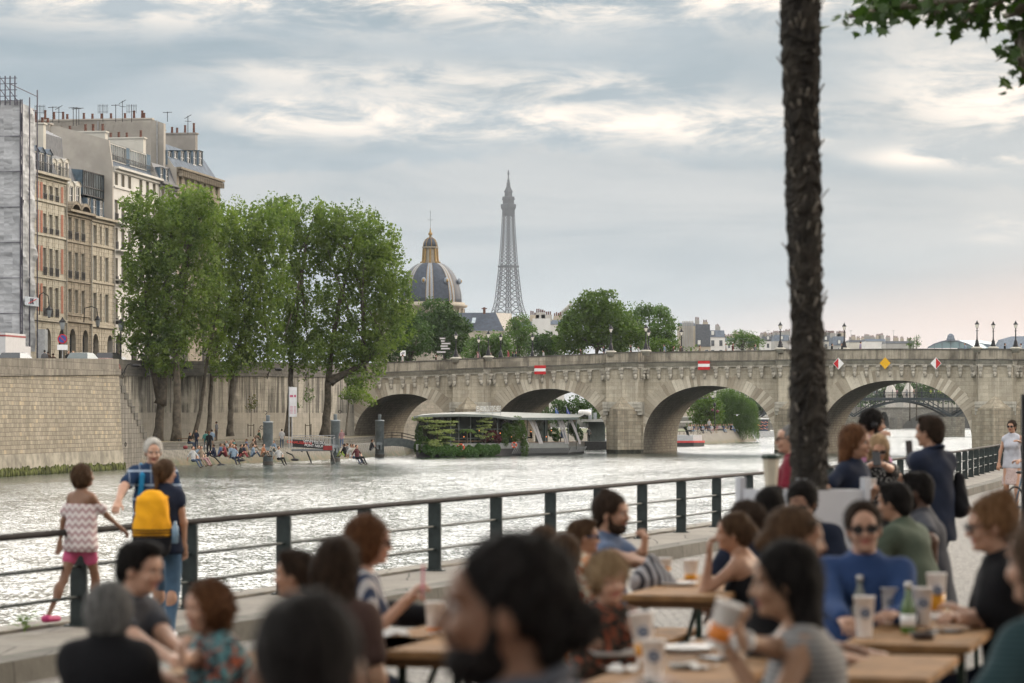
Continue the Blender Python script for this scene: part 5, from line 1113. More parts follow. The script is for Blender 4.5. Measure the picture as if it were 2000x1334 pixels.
def tree(name, label, base, E, m, leaf=.22, nclump=500, per=45, rc=.85, seed=1, trunks=None, tr=.4, group=None, bark=None, shell=.4, limbs=14, crown_name='crown', cat='tree', droop=.0, vz=.75):
 o = thing(name, label, cat, (0, 0, 0), 0, group); P, C = crown_points(E, nclump, per, rc, seed, shell, vz)
 V, Fc = leaf_mesh(P, np.array([0, 0, .8]), leaf, seed+1, droop=droop); np_mesh(crown_name, V, Fc, m, o)
 rr = random.Random(seed); mb = MB()
 trunks = trunks or [[Vector(base), Vector(E[0][0])]]
 for tp in trunks:
  tp = [Vector(q) for q in tp]; n = len(tp); pts = []; rad = []
  for i in range(n-1):
   for k in range(5): pts.append(tp[i].lerp(tp[i+1], k/5)+Vector((rr.uniform(-.06, .06), 0, 0))*tr*2);
  pts.append(tp[-1]); L = len(pts)
  for i in range(L): f = i/(L-1); rad.append(tr*(1.35 if i == 0 else 1.12 if i == 1 else 1.0)*(1-f*.72))
  mb.tube(pts, rad, 10)
 top = trunks[0];
 for i in range(limbs):
  tgt = Vector(C[rr.randrange(len(C))]); tp = [Vector(q) for q in rr.choice(trunks)]; f = rr.uniform(.35, .95); q = tp[-2].lerp(tp[-1], f); r0 = tr*(.5-.28*f)
  mid = q.lerp(tgt, .5)+Vector((0, 0, -(tgt-q).length*.08)); mb.tube([q, mid, tgt], [r0, r0*.6, r0*.15], 6)
 mb.build('trunk', bark or barkm, o, True); return o
def ell(px, py, D, rx, ry, rd=None): s = D/F; return (tuple(W(px, py, D)), (rx*s, rd or rx*s, ry*s))
def bp_(px, py, D): return W(px, py, D)
G_ = 'tall poplars on the riverside quay'
TR = [
 ('broad poplar nearest the block wall, its trunk forked low', 300, 862, 272, [(300, 470, 62, 95), (285, 560, 52, 80), (345, 430, 55, 70), (275, 420, 42, 50), (262, 640, 32, 50), (320, 620, 55, 80), (330, 690, 45, 35), (285, 680, 30, 30), (300, 712, 34, 18), (352, 716, 32, 18)], [[(308, 862), (314, 790), (296, 715), (285, 600)], [(314, 790), (322, 715), (330, 560), (335, 440)]], .52, LM_pop, 11),
 ('poplar with a straight thick trunk, second from the block wall', 345, 862, 270, [(365, 520, 60, 110), (390, 430, 52, 60), (350, 640, 52, 62), (410, 590, 50, 80), (380, 400, 40, 40)], [[(344, 863), (347, 780), (343, 690), (365, 520), (380, 420)]], .5, LM_pop, 12),
 ('slim leaning poplar with a yellow-green top', 390, 858, 275, [(432, 450, 48, 60), (440, 560, 50, 90), (420, 650, 48, 50)], [[(378, 858), (392, 800), (402, 720), (425, 600), (432, 470)]], .26, LM_pop2, 13),
 ('slender upright poplar beside the leaning one', 407, 856, 277, [(480, 450, 46, 62), (475, 560, 46, 80), (470, 640, 50, 50), (430, 690, 40, 40), (475, 695, 35, 28), (435, 722, 30, 16)], [[(407, 856), (411, 780), (416, 700), (450, 600), (475, 470)]], .28, LM_pop2, 14),
 ('poplar standing right of centre in the left-hand clump', 451, 852, 280, [(520, 450, 50, 66), (520, 560, 48, 85), (500, 640, 50, 50), (550, 420, 40, 38), (455, 700, 30, 22), (515, 690, 35, 30)], [[(449, 852), (451, 790), (455, 710), (490, 600), (520, 450)]], .36, LM_pop, 15),
 ('poplar behind the pair of banners', 566, 852, 288, [(600, 470, 60, 75), (575, 570, 50, 80), (590, 660, 60, 45), (560, 420, 36, 36), (560, 690, 40, 35), (620, 690, 35, 30), (600, 718, 28, 16), (545, 620, 40, 50)], [[(562, 852), (567, 790), (569, 710), (580, 600), (600, 460)]], .42, LM_pop, 16),
 ('largest poplar, leaning out over the river by the bridge', 640, 852, 290, [(680, 480, 80, 80), (660, 580, 75, 85), (740, 560, 60, 75), (690, 660, 80, 55), (755, 640, 55, 45), (720, 470, 60, 50), (640, 430, 50, 42), (770, 590, 42, 55), (740, 495, 48, 45), (655, 700, 45, 35), (715, 700, 45, 32), (705, 740, 30, 22)], [[(634, 852), (640, 790), (643, 720), (660, 600), (690, 480)], [(643, 745), (690, 722), (740, 690)]], .52, LM_pop, 17),
]
for lb, px, py, D, E, T, tr, m_, sd_ in TR:
 base_z = W(px, py, D).z
 EE = [ell(a, b, D+random.uniform(-2, 3), c*1.02, d*1.02, 3.4) for a, b, c, d in E]; vol = sum(a[1][0]*a[1][2] for a in EE)
 tree('poplar_tree', lb, W(px, py, D), EE, m_, leaf=.31, nclump=int(vol*9.5), per=31, rc=.62, vz=1.25, seed=sd_, trunks=[[W(a, b, D) for a, b in q] for q in T], tr=tr*.85, group=G_, shell=.15, limbs=9)
yt = tree('young_tree', 'thin young tree with wooden stakes and orange-brown leaves by the quay wall', W(490, 852, 284), [ell(492, 785, 284, 10, 16, .6)], leafmat('rusty_leaves', (.16, .09, .03), (.10, .12, .03)), .16, 22, 7, .28, 31, [[W(490, 852, 284), W(491, 800, 284), W(493, 772, 284)]], .05, limbs=8, bark=barkl)
yt2 = tree('young_tree', 'slim staked sapling between the banners and the largest poplar', W(605, 852, 296), [ell(603, 770, 296, 10, 14, .6), ell(580, 795, 296, 6, 10, .5)], LM_aca, .16, 26, 9, .3, 32, [[W(606, 852, 296), W(604, 800, 296), W(602, 720, 296)]], .06, limbs=6, bark=barkl)
for o, px, D in ((yt, 490, 284), (yt2, 602, 296)):
 s_ = MB()
 for dx in (-.28, .28): s_.tube([W(px, 852, D)+Vector((dx, 0, -.1)), W(px, 828, D)+Vector((dx, 0, 0))], .05, 5)
 s_.bar(W(px, 831, D)+Vector((-.3, 0, 0)), W(px, 831, D)+Vector((.3, 0, 0)), .06); s_.build('stake', mat('stake_wood', (.10, .085, .06), .9), o)
yt3 = tree('young_tree', 'small bent tree with a light green top right of the largest poplar', W(676, 850, 300), [ell(690, 770, 300, 26, 14, 1.4), ell(715, 780, 300, 18, 10, 1.2)], LM_pop2, .22, 70, 16, .5, 33, [[W(675, 850, 300), W(680, 800, 300), W(684, 760, 300)]], .11, limbs=6, bark=barkl)
BK = [
 ('chestnut_tree', 'dark dense tree hiding the foot of the dome', 870, 640, 470, [(870, 650, 44, 50), (850, 620, 40, 40), (895, 655, 28, 38), (830, 660, 40, 40)], LM_dk, 41),
 ('chestnut_tree', 'dark tree between the largest poplar and the bridge signpost', 800, 670, 400, [(800, 660, 40, 45), (770, 680, 40, 30)], LM_dk, 42),
 ('acacia_tree', 'feathery mid-green tree with a pointed top below the lattice tower', 1013, 660, 440, [(1015, 650, 30, 32), (1010, 678, 36, 26), (1020, 632, 14, 22)], LM_aca, 43),
 ('chestnut_tree', 'low green tree behind the bridge lamps, left of the feathery one', 950, 680, 430, [(955, 675, 36, 24), (925, 685, 26, 20), (980, 680, 20, 20)], LM_aca, 44),
 ('chestnut_tree', 'low dark tree in the gap left of the big chestnut', 1068, 680, 435, [(1065, 672, 24, 22), (1085, 680, 24, 22), (1048, 680, 18, 16)], LM_dk, 45),
 ('chestnut_tree', 'big round-headed chestnut tree rising behind the bridge', 1165, 640, 425, [(1160, 630, 62, 45), (1130, 650, 44, 40), (1200, 640, 48, 50), (1175, 592, 44, 26), (1110, 670, 30, 25), (1225, 660, 35, 30), (1140, 600, 30, 22)], LM_che, 46),
 ('linden_tree', 'lighter round tree joined to the right of the big chestnut', 1275, 640, 455, [(1275, 635, 44, 42), (1250, 610, 26, 22), (1300, 650, 30, 32), (1260, 665, 50, 25)], LM_aca, 47),
 ('linden_tree', 'low bright green bush-like tree behind the bridge parapet', 1290, 680, 420, [(1295, 678, 34, 14), (1345, 688, 40, 8)], LM_che, 48),
 ('linden_tree', 'isolated pale green tree in front of the far skyline houses', 1450, 665, 560, [(1450, 664, 30, 16), (1478, 670, 16, 12), (1445, 655, 14, 9)], LM_wil, 49),
]
for nm, lb, px, py, D, E, m_, sd_ in BK:
 EE = [ell(a, b, D, c*.95, d*.95, min(c, d)*D/F) for a, b, c, d in E]; vol = sum(a[1][0]*a[1][2] for a in EE); zb = 1.9
 tree(nm, lb, (XX(px, D), D, zb), EE, m_, leaf=.42 if nm == 'chestnut_tree' else .32, nclump=int(vol*9), per=40, rc=.95, seed=sd_, trunks=[[(XX(px, D), D, zb), (XX(px, D), D, W(px, py, D).z*.6), tuple(W(px, py, D))]], tr=.45, group='trees beyond the stone bridge', shell=.5, limbs=10)
for px, y, lb in ((1790, 655, 'thin bare-stemmed young poplar on the far skyline, taller'), (1777, 662, 'thin young poplar on the far skyline, shorter')):
 tree('young_poplar', lb, (XX(px, 700), 700, 3), [ell(px, y+8, 700, 6, 9, .7), ell(px+3, y+18, 700, 7, 6, .7)], LM_aca, .3, 26, 8, .5, px, [[(XX(px, 700), 700, 3), tuple(W(px, 680, 700)), tuple(W(px, y, 700))]], .15, limbs=8)
GD = [('garden_tree', 'rounded green tree at the garden edge seen through the third arch', 1375, 820, 462, [(1365, 812, 24, 30), (1385, 795, 26, 30), (1350, 826, 14, 16)], LM_che, 51),
  ('garden_tree', 'dark green trees glimpsed through the second arch', 1120, 800, 410, [(1115, 795, 34, 22), (1080, 805, 30, 20), (1150, 800, 26, 22)], LM_dk, 52),
  ('garden_tree', 'tall green trees seen through the top of the fourth arch', 1790, 765, 1040, [(1800, 762, 60, 16), (1750, 768, 40, 12), (1860, 770, 50, 14), (1700, 775, 40, 12)], LM_dk, 53),
  ('garden_tree', 'distant green trees behind the far quay left of the low bridge', 1560, 790, 1050, [(1500, 795, 60, 14), (1600, 790, 70, 18), (1680, 800, 50, 12)], LM_dk, 54)]
for nm, lb, px, py, D, E, m_, sd_ in GD:
 EE = [ell(a, b, D, c, d, min(c, d)*D/F) for a, b, c, d in E]; vol = sum(a[1][0]*a[1][2] for a in EE)
 tree(nm, lb, (XX(px, D), D, 1.9), EE, m_, leaf=.38 if D < 600 else .8, nclump=int(vol*(9 if D < 600 else 3)), per=34, rc=.9 if D < 600 else 1.7, seed=sd_, trunks=[[(XX(px, D), D, 1.9), tuple(W(px, py+6, D)), tuple(W(px, py-6, D))]], tr=.4, limbs=8)
def willow(label, name, D, E, nstr, seed, zbot, m_=LM_wil, leaf=.24):
 o = thing(name, label, 'tree', (0, 0, 0)); rs = np.random.RandomState(seed); pts = []
 for i in range(nstr):
  c, r = E[rs.randint(len(E))]; u = rs.normal(size=3); u[2] = abs(u[2])*.8; u /= np.linalg.norm(u); q = np.array(c)+u*np.array(r)*rs.uniform(.6, 1)
  L = rs.uniform(.35, 1.0)*(q[2]-zbot); n = int(L/.13); t_ = np.linspace(0, 1, n)[:, None]; drift = np.array([u[0]*.5, u[1]*.5, 0])
  pts.append(q+np.concatenate([drift[0]*t_+rs.normal(0, .05, (n, 1)), drift[1]*t_+rs.normal(0, .05, (n, 1)), -L*t_], 1))
 P = np.concatenate(pts); V, Fc = leaf_mesh(P, np.array([0, -.5, .3]), leaf, seed+1, aspect=.34, droop=2.2); np_mesh('crown', V, Fc, m_, o)
 c = E[0][0]; MB().tube([(c[0], c[1], 1.5), (c[0]+.3, c[1], (c[2]+1.5)/2), (c[0], c[1], c[2])], [.5, .4, .2], 8).build('trunk', barkm, o, True); return o
willow('large weeping willow trailing to the water seen through the third arch', 'weeping_willow', 478, [ell(1440, 785, 478, 26, 26, 2.2), ell(1420, 775, 478, 22, 24, 2), ell(1460, 800, 478, 20, 28, 2), ell(1410, 800, 478, 16, 20, 2)], 1500, 61, .3)
plm = leafmat('plane_leaves', (.018, .042, .008), (.045, .085, .014), (.03, .055, .01), .30)
def plane_leaf(c, d, up, s):
 """five-lobed leaf outline"""
 d = d.normalized(); n = (up-d*up.dot(d)); n = n.normalized() if n.length > 1e-3 else Vector((1, 0, 0)).cross(d).normalized(); f = d.cross(n)
 prof = [(0, 0), (.18, .10), (.42, .04), (.30, .22), (.58, .34), (.30, .42), (.26, .60), (.12, .62), (0, 1.0)]
 pts = prof+[(-x, y) for x, y in prof[-2:0:-1]]
 return [c+d*(y*s)+f*(x*s)+n*(abs(x)*.12*s) for x, y in pts]
pb = thing('plane_tree_branch', 'leafy plane tree boughs hanging into the top right corner', 'tree', (0, 0, 0)); rr = random.Random(77); V = []; Fc = []; Db = 27
tw = MB(); limbs_ = [([(2080, -60), (1960, -10), (1850, 0), (1740, 15), (1660, 32)], 1.0), ([(2080, -60), (1990, 20), (1965, 30)], 1.0), ([(2080, -40), (2000, 60), (1995, 120), (2004, 160)], .8), ([(2000, -60), (1900, -30), (1780, -25), (1700, 5)], 1.0), ([(2100, -20), (2030, 40), (1985, 85)], .8), ([(1960, -10), (1900, 20), (1880, 45)], .8), ([(1850, 0), (1820, 30)], .8), ([(2080, -80), (1940, -50), (1800, -45)], 1), ([(2110, -95), (2426, -160), (2700, -80)], 1.0), ([(2110, 12), (2300, 0), (2500, -5)], 1.0), ([(2250, -60), (2420, 90)], .8)]
for L, w in limbs_:
 P = [W(a, b, Db+rr.uniform(-.6, .6)) for a, b in L]; tw.tube(P, [.06*(1-i/(len(P)))+.008 for i in range(len(P))], 6)
 for i in range(len(P)-1):
  seglen = (P[i+1]-P[i]).length; n = int(seglen*62*w)
  for k in range(n):
   q = P[i].lerp(P[i+1], rr.random()); c = q+Vector((rr.gauss(0, .09), rr.gauss(0, .28), rr.gauss(-.02, .07)))
   dr = Vector((rr.uniform(-1, 1), rr.uniform(-1, 1), rr.uniform(-1.1, .25))); up_ = Vector((rr.uniform(-.6, .6), rr.uniform(-1, .4), rr.uniform(.1, 1)))
   pl_ = plane_leaf(c, dr, up_, rr.uniform(.09, .165)); o_ = len(V); V += [tuple(p_) for p_ in pl_]; Fc.append(tuple(range(o_, o_+len(pl_))))
me = bpy.data.meshes.new('leaves'); me.from_pydata(V, [], Fc); me.materials.append(plm); link('leaves', me, pb); tw.tube([(5.1, Db, 8.4), (6.6, Db+.2, 8.7), (8.8, Db, 7.6)], [.07, .12, .2], 8); tw.tube([(5.1, Db, 7.9), (7, Db, 8.0), (8.9, Db, 7.0)], [.06, .1, .18], 8); tw.build('branch', barkl, pb, True)
P_c, C_c = crown_points([((9.6, 27, 11.8), (3.9, 4, 2.4)), ((11, 25, 12.6), (4, 4, 2.6))], 700, 26, .6, 93, .2); V_c, F_c = leaf_mesh(P_c, np.array([0, 0, .8]), .2, 94); np_mesh('crown', V_c, F_c, plm, pb)
MB().tube([(9, 27, 2.3), (8.9, 27, 5), (8.9, 27, 7.5), (9.4, 27, 11)], [.36, .30, .25, .12], 12).build('trunk', barkl, pb, True)
for nm_, lb_, tx, ty, E_ in (('plane_tree', 'spreading plane tree whose crown roofs the terrace, just out of the picture', 9.0, 7.0, [((4, 5, 11.0), (6.5, 7, 2.6)), ((9, 9, 12.0), (6, 7, 3.0)), ((1, -1, 10.6), (6, 6, 2.6)), ((12, 15, 12.6), (5.5, 6, 2.6)), ((5, 14, 11.6), (5, 5, 2.0)), ((-2, 9, 11.2), (4.5, 5, 2.0))]), ('plane_tree', 'second plane tree behind the terrace tables, out of the picture', 6.0, -9.0, [((5, -8, 11), (8, 7, 3.2)), ((-3, -7, 10.6), (6, 6, 2.8))])):
 P_c, C_c = crown_points(E_, 1800, 26, .75, 91, .2); V_c, F_c = leaf_mesh(P_c, np.array([0, 0, .8]), .26, 92)
 o_ = thing(nm_, lb_, 'tree', (0, 0, 0)); np_mesh('crown', V_c, F_c, plm, o_); MB().tube([(tx, ty, 2.4), (tx-.2, ty, 5), (tx-.8, ty, 8), (tx-1.5, ty, 10.5)], [.42, .34, .28, .12], 12).build('trunk', barkl, o_, True)
PD = 19.5; pal = thing('palm_tree', 'tall shaggy palm trunk rising from a white planter', 'palm tree', (XX(1580, PD), PD, 2.9)); pm_, t, p = newmat('palm_fibre'); tc = t.tc('Object')
w_ = t.noise(t.map(tc, (9, 9, 2.2)), 1.5, 6, .65, .8); f_ = t.noise(t.map(tc, (40, 40, 5)), 1, 4, .6); cc = t.mix(t.smooth(w_, .35, .65), (.010, .008, .007), (.048, .040, .032)); cc = t.mix(t.m('MULTIPLY', t.smooth(f_, .55, .75), .5), cc, (.11, .095, .075)); t.l.new(cc, p.inputs['Base Color']); p.inputs['Roughness'].default_value = .95
bp = t.n.new('ShaderNodeBump'); bp.inputs['Distance'].default_value = .03; t.l.new(w_, bp.inputs['Height']); t.l.new(bp.outputs[0], p.inputs['Normal'])
rs = np.random.RandomState(4); mb = MB(); n = 40; rows = 295; H_ = 6.3; vs = []
ang = np.linspace(0, 2*np.pi, n, endpoint=False);
def pr_(z): return .108+.008*math.sin(z*2.1)+.006*math.sin(z*5+1)
def pcx(z): return -.0112*z+.012*math.sin(z*1.3)
for j in range(rows+1):
 z = H_*j/rows; sag = (z*7.2) % 1; r = pr_(z)*(1.0+.13*(1-sag))
 rj = r*(1+rs.normal(0, .045, n));
 for k in range(n): vs.append((pcx(z)+rj[k]*math.cos(ang[k]), rj[k]*math.sin(ang[k]), z+.03*math.sin(ang[k]*3+z*4)))
mb.add(vs, [(j*n+k, j*n+(k+1) % n, (j+1)*n+(k+1) % n, (j+1)*n+k) for j in range(rows) for k in range(n)]); mb.build('trunk', pm_, pal)
st_ = MB(); fb_ = MB(); rr = random.Random(12)
for i in range(290):
 z = rr.uniform(.1, H_); a = rr.uniform(0, 6.28); r = pr_(z); c = Vector((pcx(z)+r*.95*math.cos(a), r*.95*math.sin(a), z)); o_ = Vector((math.cos(a), math.sin(a), 0)); L = rr.uniform(.04, .11); ln = rr.uniform(.15, .8)
 st_.bar(c, c+(o_*ln*.8+Vector((rr.uniform(-.2, .2), rr.uniform(-.2, .2), .8)))*L, rr.uniform(.012, .022), .008)
for i in range(5200):
 z = rr.uniform(0, H_); a = rr.uniform(0, 6.28); r = pr_(z)*1.02; c = Vector((pcx(z)+r*math.cos(a), r*math.sin(a), z)); o_ = Vector((math.cos(a), math.sin(a), 0)); tg = Vector((-math.sin(a), math.cos(a), 0)); L = rr.uniform(.02, .055)
 e = c+o_*L*rr.uniform(.2, .9)+tg*L*rr.uniform(-.6, .6)+Vector((0, 0, L*rr.uniform(-.6, 1))); w = .005
 fb_.add([c-tg*w, c+tg*w, e], [(0, 1, 2)])
st_.build('leaf_stubs', mat('palm_stub', (.20, .18, .155), .85, var=.4, scale=12), pal); fb_.build('fibres', pm_, pal)
fr_ = MB(); pt_ = MB(); rr = random.Random(8)
for i in range(34):
 a = rr.uniform(0, 6.28); e_ = rr.uniform(-.25, 1.2); o_ = Vector((math.cos(a)*math.cos(e_), math.sin(a)*math.cos(e_), math.sin(e_))); c = Vector((-.07, 0, H_-.05)); k_ = c+o_*rr.uniform(.45, .7); pt_.tube([c, c+o_*.3+Vector((0, 0, .04)), k_], .012, 5); sd = Vector((-math.sin(a), math.cos(a), 0)); up_ = o_.cross(sd)
 for j in range(17):
  b = (j-8)*.17; d_ = (o_*math.cos(b)+sd*math.sin(b)).normalized(); L = rr.uniform(.42, .52); w = sd*math.cos(b)*.018-o_*math.sin(b)*.018; m1 = k_+d_*L*.55; e1 = k_+d_*L-Vector((0, 0, .10)); fr_.add([k_, m1-w, e1, m1+w], [(0, 1, 2, 3)])
fr_.build('fronds', leafmat('palm_leaves', (.04, .08, .02), (.08, .13, .04)), pal); pt_.build('frond_stalk', mat('palm_stub', (.20, .18, .155)), pal)
# ================================================================ RIVER THINGS
steelp = mat('mooring_steel', (.24, .27, .29), .5, .3, .25, 1.2, .2, 6); rust = mat('waterline_dark', (.035, .032, .028), .8)
for px, wpx, yt, yb, lb in ((523.5, 19.5, 825, 908, 'leftmost of the three grey steel mooring piles in the river'), (655, 18.5, 822, 901, 'middle grey steel mooring pile beside the black banner landing stage'), (741.5, 17.5, 822, 893, 'rightmost grey steel mooring pile, near the first bridge arch')):
 D = CZ*F/(yb-HY); r = wpx/2*D/F; t_ = thing('mooring_pile', lb, 'mooring pile', (XX(px, D), D, 0), 0, 'mooring piles in the river'); zt_ = ZZ(yt, D)
 MB().lathe([(r, -2), (r, zt_-.05), (r*1.05, zt_-.04), (r*1.05, zt_+.06), (r*.3, zt_+.10)], 24).build('pile', steelp, t_, True); MB().lathe([(.17, zt_), (.17, zt_+.55), (.2, zt_+.6), (.1, zt_+.62)], 10).build('pile_cap', steelp, t_, True)
 MB().lathe([(r+.015, -1), (r+.015, .32)], 24).build('waterline_band', rust, t_, True)
 MB().box((-.3, -r-.25, 1.25), (.3, -r+.1, 1.5)).box((-.22, -r-.2, .8), (-.1, -r+.05, 1.25)).box((.1, -r-.2, .8), (.22, -r+.05, 1.25)).build('mooring_bracket', steelp, t_)
bw_ = mat('banner_white', (.62, .62, .64), .7, var=.1, scale=.8)
for px, lb, dz in ((570, 'left one of two tall white vertical banners by the landing stage', 0), (573.8, 'right one of two tall white vertical banners by the landing stage', .0)):
 D = 266 if px < 572 else 267; px_ = 569.3 if px < 572 else 575; t_ = thing('vertical_banner', lb, 'banner', (XX(px_, D), D, 1.3)); zt_ = ZZ(755, D)-1.3; zb_ = ZZ(814, D)-1.3; w = .22
 MB().tube([(-.22, 0, 0), (-.22, 0, zt_)], .05, 6).build('banner_pole', gal, t_); MB().box((-.20, -.02, zb_), (.22, .02, zt_-.05)).build('banner_cloth', bw_, t_)
 m_ = MB(); rr = random.Random(int(px));
 for k in range(6): m_.box((-.12, -.03, zb_+.3+k*.12), (.12, -.022, zb_+.34+k*.12))
 m_.box((-.14, -.03, zt_-.95), (.15, -.022, zt_-.75)); m_.build('banner_marks', mat('banner_pink', (.50, .12, .20), .6), t_)
lp = thing('landing_stage', 'landing stage with red and black lettered banners on its railing', 'pontoon', (XX(612, 266), 266, 0)); a0, a1 = XX(570, 266)-XX(612, 266), XX(652, 266)-XX(612, 266)
blk = mat('black_board', (.018, .018, .02), .5); dred = mat('dark_red', (.22, .02, .02), .5)
zb_ = ZZ(877, 266); MB().box((a0, -.6, zb_-.18), (a1, 1.6, zb_-.02)).build('deck', mat('deck_grey', (.12, .13, .14), .7), lp)
s_ = .30/ (a1-a0)*1.5
m_ = MB(); xm = a0+(a1-a0)*.40; m_.add([(a0+.1, -.62, ZZ(858, 266)), (a1-.8, -.62, ZZ(863, 266)), (a1-.8, -.62, ZZ(877.5, 266)), (a0+.1, -.62, ZZ(872.5, 266))], [(3, 2, 1, 0)]); m_.build('black_banner', blk, lp)
tilt = math.atan2(ZZ(863, 266)-ZZ(858, 266), a1-.8-a0-.1)
rt_ = (math.radians(90), -tilt*-1*0, 0)
def lettering(body, px, py, size, m__, sx=1.0, D=266, par=lp, nm='lettering'):
 q = text_mesh(nm, body, m__, par, size, (XX(px, D)-par.location.x, -.66, ZZ(py, D)-par.location.z), (math.radians(90), 0, 0), .01, 'CENTER', sx); return q
q = lettering('CANAUXRAMA', 586, 864.5, .34, mat('letter_red', (.65, .04, .03), .5, emit=None), .95); q.rotation_euler = (math.radians(90), -tilt, 0) ; q.rotation_euler = (Matrix.Rotation(tilt*-1, 3, 'Y') @ Matrix.Rotation(math.radians(90), 3, 'X')).to_euler()
for body, px, py in (('VEDETTES DU', 614, 864), ('PONT NEUF', 614, 870.5)):
 q = lettering(body, px, py, .32, whi, .95); q.rotation_euler = (Matrix.Rotation(-tilt, 3, 'Y') @ Matrix.Rotation(math.radians(90), 3, 'X')).to_euler()
m_ = MB()
for k in range(12): x = a0+(a1-a0)*k/11; m_.bar((x, -.55, zb_), (x, -.55, zb_+1.05), .04); m_.bar((x, 1.5, zb_), (x, 1.5, zb_+1.2), .04)
for z in (.5, 1.05): m_.bar((a0, -.55, zb_+z), (a1, -.55, zb_+z-.1), .04)
m_.bar((a0, 1.5, zb_+1.2), (a1, 1.5, zb_+1.2), .05); m_.bar((a1, -.55, zb_+1.0), (a1, 1.5, zb_+1.0), .05); m_.build('stage_railing', gal, lp)
MB().box((a1-.9, -.64, zb_-.1), (a1-.1, -.6, zb_+.3)).build('red_panel', dred, lp)
MB().tube([(a1-.3, -.4, zb_), (a1+.3, -.8, -.5)], .08, 6).tube([(a0+1, -.2, zb_), (a0+.9, -.3, 1.0)], .08, 6).tube([(a1-2.5, .2, zb_), (a1-1.8, -.4, -.4)], .07, 6).build('stage_strut', ironm, lp)
for px, py, px2, py2, lb in ((402, 885, 433, 908, 'dark slanted mooring beam on the sloped bank by the seated pair'), (437, 877, 470, 899, 'small iron ladder on the sloped bank behind the leftmost pile'), (560, 884, 576, 898, 'curved dark mooring bar on the bank right of the leftmost pile')):
 D1, D2 = 258+(px-400)*.06, 254+(px-400)*.06; t_ = thing('mooring_beam', lb, 'mooring beam', tuple(W(px, py, D1))); v = W(px2, py2, D2)-W(px, py, D1); MB().tube([(0, 0, 0), v*.5+Vector((.15, 0, .1)), v], .07, 6).build('beam', ironm, t_)
 MB().ball(tuple(v), (.4, .25, .12), 8, 4).build('float', ironm, t_)
 if 'ladder' in lb:
  MB().tube([(.35, .2, 0), v+Vector((.35, .2, 0))], .05, 6).build('ladder_rail', ironm, t_)
for px, py, D, lb in ((250, 728, 262, 'curved quay-wall lamp just right of the block wall'), (348, 730, 279, 'curved quay-wall lamp between the second and third trunks'), (455, 731, 289.5, 'curved quay-wall lamp behind the straight poplar trunk'), (531, 733, 299, 'curved quay-wall lamp between the banners and the straight trunk'), (606, 733, 311, 'curved quay-wall lamp left of the largest poplar')):
 t_ = thing('quay_wall_lamp', lb, 'wall lamp', tuple(W(px-12, py+7, D-.8)), 0, 'lamps along the recessed quay wall')
 MB().tube([(0, .4, .6), (0, 0, .1), (.25, -.2, .5), (.55, -.4, 1.0), (.85, -.5, 1.1), (1.1, -.6, 1.0)], .045, 6).tube([(0, .3, -.3), (.3, -.1, .45)], .035, 5).build('lamp_arm', ironm, t_, True)
 MB().ball((1.35, -.7, .92), (.42, .28, .16), 10, 6).build('lamp_head', ironm, t_, True)
for px, py, D in ((357, 800, 283.5), (381, 802, 286), (518, 806, 299), (511, 835, 297.5), (664, 804, 330)):
 ring_part(rw, W(px, py, D-1.2), .17, (.3, -1, 0), .035)
gws = {-1.1: MB(), 1.1: MB()}
gw = thing('gangway', 'grey arched gangway from the quay to the plant-covered barge', 'gangway', (0, 0, 0)); m_ = MB(); m2 = MB(); D = 308
P = [(748, 858), (765, 856), (785, 857), (815, 864)]
for (a, y), (b, y2) in zip(P, P[1:]):
 va, vb = W(a, y, D), W(b, y2, D);
 for dy in (-1.1, 1.1): m_.quad(va+Vector((0, dy, -.75)), vb+Vector((0, dy, -.8)), vb+Vector((0, dy, .05)), va+Vector((0, dy, .05)))
 m_.quad(va+Vector((0, -1.1, -.3)), vb+Vector((0, -1.1, -.3)), vb+Vector((0, 1.1, -.3)), va+Vector((0, 1.1, -.3)))
 for dy in (-1.1, 1.1): m2 = gws[dy]; m2.bar(va+Vector((0, dy, .6)), vb+Vector((0, dy, .6)), .05); m2.bar(va+Vector((0, dy, .3)), vb+Vector((0, dy, .3)), .04); m2.bar(va+Vector((0, dy, 0)), va+Vector((0, dy, .6)), .05)
m_.build('gangway_side', mat('gangway_grey', (.13, .15, .155), .6), gw); [q_.build('gangway_railing', rt, gw) for q_ in gws.values()]
G0 = 303; bg_ = thing('restaurant_barge', 'moored restaurant barge with curved grey-green roof, planted hull and white curtains', 'barge', (0, 0, 0))
def Dn(px): return 300+(px-805)*.075
def BP(px, py, dd=0): return W(px, py, Dn(px)+dd)
def bx_(mb, pa, pb, ya, yb, d0_=0, d1_=.3):
 za, zb, zc_, zd_ = ZZ(yb, Dn(pa)), ZZ(ya, Dn(pa)), ZZ(yb, Dn(pb)), ZZ(ya, Dn(pb)); xa, xb = XX(pa, Dn(pa)), XX(pb, Dn(pb)); y1, y2 = Dn(pa), Dn(pb)
 mb.add([(xa, y1+d0_, za), (xb, y2+d0_, zc_), (xb, y2+d1_, zc_), (xa, y1+d1_, za), (xa, y1+d0_, zb), (xb, y2+d0_, zd_), (xb, y2+d1_, zd_), (xa, y1+d1_, zb)], [(0,3,2,1),(4,5,6,7),(0,1,5,4),(1,2,6,5),(2,3,7,6),(3,0,4,7)])
hullm = mat('hull_grey', (.10, .105, .105), .7, var=.4, scale=1, bump=.4); hulld = mat('hull_dark', (.03, .03, .032), .6)
m_ = MB().use(hullm); hl = [(815, 893), (900, 895), (1000, 895), (1030, 894), (1140, 884)]
m_.use(hulld); zl = .0
pl_ = [tuple(BP(a, 890, 0).xy) for a in (813, 900, 1000, 1060, 1110)]+[tuple(W(1141, 880, 336).xy)]; bk = [(x+.5, y+9) for x, y in pl_[::-1][1:]]
ring_ = pl_+bk; m_.prism(ring_, -1.0, .75); m_.build('hull', None, bg_)
m_ = MB(); rg = pl_[3:];
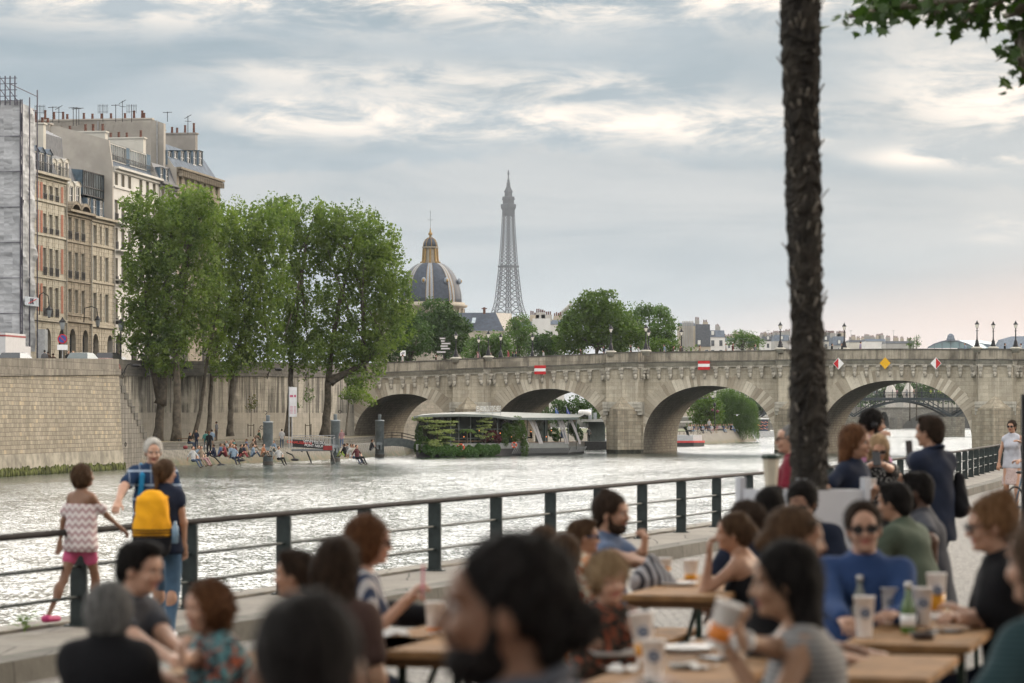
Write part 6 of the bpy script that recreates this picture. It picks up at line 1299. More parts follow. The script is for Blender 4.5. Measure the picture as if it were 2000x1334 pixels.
for (a, b), (c, d) in zip(pl_, pl_[1:]): m_.quad((a, b-.12, .75), (c, d-.12, .75), (c, d-.12, 1.32), (a, b-.12, 1.32)); m_.quad((a, b-.12, 1.32), (c, d-.12, 1.32), (c, d+.2, 1.32), (a, b+.2, 1.32))
m_.build('bulwark', mat('bulwark_grey', (.21, .22, .215), .6, var=.15), bg_)
m_ = MB(); L0 = Vector((*pl_[2], 0));
for i in range(3, len(pl_)):
 a = Vector((*pl_[i-1], 0)); b = Vector((*pl_[i], 0)); n = int((b-a).length/.32)
 for k in range(n): q = a.lerp(b, k/n); m_.bar(q+Vector((0, -.14, .2)), q+Vector((.3, -.16, .75)), .12, .06)
m_.build('rope_fender', mat('fender_pale', (.30, .31, .31), .7), bg_)
MB().prism([(x, y+.3) for x, y in ring_[:6]]+[(x, y) for x, y in ring_[6:]], 1.0, 1.34).build('deck', mat('deck_grey', (.12, .13, .14), .7), bg_)
rfm = mat('roof_membrane', (.20, .21, .195), .6, var=.1, scale=.5); rfd = mat('roof_edge_green', (.10, .125, .125), .5)
def roofz(px, dd):
 c = float(np.interp(px, [808, 850, 900, 960, 1010, 1060, 1130], [811, 808.2, 806.6, 806.5, 808, 809.5, 811.5])); return ZZ(c, Dn(px))
XSr = list(np.linspace(808, 1130, 28)); m_ = MB().use(rfm); ed = MB().use(rfd)
dn = lambda px: -1.0 if px < 1010 else -1.0-(px-1010)*.002
edgez = lambda px: float(np.interp(px, [808, 840, 900, 960, 1000, 1060, 1130], [813, 810, 809, 811, 816, 816.5, 815.5]))
for a, b in zip(XSr, XSr[1:]):
 fa, fb_ = W(a, edgez(a), Dn(a)-1), W(b, edgez(b), Dn(b)-1); ra, rb = Vector((fa.x+.8, Dn(a)+5, roofz(a, 0)+.12)), Vector((fb_.x+.8, Dn(b)+5, roofz(b, 0)+.12)); ba, bb = Vector((fa.x+1.5, Dn(a)+10.5, roofz(a, 0)-.2)), Vector((fb_.x+1.5, Dn(b)+10.5, roofz(b, 0)-.2))
 m_.quad(fa, fb_, rb, ra); m_.quad(ra, rb, bb, ba); m_.quad(fb_-Vector((0, 0, .22)), fa-Vector((0, 0, .22)), ba-Vector((0, 0, .2)), bb-Vector((0, 0, .2)))
 ed.quad(fa-Vector((0, .03, .22)), fb_-Vector((0, .03, .22)), fb_+Vector((0, -.03, .03)), fa+Vector((0, -.03, .03)))
m_.build('roof', None, bg_, True); ed.build('roof_edge', None, bg_)
m_ = MB(); fr_ = mat('frame_green', (.09, .11, .105), .5)
for px in (815, 880, 896, 919, 943, 972, 1000, 1030, 1048, 1066, 1090, 1110, 1126): bx_(m_, px-.9, px+.9, 814, 878, .6, .75)
for y in (838, 856): bx_(m_, 880, 1000, y-.5, y+.5, .58, .7)
bx_(m_, 1048, 1068, 817, 819, .5, .7); m_.build('posts', fr_, bg_)
m_ = MB(); bx_(m_, 815, 1000, 812, 880, 3.5, 3.6); bx_(m_, 1046, 1070, 817, 880, .8, 3); m_.build('glazing', glass('barge_glass', (.02, .026, .024), .12), bg_)
m_ = MB()
for px in np.arange(1003, 1142, 2.2): bx_(m_, px-.12, px+.12, 862.5+(1141-px)*.012, 873-(px-1000)*.02, -.06, -.0)
bx_(m_, 1002, 1060, 863, 863.8, -.1, .0); bx_(m_, 1060, 1136, 862.6, 863.4, -.1, 0); bx_(m_, 885, 945, 861, 862, .3, .45); m_.build('deck_railing', mat('rail_wood', (.20, .11, .06), .5), bg_)
cur = mat('curtain_white', (.56, .54, .55), .8, var=.08)
for a, b, c_, d_ in ((1012, 1019, 1030, 1033), (1028, 1037, 1053, 1057), (1038, 1043, 1056, 1061), (1085, 1092, 1104, 1107), (1092, 1098, 1108, 1111), (1108, 1116, 1131, 1135)):
 m_ = MB(); n = 10; top = 817 if a > 1012 else 835; H2 = 12;
 for j in range(H2):
  f0, f1 = j/H2, (j+1)/H2
  for i in range(n):
   def q(f, u): l_ = a+(c_-a)*f**.75; r_ = b+(d_-b)*f**.85; px = l_+(r_-l_)*u; return W(px, top+(867-top)*f, Dn(px)-.15+.08*math.sin(u*18+f*2)*(1-f*.4))
   m_.quad(q(f1, i/n), q(f1, (i+1)/n), q(f0, (i+1)/n), q(f0, i/n))
 m_.build('curtain', cur, bg_, True)
nm = text_mesh('roof_lettering', 'LES JARDINS DU PONT-NEUF', mat('letter_white', (.85, .85, .83), .5), bg_, .80, W(954, 798.5, 312), (math.radians(90), 0, 0), .03, 'CENTER', .245, .012)
m_ = MB(); m_.bar(W(929, 806, 312), W(979, 806, 312), .06); [m_.bar(W(x, 812, 312), W(x, 793, 312), .05) for x in (930, 946, 962, 978)]; m_.build('letter_frame', gal, bg_)
def lifering(px, py, dd, lb, R=.33):
 o = thing('life_ring', lb, 'life ring', tuple(BP(px, py, dd))); pts = [Vector((R*math.cos(a), 0, R*math.sin(a))) for a in np.linspace(0, 2*math.pi, 25)]; MB().tube(pts, .085, 8, False).build('ring', mat('ring_orange', (.60, .09, .04), .5), o, True)
 for k in range(4): a = k*math.pi/2+.78; MB().tube([Vector((R*math.cos(a+d), 0, R*math.sin(a+d))) for d in (-.12, 0, .12)], .092, 8).build('ring_band', whi, o, True)
lifering(899.5, 874, -.9, 'orange and white life ring on the ivy-covered hull'); lifering(1004, 869, -.4, 'small orange life ring by the barge curtains', .25)
for px, py in ((906, 853), (859, 842), (936, 841), (963, 853), (999, 853), (977, 846), (1077, 841), (1067, 853), (1037, 843)):
 o = thing('deck_lamp', 'tiny lit orange lamp glowing on the barge terrace', 'lamp', tuple(BP(px, py, 0.2)), 0, 'orange lamps on the barge'); MB().ball((0, 0, 0), .05, 6, 4).build('lamp_globe', mat('lamp_glow', (1, .3, .08), .4, emit=((1, .30, .08), 1.8)), o, True); MB().tube([(0, 0, -.5), (0, 0, -.06)], .02, 5).build('lamp_stem', dkmetal, o)
LM_pale = leafmat('pale_viburnum_leaves', (.17, .22, .08), (.40, .44, .22), (.25, .30, .12), .35); LM_ivy = leafmat('ivy_leaves', (.05, .115, .03), (.10, .19, .06), (.07, .14, .04), .3); LM_fern = leafmat('fern_leaves', (.10, .17, .04), (.17, .26, .08), None, .4); LM_red = leafmat('maple_leaves', (.05, .012, .02), (.10, .02, .03), None, .3)
def plant(name, lb, parts, m__, leaf, dens, seed, flat=1.0, asp=.6, dr=0.0, cat='plant'):
 o = thing(name, lb, cat, (0, 0, 0)); P = []
 rs = np.random.RandomState(seed)
 for px, py, rx, ry, dd in parts:
  D = Dn(px)+dd; s = D/F; n = int(rx*ry*dens); c = np.array(W(px, py, D)); u = rs.normal(size=(n, 3)); u /= np.linalg.norm(u, axis=1)[:, None]; u *= rs.uniform(.3, 1, n)[:, None]**.5; P.append(c+u*np.array([rx*s, min(rx*s, .9), ry*s]))
 P = np.concatenate(P); V, Fc = leaf_mesh(P, np.array([0, -.3, 1.0*flat]), leaf, seed, asp, dr); np_mesh('foliage', V, Fc, m__, o)
 c = Vector(P.mean(0)); MB().tube([(c.x, c.y, 1.35), tuple(c)], .06, 6).build('stem', barkm, o); return o
rr = random.Random(2)
layers = [(845+rr.uniform(-32, 40), 815+rr.uniform(0, 55)) for _ in range(34)]
plant('variegated_shrub', 'large layered shrub with pale cream-green leaves on the barge\'s left end', [(x, y, rr.uniform(10, 18), rr.uniform(1.6, 3), rr.uniform(-.8, .3)) for x, y in layers], LM_pale, .17, 3.4, 71, 1.6)
plant('green_shrub', 'dark green shrubs under the pale layered shrub at the barge\'s left corner', [(828, 868, 14, 16, .2), (845, 872, 16, 12, .2), (870, 878, 14, 10, .2), (815, 875, 8, 14, .3), (818, 850, 8, 22, .6), (860, 862, 14, 12, .5)], LM_dk, .2, 4.5, 72)
plant('ivy_hedge', 'thick ivy curtain trailing over the barge hull down to the water', [(x, 879+rr.uniform(-2, 6), 8, rr.uniform(9, 13), -.75) for x in range(832, 975, 6)], LM_ivy, .16, 7.5, 73, .3, .7, .6)
plant('variegated_shrub', 'slender pale-leaved shrub between the barge windows and the red maple', [(945+rr.uniform(-14, 16), 818+rr.uniform(-6, 40), rr.uniform(6, 11), rr.uniform(1.4, 2.6), -.4) for _ in range(20)], LM_pale, .16, 3.2, 74, 1.6)
plant('red_maple', 'dark red-leaved maple in the middle of the barge terrace', [(960, 851, 14, 11, .0), (972, 858, 8, 9, 0), (948, 856, 8, 8, 0)], LM_red, .18, 5, 75)
plant('creeper', 'tall green creeper climbing beside the first white curtain', [(1015, 833, 11, 20, -.4), (1005, 845, 14, 20, -.1), (990, 840, 12, 16, .3), (1022, 850, 8, 18, -.5), (1008, 820, 10, 8, -.3), (1024, 875, 9, 18, -.7), (985, 860, 9, 16, .1)], LM_aca, .18, 3.6, 76)
plant('green_shrub', 'green shrub behind the second pair of white curtains', [(1082, 845, 12, 10, .2), (1086, 855, 8, 8, .2), (1120, 838, 14, 14, 2), (1130, 850, 10, 14, 2)], LM_dk, .2, 4, 77)
for cx, cy, r_, sd_ in ((912, 842, 18, 1), (870, 855, 16, 2)):
 o = thing('tree_fern', 'spreading green fern in the middle of the barge front' if sd_ == 1 else 'spreading green fern left of the barge life ring', 'plant', (0, 0, 0)); P = []; rs = np.random.RandomState(sd_)
 for k in range(16):
  a = k*2*math.pi/16+rs.uniform(-.1, .1); L = r_*Dn(cx)/F*rs.uniform(.8, 1.1)
  for q in np.linspace(.05, 1, 36):
   w_ = .24*math.sin(math.pi*min(1, q*.9+.1))
   for s_ in np.linspace(-1, 1, 5): P.append(np.array(BP(cx, cy, -.5))+np.array([math.cos(a)*L*q-math.sin(a)*w_*s_, math.sin(a)*L*q*.6+math.cos(a)*w_*s_, L*(.75*q-.95*q*q)]))
 V, Fc = leaf_mesh(np.array(P), np.array([0, 0, 2.0]), .13, sd_, .4); np_mesh('fronds', V, Fc, LM_fern, o); MB().tube([(XX(cx, Dn(cx)), Dn(cx)-.5, 1.35), tuple(BP(cx, cy, -.5))], .09, 6).build('stem', barkm, o)
for px, c_, lb in ((1090, (.04, .12, .40), 'small blue and white flag above the barge roof, left one'), (1112, (.03, .06, .35), 'small plain dark blue flag above the barge roof')):
 o = thing('small_flag', lb, 'flag', tuple(BP(px, 812, 4))); MB().tube([(0, 0, 0), (-.35, 0, .95)], .03, 5).build('flag_pole', gal, o); MB().quad((-.3, 0, .95), (-.3, .02, .3), (.2, .05, .0), (-.05, .05, .5)).build('flag_cloth', mat('flag_%d' % px, c_, .7), o)
def tourboat(x0, x1, ytop, ywl, lb, funnel=False):
 D = CZ*F/(ywl-HY)+0; D = D; xa, xb = XX(x0, D), XX(x1, D); zt_ = ZZ(ytop, D); o = thing('tour_boat', lb, 'boat', (0, 0, 0)); W_ = 5
 MB().prism([(xa, D), (xb-1.2, D), (xb+.4, D+W_/2), (xb-1.2, D+W_), (xa, D+W_)], -.4, .5).build('hull', hulld, o); MB().prism([(xa-.05, D-.06), (xb-1.15, D-.06), (xb+.5, D+W_/2), (xb-1.15, D+W_+.06), (xa-.05, D+W_+.06)], .5, .78).build('red_band', mat('boat_red', (.50, .06, .06), .5), o)
 MB().prism([(xa, D), (xb-1.3, D), (xb+.1, D+W_/2), (xb-1.3, D+W_), (xa, D+W_)], .78, zt_).build('upper_hull', mat('boat_grey', (.42, .43, .45), .5, var=.1), o)
 m_ = MB(); [m_.bar((xa+k*(xb-xa)/8, D+.1, zt_), (xa+k*(xb-xa)/8, D+.1, zt_+.5), .04) for k in range(8)]; m_.bar((xa, D+.1, zt_+.5), (xb-1.3, D+.1, zt_+.5), .05); m_.build('boat_railing', rt, o); return o
b1 = tourboat(1157, 1215, 858, 876, 'white and red tour boat half hidden by the bridge pier, left of it'); D = CZ*F/64
text_mesh('boat_lettering', 'le Pont', mat('letter_dark', (.06, .06, .08), .6), b1, .62, (XX(1174, D), D-.09, ZZ(863, D)), (math.radians(90), 0, 0), .01)
b2 = tourboat(1300, 1372, 850, 872, 'grey tour boat with a red band poking out right of the bridge pier')
D2 = CZ*F/60; m_ = MB(); P = [(XX(1331, D2), ZZ(834, D2)), (XX(1338, D2), ZZ(834, D2)), (XX(1343, D2), ZZ(841, D2)), (XX(1346, D2), ZZ(851, D2))]
for (x, z), (x2, z2) in zip(P, P[1:]):
 for dd in np.linspace(0, 4.5, 7): m_.bar((x, D2+dd, z), (x2, D2+dd, z2), .09)
 m_.bar((x, D2, z), (x, D2+4.5, z), .09)
m_.build('canopy_frame', gal, b2)
cb_ = thing('covered_landing', 'dark covered landing stage with pale flat roof behind the pier', 'kiosk', (0, 0, 0)); D = 372
MB().box((XX(1138, D), D, ZZ(824, D)), (XX(1185, D), D+6, ZZ(819, D))).build('roof', mat('pale_roof', (.40, .41, .40), .6), cb_); m_.box((XX(1150, D), D+2.5, 1), (XX(1183, D), D+5, ZZ(824, D))); m_.build('cabin_wall', fr_, cb_); MB().lathe([(.45, 0), (.8, .1), (.8, .6), (.6, .75)], 12, tuple(W(1142, 812, D))).build('roof_tank', whi, cb_, True); MB().box((XX(1150, D), D+1, ZZ(819, D)), (XX(1157, D), D+2, ZZ(798, D))).box((XX(1160, D), D+1.5, ZZ(819, D)), (XX(1166, D), D+2.4, ZZ(806, D))).build('cabin', mat('cabin_grey', (.30, .33, .36), .6), cb_)
MB().box((XX(1120, D), D-2, -.5), (XX(1186, D), D+6, 1.0)).build('pontoon', hulld, cb_)
ob = thing('lit_boat', 'dark moored boat strung with small warm lights beside the willow', 'boat', (0, 0, 0)); D = 600
MB().box((XX(1470, D), D, 0), (XX(1512, D), D+5, ZZ(842, D))).build('hull', mat('boat_white', (.5, .5, .5), .5), ob); MB().box((XX(1476, D), D+.2, ZZ(842, D)), (XX(1500, D), D+4, ZZ(819, D))).build('cabin', glass('cabin_glass', (.03, .04, .06), .2), ob); MB().box((XX(1474, D), D-.2, ZZ(819, D)), (XX(1502, D), D+4.4, ZZ(816, D))).build('roof', whi, ob)
m_ = MB(); [m_.ball(tuple(W(1478+(k % 8)*2.9, 824+(k//8)*6+(k % 3), D-.05)), .05, 5, 3) for k in range(24)]; m_.build('string_lights', mat('lamp_glow', (1, .3, .08), .4), ob)
sp = thing('direction_signpost', 'post with six small direction boards standing behind the bridge parapet', 'signpost', tuple(W(866, 700, 352))); m_ = MB(); m_.tube([(0, 0, -1.5), (0, 0, 2.6)], .05, 6); m_.build('post', dkmetal, sp)
for dx, dz, w in ((-.1, 2.35, .7), (-.05, 2.05, .5), (.3, 1.75, 1.1), (.1, 1.45, .9), (.25, 1.15, 1.1), (-.25, .75, 1.1)):
 b_ = MB().box((dx-w/2, -.06, dz-.11), (dx+w/2, -.02, dz+.11)).build('direction_board', mat('board_grey', (.30, .29, .27), .6), sp); MB().box((dx-w/2+.06, -.07, dz-.035), (dx+w/2-.1, -.062, dz+.035)).build('board_text', whi, b_)
ws = thing('white_sign', 'small square white sign on a post at the left end of the bridge', 'sign', tuple(W(787, 690, 345))); MB().box((-.32, -.02, -.32), (.32, .02, .32)).build('sign_plate', whi, ws); MB().tube([(0, .04, -2), (0, .04, .3)], .04, 6).build('post', gal, ws); MB().box((-.2, -.03, -.1), (.16, -.022, -.02)).box((-.1, -.03, .02), (.2, -.022, .1)).build('sign_symbol', mat('sign_ink', (.1, .12, .15), .6), ws)
gl = thing('garden_lamp', 'dark lamp post with hanging flower baskets in front of the willow', 'street lamp', tuple(W(1396, 838, 455))); MB().tube([(0, 0, 0), (0, 0, 3.6)], .07, 6).build('post', dkmetal, gl); MB().ball((0, 0, 3.7), (.22, .22, .35), 8, 6).build('lantern', dkmetal, gl); MB().ball((-.35, 0, 2.9), .22, 7, 5).ball((.4, 0, 2.7), .24, 7, 5).build('flower_basket', mat('basket_flowers', (.16, .06, .08), .9, var=.6, scale=6), gl)
gu = thing('seagull', 'white seagull flying in front of the willow', 'bird', tuple(W(1439.5, 811, 420))); m_ = MB(); m_.ball((0, 0, 0), (.10, .24, .09), 8, 6); m_.add([(-.05, .05, .04), (-.05, -.1, .04), (-.38, -.08, .12), (-.72, 0, .02), (-.36, .08, .13), (.05, .05, .04), (.05, -.1, .04), (.38, -.08, .10), (.70, 0, -.02), (.36, .08, .11)], [(0, 1, 2, 4), (4, 2, 3), (5, 9, 7, 6), (9, 8, 7)]); m_.build('body', whi, gu)
# ================================================================ PEOPLE (implicit surfaces, meshed as one skin each)
class SDF:
 """prims: ('c', a, b, ra, rb, lat, f) tapered capsule widened by f along lat; ('e', c, r3, R) ellipsoid; k = blend radius"""
 def __init__(s): s.p = []; s.cuts = []
 def cap(s, a, b, ra, rb=None, lat=None, f=1.0, k=.02, mi=0, sub=False): s.p.append(('c', np.array(a, float), np.array(b, float), ra, ra if rb is None else rb, None if lat is None else np.array(lat, float)/np.linalg.norm(lat), f, k, mi, sub)); return s
 def ell(s, c, r, R=None, k=.02, mi=0, sub=False): s.p.append(('e', np.array(c, float), np.array(r if hasattr(r, '__len__') else (r,)*3, float), R, k, mi, sub)); return s
 def cut(s, n, p): s.cuts.append((np.array(n, float)/np.linalg.norm(n), np.array(p, float))); return s
 def bounds(s):
  lo = np.full(3, 9e9); hi = -lo
  for q in s.p:
   if q[0] == 'c': r = max(q[3], q[4])*q[6]; l, h = np.minimum(q[1], q[2])-r, np.maximum(q[1], q[2])+r
   else: r = q[2].max(); l, h = q[1]-r, q[1]+r
   sub = q[9] if q[0] == 'c' else q[6]
   if not sub: lo = np.minimum(lo, l); hi = np.maximum(hi, h)
  return lo, hi
 @staticmethod
 def ev(q, P):
  if q[0] == 'c':
   a, b, ra, rb, lat, f = q[1:7]; ba = b-a; L = ba@ba+1e-12; t_ = np.clip(((P-a)@ba)/L, 0, 1); v = P-a-t_[..., None]*ba
   if lat is not None and f != 1: v = v+(1/f-1)*(v@lat)[..., None]*lat
   return np.sqrt((v*v).sum(-1))-(ra+(rb-ra)*t_)
  c, r, R = q[1:4]; v = P-c
  if R is not None: v = v@R
  w = v/r; l = np.sqrt((w*w).sum(-1)); g = np.sqrt(((w/r)**2).sum(-1))+1e-9
  return np.where(l < .2, (l-1)*r.min(), l*(l-1)/g)
 def mesh(s, h, noise=None, pad=.0):
  lo, hi = s.bounds(); lo = lo-2.5*h-pad; hi = hi+2.5*h+pad; n = np.ceil((hi-lo)/h).astype(int)+1
  ax = [lo[i]+h*np.arange(n[i]) for i in range(3)]; G = np.full(tuple(n), .3, 'f'); MI = np.zeros(tuple(n), 'i1'); BD = np.full(tuple(n), .3, 'f')
  for q in s.p:
   k, mi, sub = q[-3:]
   if q[0] == 'c': r = max(q[3], q[4])*q[6]; l, u = np.minimum(q[1], q[2])-r, np.maximum(q[1], q[2])+r
   else: r = q[2].max(); l, u = q[1]-r, q[1]+r
   m_ = max(k, h)*1.5+2*h; i0 = np.clip(((l-m_-lo)/h).astype(int), 0, n-1); i1 = np.clip(((u+m_-lo)/h).astype(int)+2, 0, n)
   if (i1 <= i0).any(): continue
   sl = tuple(slice(a, b) for a, b in zip(i0, i1)); X, Y, Z = np.meshgrid(ax[0][sl[0]], ax[1][sl[1]], ax[2][sl[2]], indexing='ij'); P = np.stack([X, Y, Z], -1)
   d = s.ev(q, P); g = G[sl]
   if sub: hh = np.clip(.5-.5*(g+d)/k, 0, 1); G[sl] = g*(1-hh)+(-d)*hh+k*hh*(1-hh); continue
   hh = np.clip(.5+.5*(g-d)/k, 0, 1); G[sl] = g*(1-hh)+d*hh-k*hh*(1-hh); bd = BD[sl]; w = d < bd; MI[sl] = np.where(w, mi, MI[sl]); BD[sl] = np.minimum(bd, d)
  X, Y, Z = np.meshgrid(*ax, indexing='ij')
  if noise is not None: G += noise(X, Y, Z)
  for nn, p in s.cuts: d = (X-p[0])*nn[0]+(Y-p[1])*nn[1]+(Z-p[2])*nn[2]; G = np.maximum(G, d)
  return nets(G, ax, h, MI)
def nets(G, ax, h, MI):
 S_ = G < 0; n = G.shape; c = np.zeros((n[0]-1, n[1]-1, n[2]-1), 'i4');
 for i in (0, 1):
  for j in (0, 1):
   for k in (0, 1): c += S_[i:n[0]-1+i, j:n[1]-1+j, k:n[2]-1+k]
 act = (c > 0) & (c < 8); idx = -np.ones(c.shape, 'i8'); A = np.argwhere(act); idx[act] = np.arange(len(A)); acc = np.zeros((len(A), 3)); cnt = np.zeros(len(A))
 for d in range(3):
  for a in (0, 1):
   for b in (0, 1):
    o0 = [0, 0, 0]; e = [x for x in range(3) if x != d]; o0[e[0]] = a; o0[e[1]] = b; o1 = list(o0); o1[d] = 1
    g0 = G[A[:, 0]+o0[0], A[:, 1]+o0[1], A[:, 2]+o0[2]]; g1 = G[A[:, 0]+o1[0], A[:, 1]+o1[1], A[:, 2]+o1[2]]; w = (g0 < 0) != (g1 < 0); t_ = np.where(w, g0/(g0-g1+1e-12), 0)
    for q in range(3): acc[:, q] += np.where(w, o0[q]+(t_ if q == d else 0), 0)
    cnt += w
 V = (A+acc/np.maximum(cnt, 1)[:, None])*h+np.array([ax[0][0], ax[1][0], ax[2][0]]); F_ = []
 for d in range(3):
  e = [(d+1) % 3, (d+2) % 3]; sl0 = [slice(1, -1)]*3; sl0[d] = slice(0, -1); sl1 = [slice(1, -1)]*3; sl1[d] = slice(1, None)
  a, b = S_[tuple(sl0)], S_[tuple(sl1)]; x = np.argwhere(a != b)
  if not len(x): continue
  off = np.array([1, 1, 1]); off[d] = 0; x = x+off; flip = S_[x[:, 0], x[:, 1], x[:, 2]]
  def at(p, q): y = x.copy(); y[:, e[0]] -= p; y[:, e[1]] -= q; return idx[y[:, 0], y[:, 1], y[:, 2]]
  q = np.stack([at(0, 0), at(1, 0), at(1, 1), at(0, 1)], 1); q[~flip] = q[~flip][:, ::-1]; F_.append(q)
 F_ = np.concatenate(F_); ok = (F_ >= 0).all(1); F_ = F_[ok]; mi = MI[A[:, 0], A[:, 1], A[:, 2]]
 return V, F_, mi[F_[:, 0]]
def sdf_obj(name, parts, mats_, parent):
 """parts: list of (V, F, mi) merged into one mesh object"""
 Vs, Fs, Ms, o = [], [], [], 0
 for V, F_, mi in parts:
  if len(V) == 0: continue
  Vs.append(V); Fs.append(F_+o); Ms.append(mi); o += len(V)
 V, F_, M_ = np.concatenate(Vs), np.concatenate(Fs), np.concatenate(Ms)
 me = bpy.data.meshes.new(name); me.vertices.add(len(V)); me.vertices.foreach_set('co', V.astype('f').ravel()); me.loops.add(F_.size); me.loops.foreach_set('vertex_index', F_.astype('i').ravel())
 me.polygons.add(len(F_)); me.polygons.foreach_set('loop_start', np.arange(0, F_.size, 4, dtype='i'))
 for m_ in mats_: me.materials.append(m_)
 me.polygons.foreach_set('material_index', M_.astype('i')); me.update(calc_edges=True); me.polygons.foreach_set('use_smooth', [True]*len(F_)); return link(name, me, parent)
def unit(v): v = np.array(v, float); return v/(np.linalg.norm(v)+1e-9)
def ik(a, b, l1, l2, hint):
 a, b = np.array(a, float), np.array(b, float); d = b-a; L = np.linalg.norm(d); u = d/(L+1e-9); L2 = min(L, (l1+l2)*.995); b = a+u*L2
 x = (l1*l1-l2*l2+L2*L2)/(2*L2); y = math.sqrt(max(0, l1*l1-x*x)); hv = np.array(hint, float); hv = unit(hv-u*(hv@u)); return a+u*x+hv*y, b
def rotm(yaw, pitch=0, roll=0):
 return np.array(Matrix.Rotation(yaw, 3, 'Z') @ Matrix.Rotation(pitch, 3, 'X') @ Matrix.Rotation(roll, 3, 'Y'))
def skinmat(name, col):
 if name in MATS: return MATS[name]
 m, t, p = newmat(name); n = t.noise(t.tc('Object'), 9, 4, .6); t.l.new(t.mix(t.smooth(n, .3, .7), tuple(c*.88 for c in col), tuple(min(1, c*1.08) for c in col)), p.inputs['Base Color'])
 p.inputs['Roughness'].default_value = .5; p.inputs['Specular IOR Level'].default_value = .35; p.inputs['Subsurface Weight'].default_value = .12; p.inputs['Subsurface Radius'].default_value = (.012, .005, .003); p.inputs['Subsurface Scale'].default_value = 1.0; MATS[name] = m; return m
SK = {'fair': skinmat('skin_fair', (.46, .27, .19)), 'tan': skinmat('skin_tan', (.36, .20, .13)), 'olive': skinmat('skin_olive', (.33, .19, .12)), 'brown': skinmat('skin_brown', (.20, .105, .065)), 'dark': skinmat('skin_dark', (.085, .045, .03))}
LIP = {'fair': mat('lips_fair', (.38, .14, .11), .45, var=.1), 'tan': mat('lips_tan', (.30, .11, .09), .45, var=.1), 'olive': mat('lips_tan', (.30, .11, .09), .45), 'brown': mat('lips_brown', (.16, .07, .055), .45, var=.1), 'dark': mat('lips_dark', (.08, .035, .03), .45, var=.1)}
EYE = mat('eye_dark', (.03, .022, .018), .2, var=.1); EYW = mat('eye_white', (.33, .29, .27), .3, var=.05)
def hairmat(name, c1, c2, fine=60):
 if name in MATS: return MATS[name]
 m, t, p = newmat(name); tc = t.tc('Object'); n = t.noise(t.map(tc, (1, 1, .18)), fine, 4, .7, 1.2); n2 = t.noise(tc, 6, 3); cc = t.mix(t.smooth(n, .35, .65), c1, c2); cc = t.mix(t.m('MULTIPLY', t.smooth(n2, .4, .7), .35), cc, c1)
 t.l.new(cc, p.inputs['Base Color']); p.inputs['Roughness'].default_value = .65; p.inputs['Specular IOR Level'].default_value = .06
 bp = t.n.new('ShaderNodeBump'); bp.inputs['Distance'].default_value = .006; bp.inputs['Strength'].default_value = .8; t.l.new(n, bp.inputs['Height']); t.l.new(bp.outputs[0], p.inputs['Normal']); MATS[name] = m; return m
HR = {'black': hairmat('hair_black', (.008, .007, .007), (.022, .019, .018)), 'dark': hairmat('hair_dark_brown', (.018, .012, .009), (.055, .036, .025)), 'brown': hairmat('hair_brown', (.045, .026, .016), (.12, .072, .042)),
  'auburn': hairmat('hair_auburn', (.065, .028, .014), (.18, .085, .042)), 'blond': hairmat('hair_blond', (.20, .13, .07), (.42, .30, .18)), 'grey': hairmat('hair_grey', (.09, .088, .085), (.24, .235, .23)), 'white': hairmat('hair_white', (.40, .38, .35), (.62, .60, .56)), 'ginger': hairmat('hair_ginger', (.13, .065, .03), (.30, .17, .09))}
def cloth(name, c1, c2=None, pat=None, sc=20, rough=.85):
 if name in MATS: return MATS[name]
 m, t, p = newmat(name); tc = t.tc('Object'); x, y, z = t.sep(tc)[0:3]; c2 = c2 or tuple(c*.75 for c in c1); n = t.noise(tc, 5, 4, .6)
 if pat == 'hstripe': f = t.smooth(t.m('SINE', t.m('MULTIPLY', z, sc)), -.2, .2)
 elif pat == 'vstripe': f = t.smooth(t.m('SINE', t.m('MULTIPLY', t.m('ADD', x, t.m('MULTIPLY', y, .7)), sc)), -.3, .3)
 elif pat == 'zigzag': tri = t.m('PINGPONG', t.m('ADD', x, t.m('MULTIPLY', y, .6)), .035); f = t.smooth(t.m('SINE', t.m('MULTIPLY', t.m('SUBTRACT', z, tri), sc)), -.35, .35)
 elif pat == 'dots': v = t.n.new('ShaderNodeTexVoronoi'); t.l.new(tc, v.inputs[0]); v.inputs['Scale'].default_value = sc; f = t.m('SUBTRACT', 1.0, t.smooth(v.outputs['Distance'], .18, .3))
 elif pat == 'floral': f = t.smooth(t.noise(tc, sc, 3, .6, 1.5), .48, .54)
 elif pat == 'plaid': f = t.m('MAXIMUM', t.smooth(t.m('SINE', t.m('MULTIPLY', z, sc)), .86, .96), t.m('MULTIPLY', t.smooth(t.m('SINE', t.m('MULTIPLY', x, sc*1.3)), .93, .99), .6))
 else: f = t.smooth(n, .35, .7)
 cc = t.mix(f, c1, c2)
 if pat: cc = t.mix(t.m('MULTIPLY', t.smooth(n, .4, .7), .25), cc, tuple(c*.6 for c in c1))
 if pat == 'floral': cc = t.mix(t.smooth(t.noise(tc, sc*1.3, 2, .6, 1), .56, .6), cc, (.32, .09, .05))
 t.l.new(cc, p.inputs['Base Color']); p.inputs['Roughness'].default_value = rough; p.inputs['Specular IOR Level'].default_value = .15
 bp = t.n.new('ShaderNodeBump'); bp.inputs['Distance'].default_value = .02; bp.inputs['Strength'].default_value = .5; t.l.new(t.noise(tc, 7, 4, .55, .6), bp.inputs['Height']); t.l.new(bp.outputs[0], p.inputs['Normal']); MATS[name] = m; return m
def wrinkle(amp, f=14.0, seed=0): return lambda X, Y, Z: (amp*(np.sin(X*f+2.1*np.sin(Z*f*.7+seed))*np.sin(Z*f*.8+1.7*np.sin(Y*f*.6+seed))+.5*np.sin((X+Y)*f*2.1+Z*f*1.3+seed))).astype('f')
